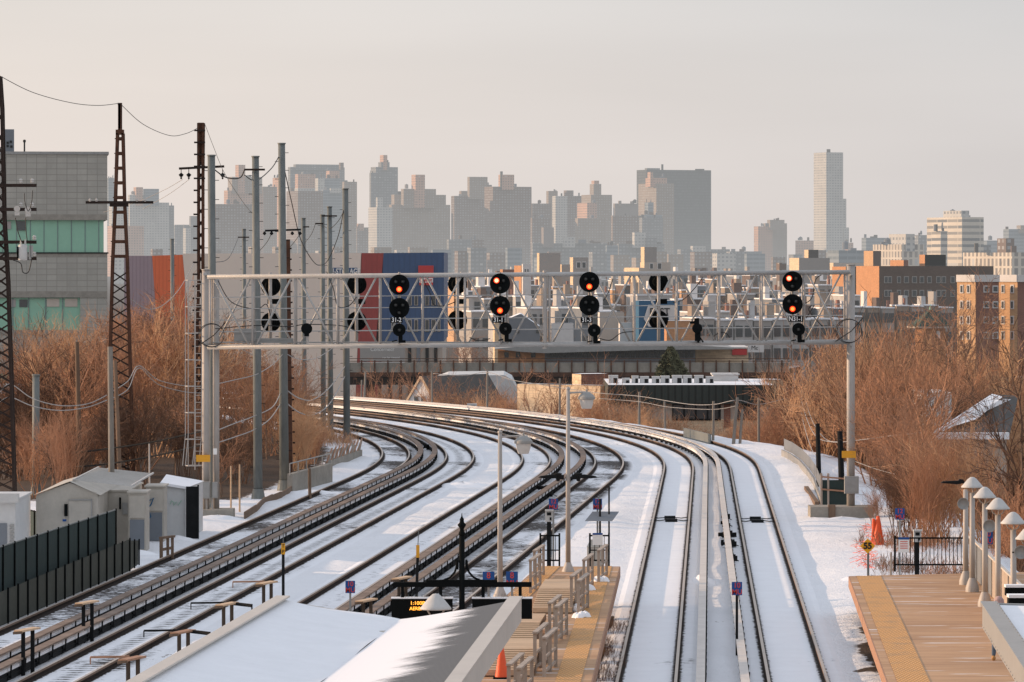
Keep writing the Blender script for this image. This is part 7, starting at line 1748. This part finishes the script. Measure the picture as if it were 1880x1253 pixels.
# fence along the back of the side platform
pa, pb = (X_(1781, 137), 137), (X_(1850, 108), 108)
t = thing('screen_fence', 'screened fence with a pale top rail behind the side platform lamps', 'fence', (pa[0], pa[1], ZP)); n = 9
for i in range(n):
    f0, f1 = i / n, (i + 1) / n; dx, dy = (pb[0] + 1.0 - pa[0]), pb[1] - pa[1]; m = MB(); m.face([(dx * f0, dy * f0, 0), (dx * f1, dy * f1, 0), (dx * f1, dy * f1, 1.1), (dx * f0, dy * f0, 1.1)]); m.build('panel', 'slate' if i < 3 else 'greywood', t)
    m = MB(); m.box((dx * f0, dy * f0, .58), (.06, .06, 1.16)); m.build('post', 'grey', t)
m = MB(); m.bar((0, 0, 1.13), (dx, dy, 1.13), .09, .05); m.build('top_rail', 'fascia', t)
m = MB(); c = ap(1872, 1085, 106); m.box((.3, 0, 0), (1.3, .3, .22)); m.box((.3, 0, .12), (1.32, .34, .06), 0, 1); tag(m.build('dark_beam', ['black', 'snow_clean'], loc=c), 'black beam topped with a strip of snow at the right edge', 'beam')
m = MB(); c = ap(1870, 1108, 104); m.box((.3, 0, 0), (1.1, .4, .3)); m.box((.3, 0, .18), (1.12, .44, .07), 0, 1); tag(m.build('dark_sign_box', ['black', 'snow_clean'], loc=c), 'black box with a snow cap under the beam at the right edge', 'sign')

# black ornamental sign frame with the LED boards
Y = 88; x0 = X_(848, Y); t = thing('sign_frame', 'black ornamental post and crossbeam holding two platform information boards', 'sign frame', (x0, Y, ZP))
z = lambda py: Z_(py, Y) - ZP
k = Y / F
m = MB(); m.tube([(0, 0, 0), (0, 0, z(984))], .058, 16); m.lathe([(.05, z(984)), (.068, z(982)), (.068, z(979)), (.05, z(976)), (.04, z(972)), (.055, z(969)), (.08, z(966)), (.085, z(963)), (.05, z(960)), (.04, z(957)), (.045, z(954)), (.025, z(951)), (.012, z(948)), (.006, z(943)), (0, z(942))], (0, 0, 0), 'z', 18); m.build('post', 'black', t, smooth=True)
m = MB(); m.b2(-126 * k, 128 * k, -.05, .05, z(1078), z(1069)); m.b2(-65 * k, 65 * k, -.045, .045, z(1069), z(1065)); m.build('beam', 'black', t)
for s in (-1, 1):
    m = MB(); m.tube([(s * 9 * k, 0, z(1030)), (s * 9.5 * k, 0, z(1040)), (s * 13 * k, 0, z(1051)), (s * 22 * k, 0, z(1061)), (s * 34 * k, 0, z(1066)), (s * 45 * k, 0, z(1067))], .022, 8); m.box((s * 8 * k, 0, z(1037)), (.045, .06, .2)); m.build('scroll', 'black', t)
for a, b in ((-129, -17), (19, 129)):
    m = MB(); m.b2(a * k, b * k, -.12, .12, z(1136), z(1099)); bd = m.build('board', 'black', t); bd['label'] = 'lit LED board' if a < 0 else 'blank black board'
    m = MB(); m.b2(a * k - .01, b * k + .01, -.14, .14, z(1099) + .002, z(1097)); m.build('snow_cap', 'snow_clean', bd)
    if a < 0:
        text('led_text', '1:100P', .10, (-95 * k, -.135, z(1107)), 'led', bd, sx=1.1, align='LEFT'); text('led_text', 'AERBAT RU', .10, (-96 * k, -.135, z(1117)), 'led', bd, sx=.98, align='LEFT')
    for x in (a + 20, b - 22): m = MB(); m.b2((x - 3) * k, (x + 3) * k, -.03, .03, z(1098), z(1077)); m.build('hanger', 'black', t)
m = MB()
for i in range(60):
    x = random.choice([random.uniform(-128, -18), random.uniform(20, 128)]) * k; m.bar((x, random.uniform(-.1, .1), z(1097)), (x + random.uniform(-.01, .01), 0, z(1097) + .07), .004, .004)
m.build('bird_spikes', 'galv', t)

# ------------------------------------------------------------------ canopies
def canopy(name, label, xl0, xl1, xv0, xv1, xr0, xr1, y0, y1, zL, zV, zR, fas=.42, Lmat='snow_clean'):
    """valley roof: left slope snow, right slope corrugated and half bare; y0 far end, y1 near end"""
    t = thing(name, label, 'canopy', (xl0, y0, 0)); o = Vector((xl0, y0, 0)); n = 24
    def P(x, y, z): return (x - o.x, y - o.y, z)
    m = MB(); NB = 14
    for side in (0, 1):
        for i in range(n):
            for j in range(NB):
                q = []
                for (ii, jj) in ((i + 1, j), (i + 1, j + 1), (i, j + 1), (i, j)):
                    f = ii / n; g = jj / NB; y = y0 + (y1 - y0) * f
                    a, b = (xl0 + (xl1 - xl0) * f, xv0 + (xv1 - xv0) * f) if side == 0 else (xv0 + (xv1 - xv0) * f, xr0 + (xr1 - xr0) * f)
                    za, zb = (zL, zV) if side == 0 else (zV, zR)
                    e = g if side else 1 - g
                    zz = zV + ((zR if side else zL) - zV) * (e ** 1.15 if side else e ** 1.0 * (1 - .15 * math.sin(math.pi * e))) + (.02 * math.sin(y * .9 + e * 5) * (1 - e) if side == 0 else 0)
                    q.append(((P(a + (b - a) * g, y, zz)), (e if side else -.6, y)))
                m.face([p for p, _ in q], side, [u for _, u in q])
    m.build('roof', [Lmat, 'canopymetal'], t, smooth=True)
    for nm, (xa, xb, zt) in (('left_fascia', (xl0, xl1, zL)), ('right_fascia', (xr0, xr1, zR))):
        s = -1 if nm[0] == 'l' else 1
        m = MB(); m.bar(P(xa + s * .06, y0, zt - fas / 2 + .05), P(xb + s * .06, y1, zt - fas / 2 + .05), .12, fas); m.build('fascia', 'fascia', t)
        m = MB(); m.bar(P(xa + s * .02, y0, zt + .055), P(xb + s * .02, y1, zt + .055), .24, .03); c = m.build('coping', 'fascia', t)
    m = MB(); m.bar(P(xl0, y0 + .04, zL - .2), P(xv0, y0 + .04, zV - .2), .08, .34); m.bar(P(xv0, y0 + .04, zV - .2), P(xr0, y0 + .04, zR - .2), .08, .34); m.build('end_fascia', 'fascia', t)
    m = MB()
    for f in (.1, .5, .9):
        y = y0 + (y1 - y0) * f; x = xv0 + (xv1 - xv0) * f; m.tube([P(x, y, ZP), P(x, y, zV)], .12, 10)
    m.build('columns', 'fascia', t); return t
Yf, Yn = 77, 52
def cx_(px_far, px_near, py_near, z):                 # straight edge through a far pixel and a near pixel at height z
    Y2 = F * (CH - z) / (py_near - HY); x2 = X_(px_near, Y2); x1 = X_(px_far, Yf); return x1, x1 + (x2 - x1) * (Yf - Yn) / (Yf - Y2)
zL, zV, zR = Z_(1101, Yf), Z_(1137, Yf), Z_(1102, Yf)
l0, l1 = cx_(522, 262, 1253, zL); v0, v1 = cx_(735, 590, 1253, zV); r0, r1 = cx_(945, 835, 1253, zR)
canopy('platform_canopy', 'big snow covered valley canopy at the bottom centre, grey corrugated metal showing on its right', l0, l1, v0, v1, r0, r1, Yf, Yn, zL, zV, zR)
# canopy at the right edge
zz = 4.0; Y0 = F * (CH - zz) / (1110 - HY); a0 = X_(1808, Y0); Y1 = F * (CH - zz) / (1253 - HY); a1 = X_(1884 + 18, Y1)
t = thing('platform_canopy', 'corner of a snowy canopy with grey steel edges at the lower right', 'canopy', (a0, Y0, 0)); dx, dy = a1 - a0, Y1 - Y0
m = MB(); m.face([(dx, dy, zz), (dx + 5, dy, zz - .15), (5, 0, zz - .15), (0, 0, zz)]); m.build('snow_roof', 'snow_clean', t)
m = MB(); m.bar((-.0, .0, zz - .22), (dx, dy, zz - .22), .10, .52); m.bar((.05, 0, zz - .22), (5, .0, zz - .35), .1, .5); m.build('fascia', 'fasciagrey', t)
m = MB(); m.bar((.08, 0, zz + .05), (dx + .08, dy, zz + .05), .34, .03); m.build('coping', 'fasciagrey', t)
m = MB()
for i in range(26):
    f = i / 26; m.lathe([(0, .02), (.012, .015), (.012, 0)], (dx * f + .22, dy * f, zz + .065), 'z', 6); m.lathe([(0, -.02), (.012, -.015), (.012, 0)], (dx * f - .055, dy * f, zz - .42), 'y', 6)
m.build('bolts', 'grey', t)
m = MB(); m.tube([(3, -2, ZP), (3, -2, zz)], .1, 10); m.build('column', 'fasciagrey', t)

# person under the canopy corner
def person(x, y, z, h, label):
    t = thing('person', label, 'person', (x, y, z)); s = h / 1.75
    J = {'pelvis': (0, 0, .95), 'chest': (0, 0, 1.28), 'neck': (0, 0, 1.47), 'head': (0, -.01, 1.58), 'top': (0, 0, 1.68),
         'hl': (-.1, 0, .88), 'kl': (-.13, -.03, .5), 'al': (-.15, .02, .1), 'tl': (-.16, -.13, .04), 'hr': (.1, 0, .88), 'kr': (.16, -.02, .5), 'ar': (.2, .03, .1), 'tr': (.22, -.12, .04),
         'sl': (-.19, 0, 1.4), 'el': (-.26, .02, 1.14), 'wl': (-.22, -.14, .96), 'fl': (-.2, -.2, .9), 'sr': (.19, 0, 1.4), 'er': (.26, .02, 1.14), 'wr': (.22, -.14, .96), 'fr': (.2, -.2, .9)}
    E = [('pelvis', 'chest'), ('chest', 'neck'), ('neck', 'head'), ('head', 'top'), ('pelvis', 'hl'), ('hl', 'kl'), ('kl', 'al'), ('al', 'tl'), ('pelvis', 'hr'), ('hr', 'kr'), ('kr', 'ar'), ('ar', 'tr'),
         ('chest', 'sl'), ('sl', 'el'), ('el', 'wl'), ('wl', 'fl'), ('chest', 'sr'), ('sr', 'er'), ('er', 'wr'), ('wr', 'fr')]
    rad = {'pelvis': .14, 'chest': .15, 'neck': .055, 'head': .10, 'top': .07, 'hl': .1, 'kl': .065, 'al': .045, 'tl': .04, 'hr': .1, 'kr': .065, 'ar': .045, 'tr': .04, 'sl': .065, 'el': .048, 'wl': .034, 'fl': .03, 'sr': .065, 'er': .048, 'wr': .034, 'fr': .03}
    def skin(name, keys, mat, grow=1.0, add=0.0):
        idx = {k_: i for i, k_ in enumerate(keys)}; me = bpy.data.meshes.new(name); me.from_pydata([tuple(c * s for c in J[k_]) for k_ in keys], [(idx[a], idx[b]) for a, b in E if a in idx and b in idx], [])
        o = bpy.data.objects.new(name, me); col.objects.link(o); md = o.modifiers.new('skin', 'SKIN'); o.modifiers.new('sub', 'SUBSURF').levels = 2; o.modifiers['sub'].render_levels = 2
        for k_, i in idx.items(): r_ = (rad[k_] * grow + add) * s; me.skin_vertices[0].data[i].radius = (r_, r_)
        me.skin_vertices[0].data[0].use_root = True; dg = bpy.context.evaluated_depsgraph_get(); m2 = bpy.data.meshes.new_from_object(o.evaluated_get(dg)); bpy.data.objects.remove(o)
        m2.materials.clear(); m2.materials.append(M[mat]); o2 = bpy.data.objects.new(name, m2); col.objects.link(o2); o2.parent = t; return o2
    skin('body', list(J), 'skin'); skin('trousers', ['pelvis', 'hl', 'kl', 'al', 'hr', 'kr', 'ar'], 'jeans', 1.08, .012)
    skin('coat', ['pelvis', 'chest', 'neck', 'sl', 'el', 'wl', 'sr', 'er', 'wr'], 'coat', 1.1, .02); skin('boots', ['al', 'tl'], 'boot', 1.2, .015); skin('boots', ['ar', 'tr'], 'boot', 1.2, .015)
    m = MB(); m.lathe([(0, .27), (.07, .25), (.12, .18), (.135, .08), (.12, 0), (.08, -.04)], (0, .015 * s, 1.50 * s), 'z', 18); m.build('hood', 'hood', t, smooth=True)
    for sd in (-1, 1):                                # fingers, curled slightly
        for q in range(5):
            m = MB(); b = Vector((sd * .2 + (q - 2) * .016 * (1 if q else 1), -.2, .9)) * s; d = Vector((0, -.02, -.05)) if q else Vector((-sd * .035, -.01, -.02))
            m.tube([b, b + d * s * .7, b + Vector((d.x, d.y + .02, d.z * 1.6)) * s], [.009, .008, .006], 6); m.build('finger', 'skin', t)
    return t
Y = 107; person(X_(1834, Y), Y, ZP, 1.53, 'person in jeans, tan boots and pale pink hood half hidden by the canopy corner')

# impedance bonds and blocks between the rails
def bond(k, Y, label):
    x = tx(k, Y); t = thing('impedance_bond', label, 'track equipment', (x, Y, 0)); m = MB(); m.box((0, 0, .06), (.5, .5, .12)); m.box((0, 1.6, .08), (.46, .3, .14)); m.build('case', 'dark', t)
    m = MB()
    for s in (-1, 1): m.tube([(s * .22, 0, .08), (s * .5, -.15, .05), (s * .74, 0.2, .06)], .022, 6); m.tube([(s * .22, 1.6, .08), (s * .5, 1.75, .05), (s * .74, 2.1, .06)], .022, 6)
    m.build('cables', 'dark', t)
bond(4, 184, 'black box with cables spanning the rails of the fifth track'); bond(5, 183.5, 'black box with cables spanning the rails of the rightmost track')
for i, (px, py, w_) in enumerate([(1332, 957, .3), (1333, 969, .3), (1336, 988, .5), (1338, 1005, .55), (1346, 1033, .2), (785, 826, .5), (1000, 902, .6), (1012, 915, .5), (935, 960, .6), (1002, 903, .3)]):
    c = gp(px, py); random.seed(i); m = MB()
    for q in range(5): m.box((random.uniform(-w_ / 2, w_ / 2), random.uniform(-.3, .3), .1 + random.uniform(0, .12)), (random.uniform(.06, w_ * .5), random.uniform(.1, .3), random.uniform(.08, .22)), random.uniform(0, 3))
    m.tube([(-w_ / 2, 0, .05), (0, .2, .2), (w_ / 2 + .1, 0, .05)], .02, 6)
    tag(m.build('jumper_cable', 'dark', loc=c), 'dark jumper cable fitting lying in the snow between two third rails', 'track equipment', 'jumper cables between the third rails')
c = gp(866, 757); m = MB(); m.box((0, 0, .28), (.72, .5, .56)); m.box((.1, -.26, .3), (.3, .02, .3), 0, 1); tag(m.build('trackside_box', ['cap', 'slate'], loc=(c[0], c[1] + 2, .0)), 'white trackside box beyond the far curve', 'box')
a, b = ap(1256, 803, 272), ap(1304, 808, 262); m = MB(); m.bar((a[0], a[1], .1), (b[0], b[1], .1), .1, 1.0); tag(m.build('grey_fence', 'galv'), 'low grey sheet fence at the outside of the curve', 'fence')
random.seed(77)
for i in range(16):
    px = random.uniform(1088, 1120); py = random.uniform(1150, 1250) ; c = gp(px - (py - 1150) * .16, py); plant(c[0], c[1], random.uniform(.25, .5), 'weeds', 'dark', 'tuft of dark weeds in the snow against the island platform edge', 'weeds along the island platform edge')

random.seed(55)
for i, (x, y, w_, d_) in enumerate([(X_(120, 160), 161.5, 2.4, .8), (X_(250, 163), 163.6, 1.0, .6), (X_(320, 171), 171.8, 1.1, .6), (X_(570, 206), 206.5, 2.2, .7), (X_(1545, 185), 184.6, 1.8, .6), (X_(400, 186), 185.8, 1.5, .6), (X_(1600, 150), 150, 1.6, 2.0), (X_(850, 215), 214, 1.6, 3.0), (X_(1290, 150), 150, .5, 3.0)]):
    m = MB(); nu, nv = 14, 5
    for v in range(nv + 1):
        for u in range(nu):
            a = 2 * math.pi * u / nu; r = v / nv; h = (1 - r * r) ** 1.5 * .22 * (1 + .4 * noise.noise((i * 3.1, u * .6, v * .5)))
            m.v.append((w_ * r * math.cos(a) * (1 + .15 * noise.noise((i, a, 0))), d_ * r * math.sin(a), h - .06))
    for v in range(nv):
        for u in range(nu): u2 = (u + 1) % nu; m.f.append((v * nu + u, v * nu + u2, (v + 1) * nu + u2, (v + 1) * nu + u)[::-1]); m.mi.append(0); m.uv += [(0, 0)] * 4
    tag(m.build('snow_drift', 'snow_clean', loc=(x, y, 0), smooth=True), kind='structure')
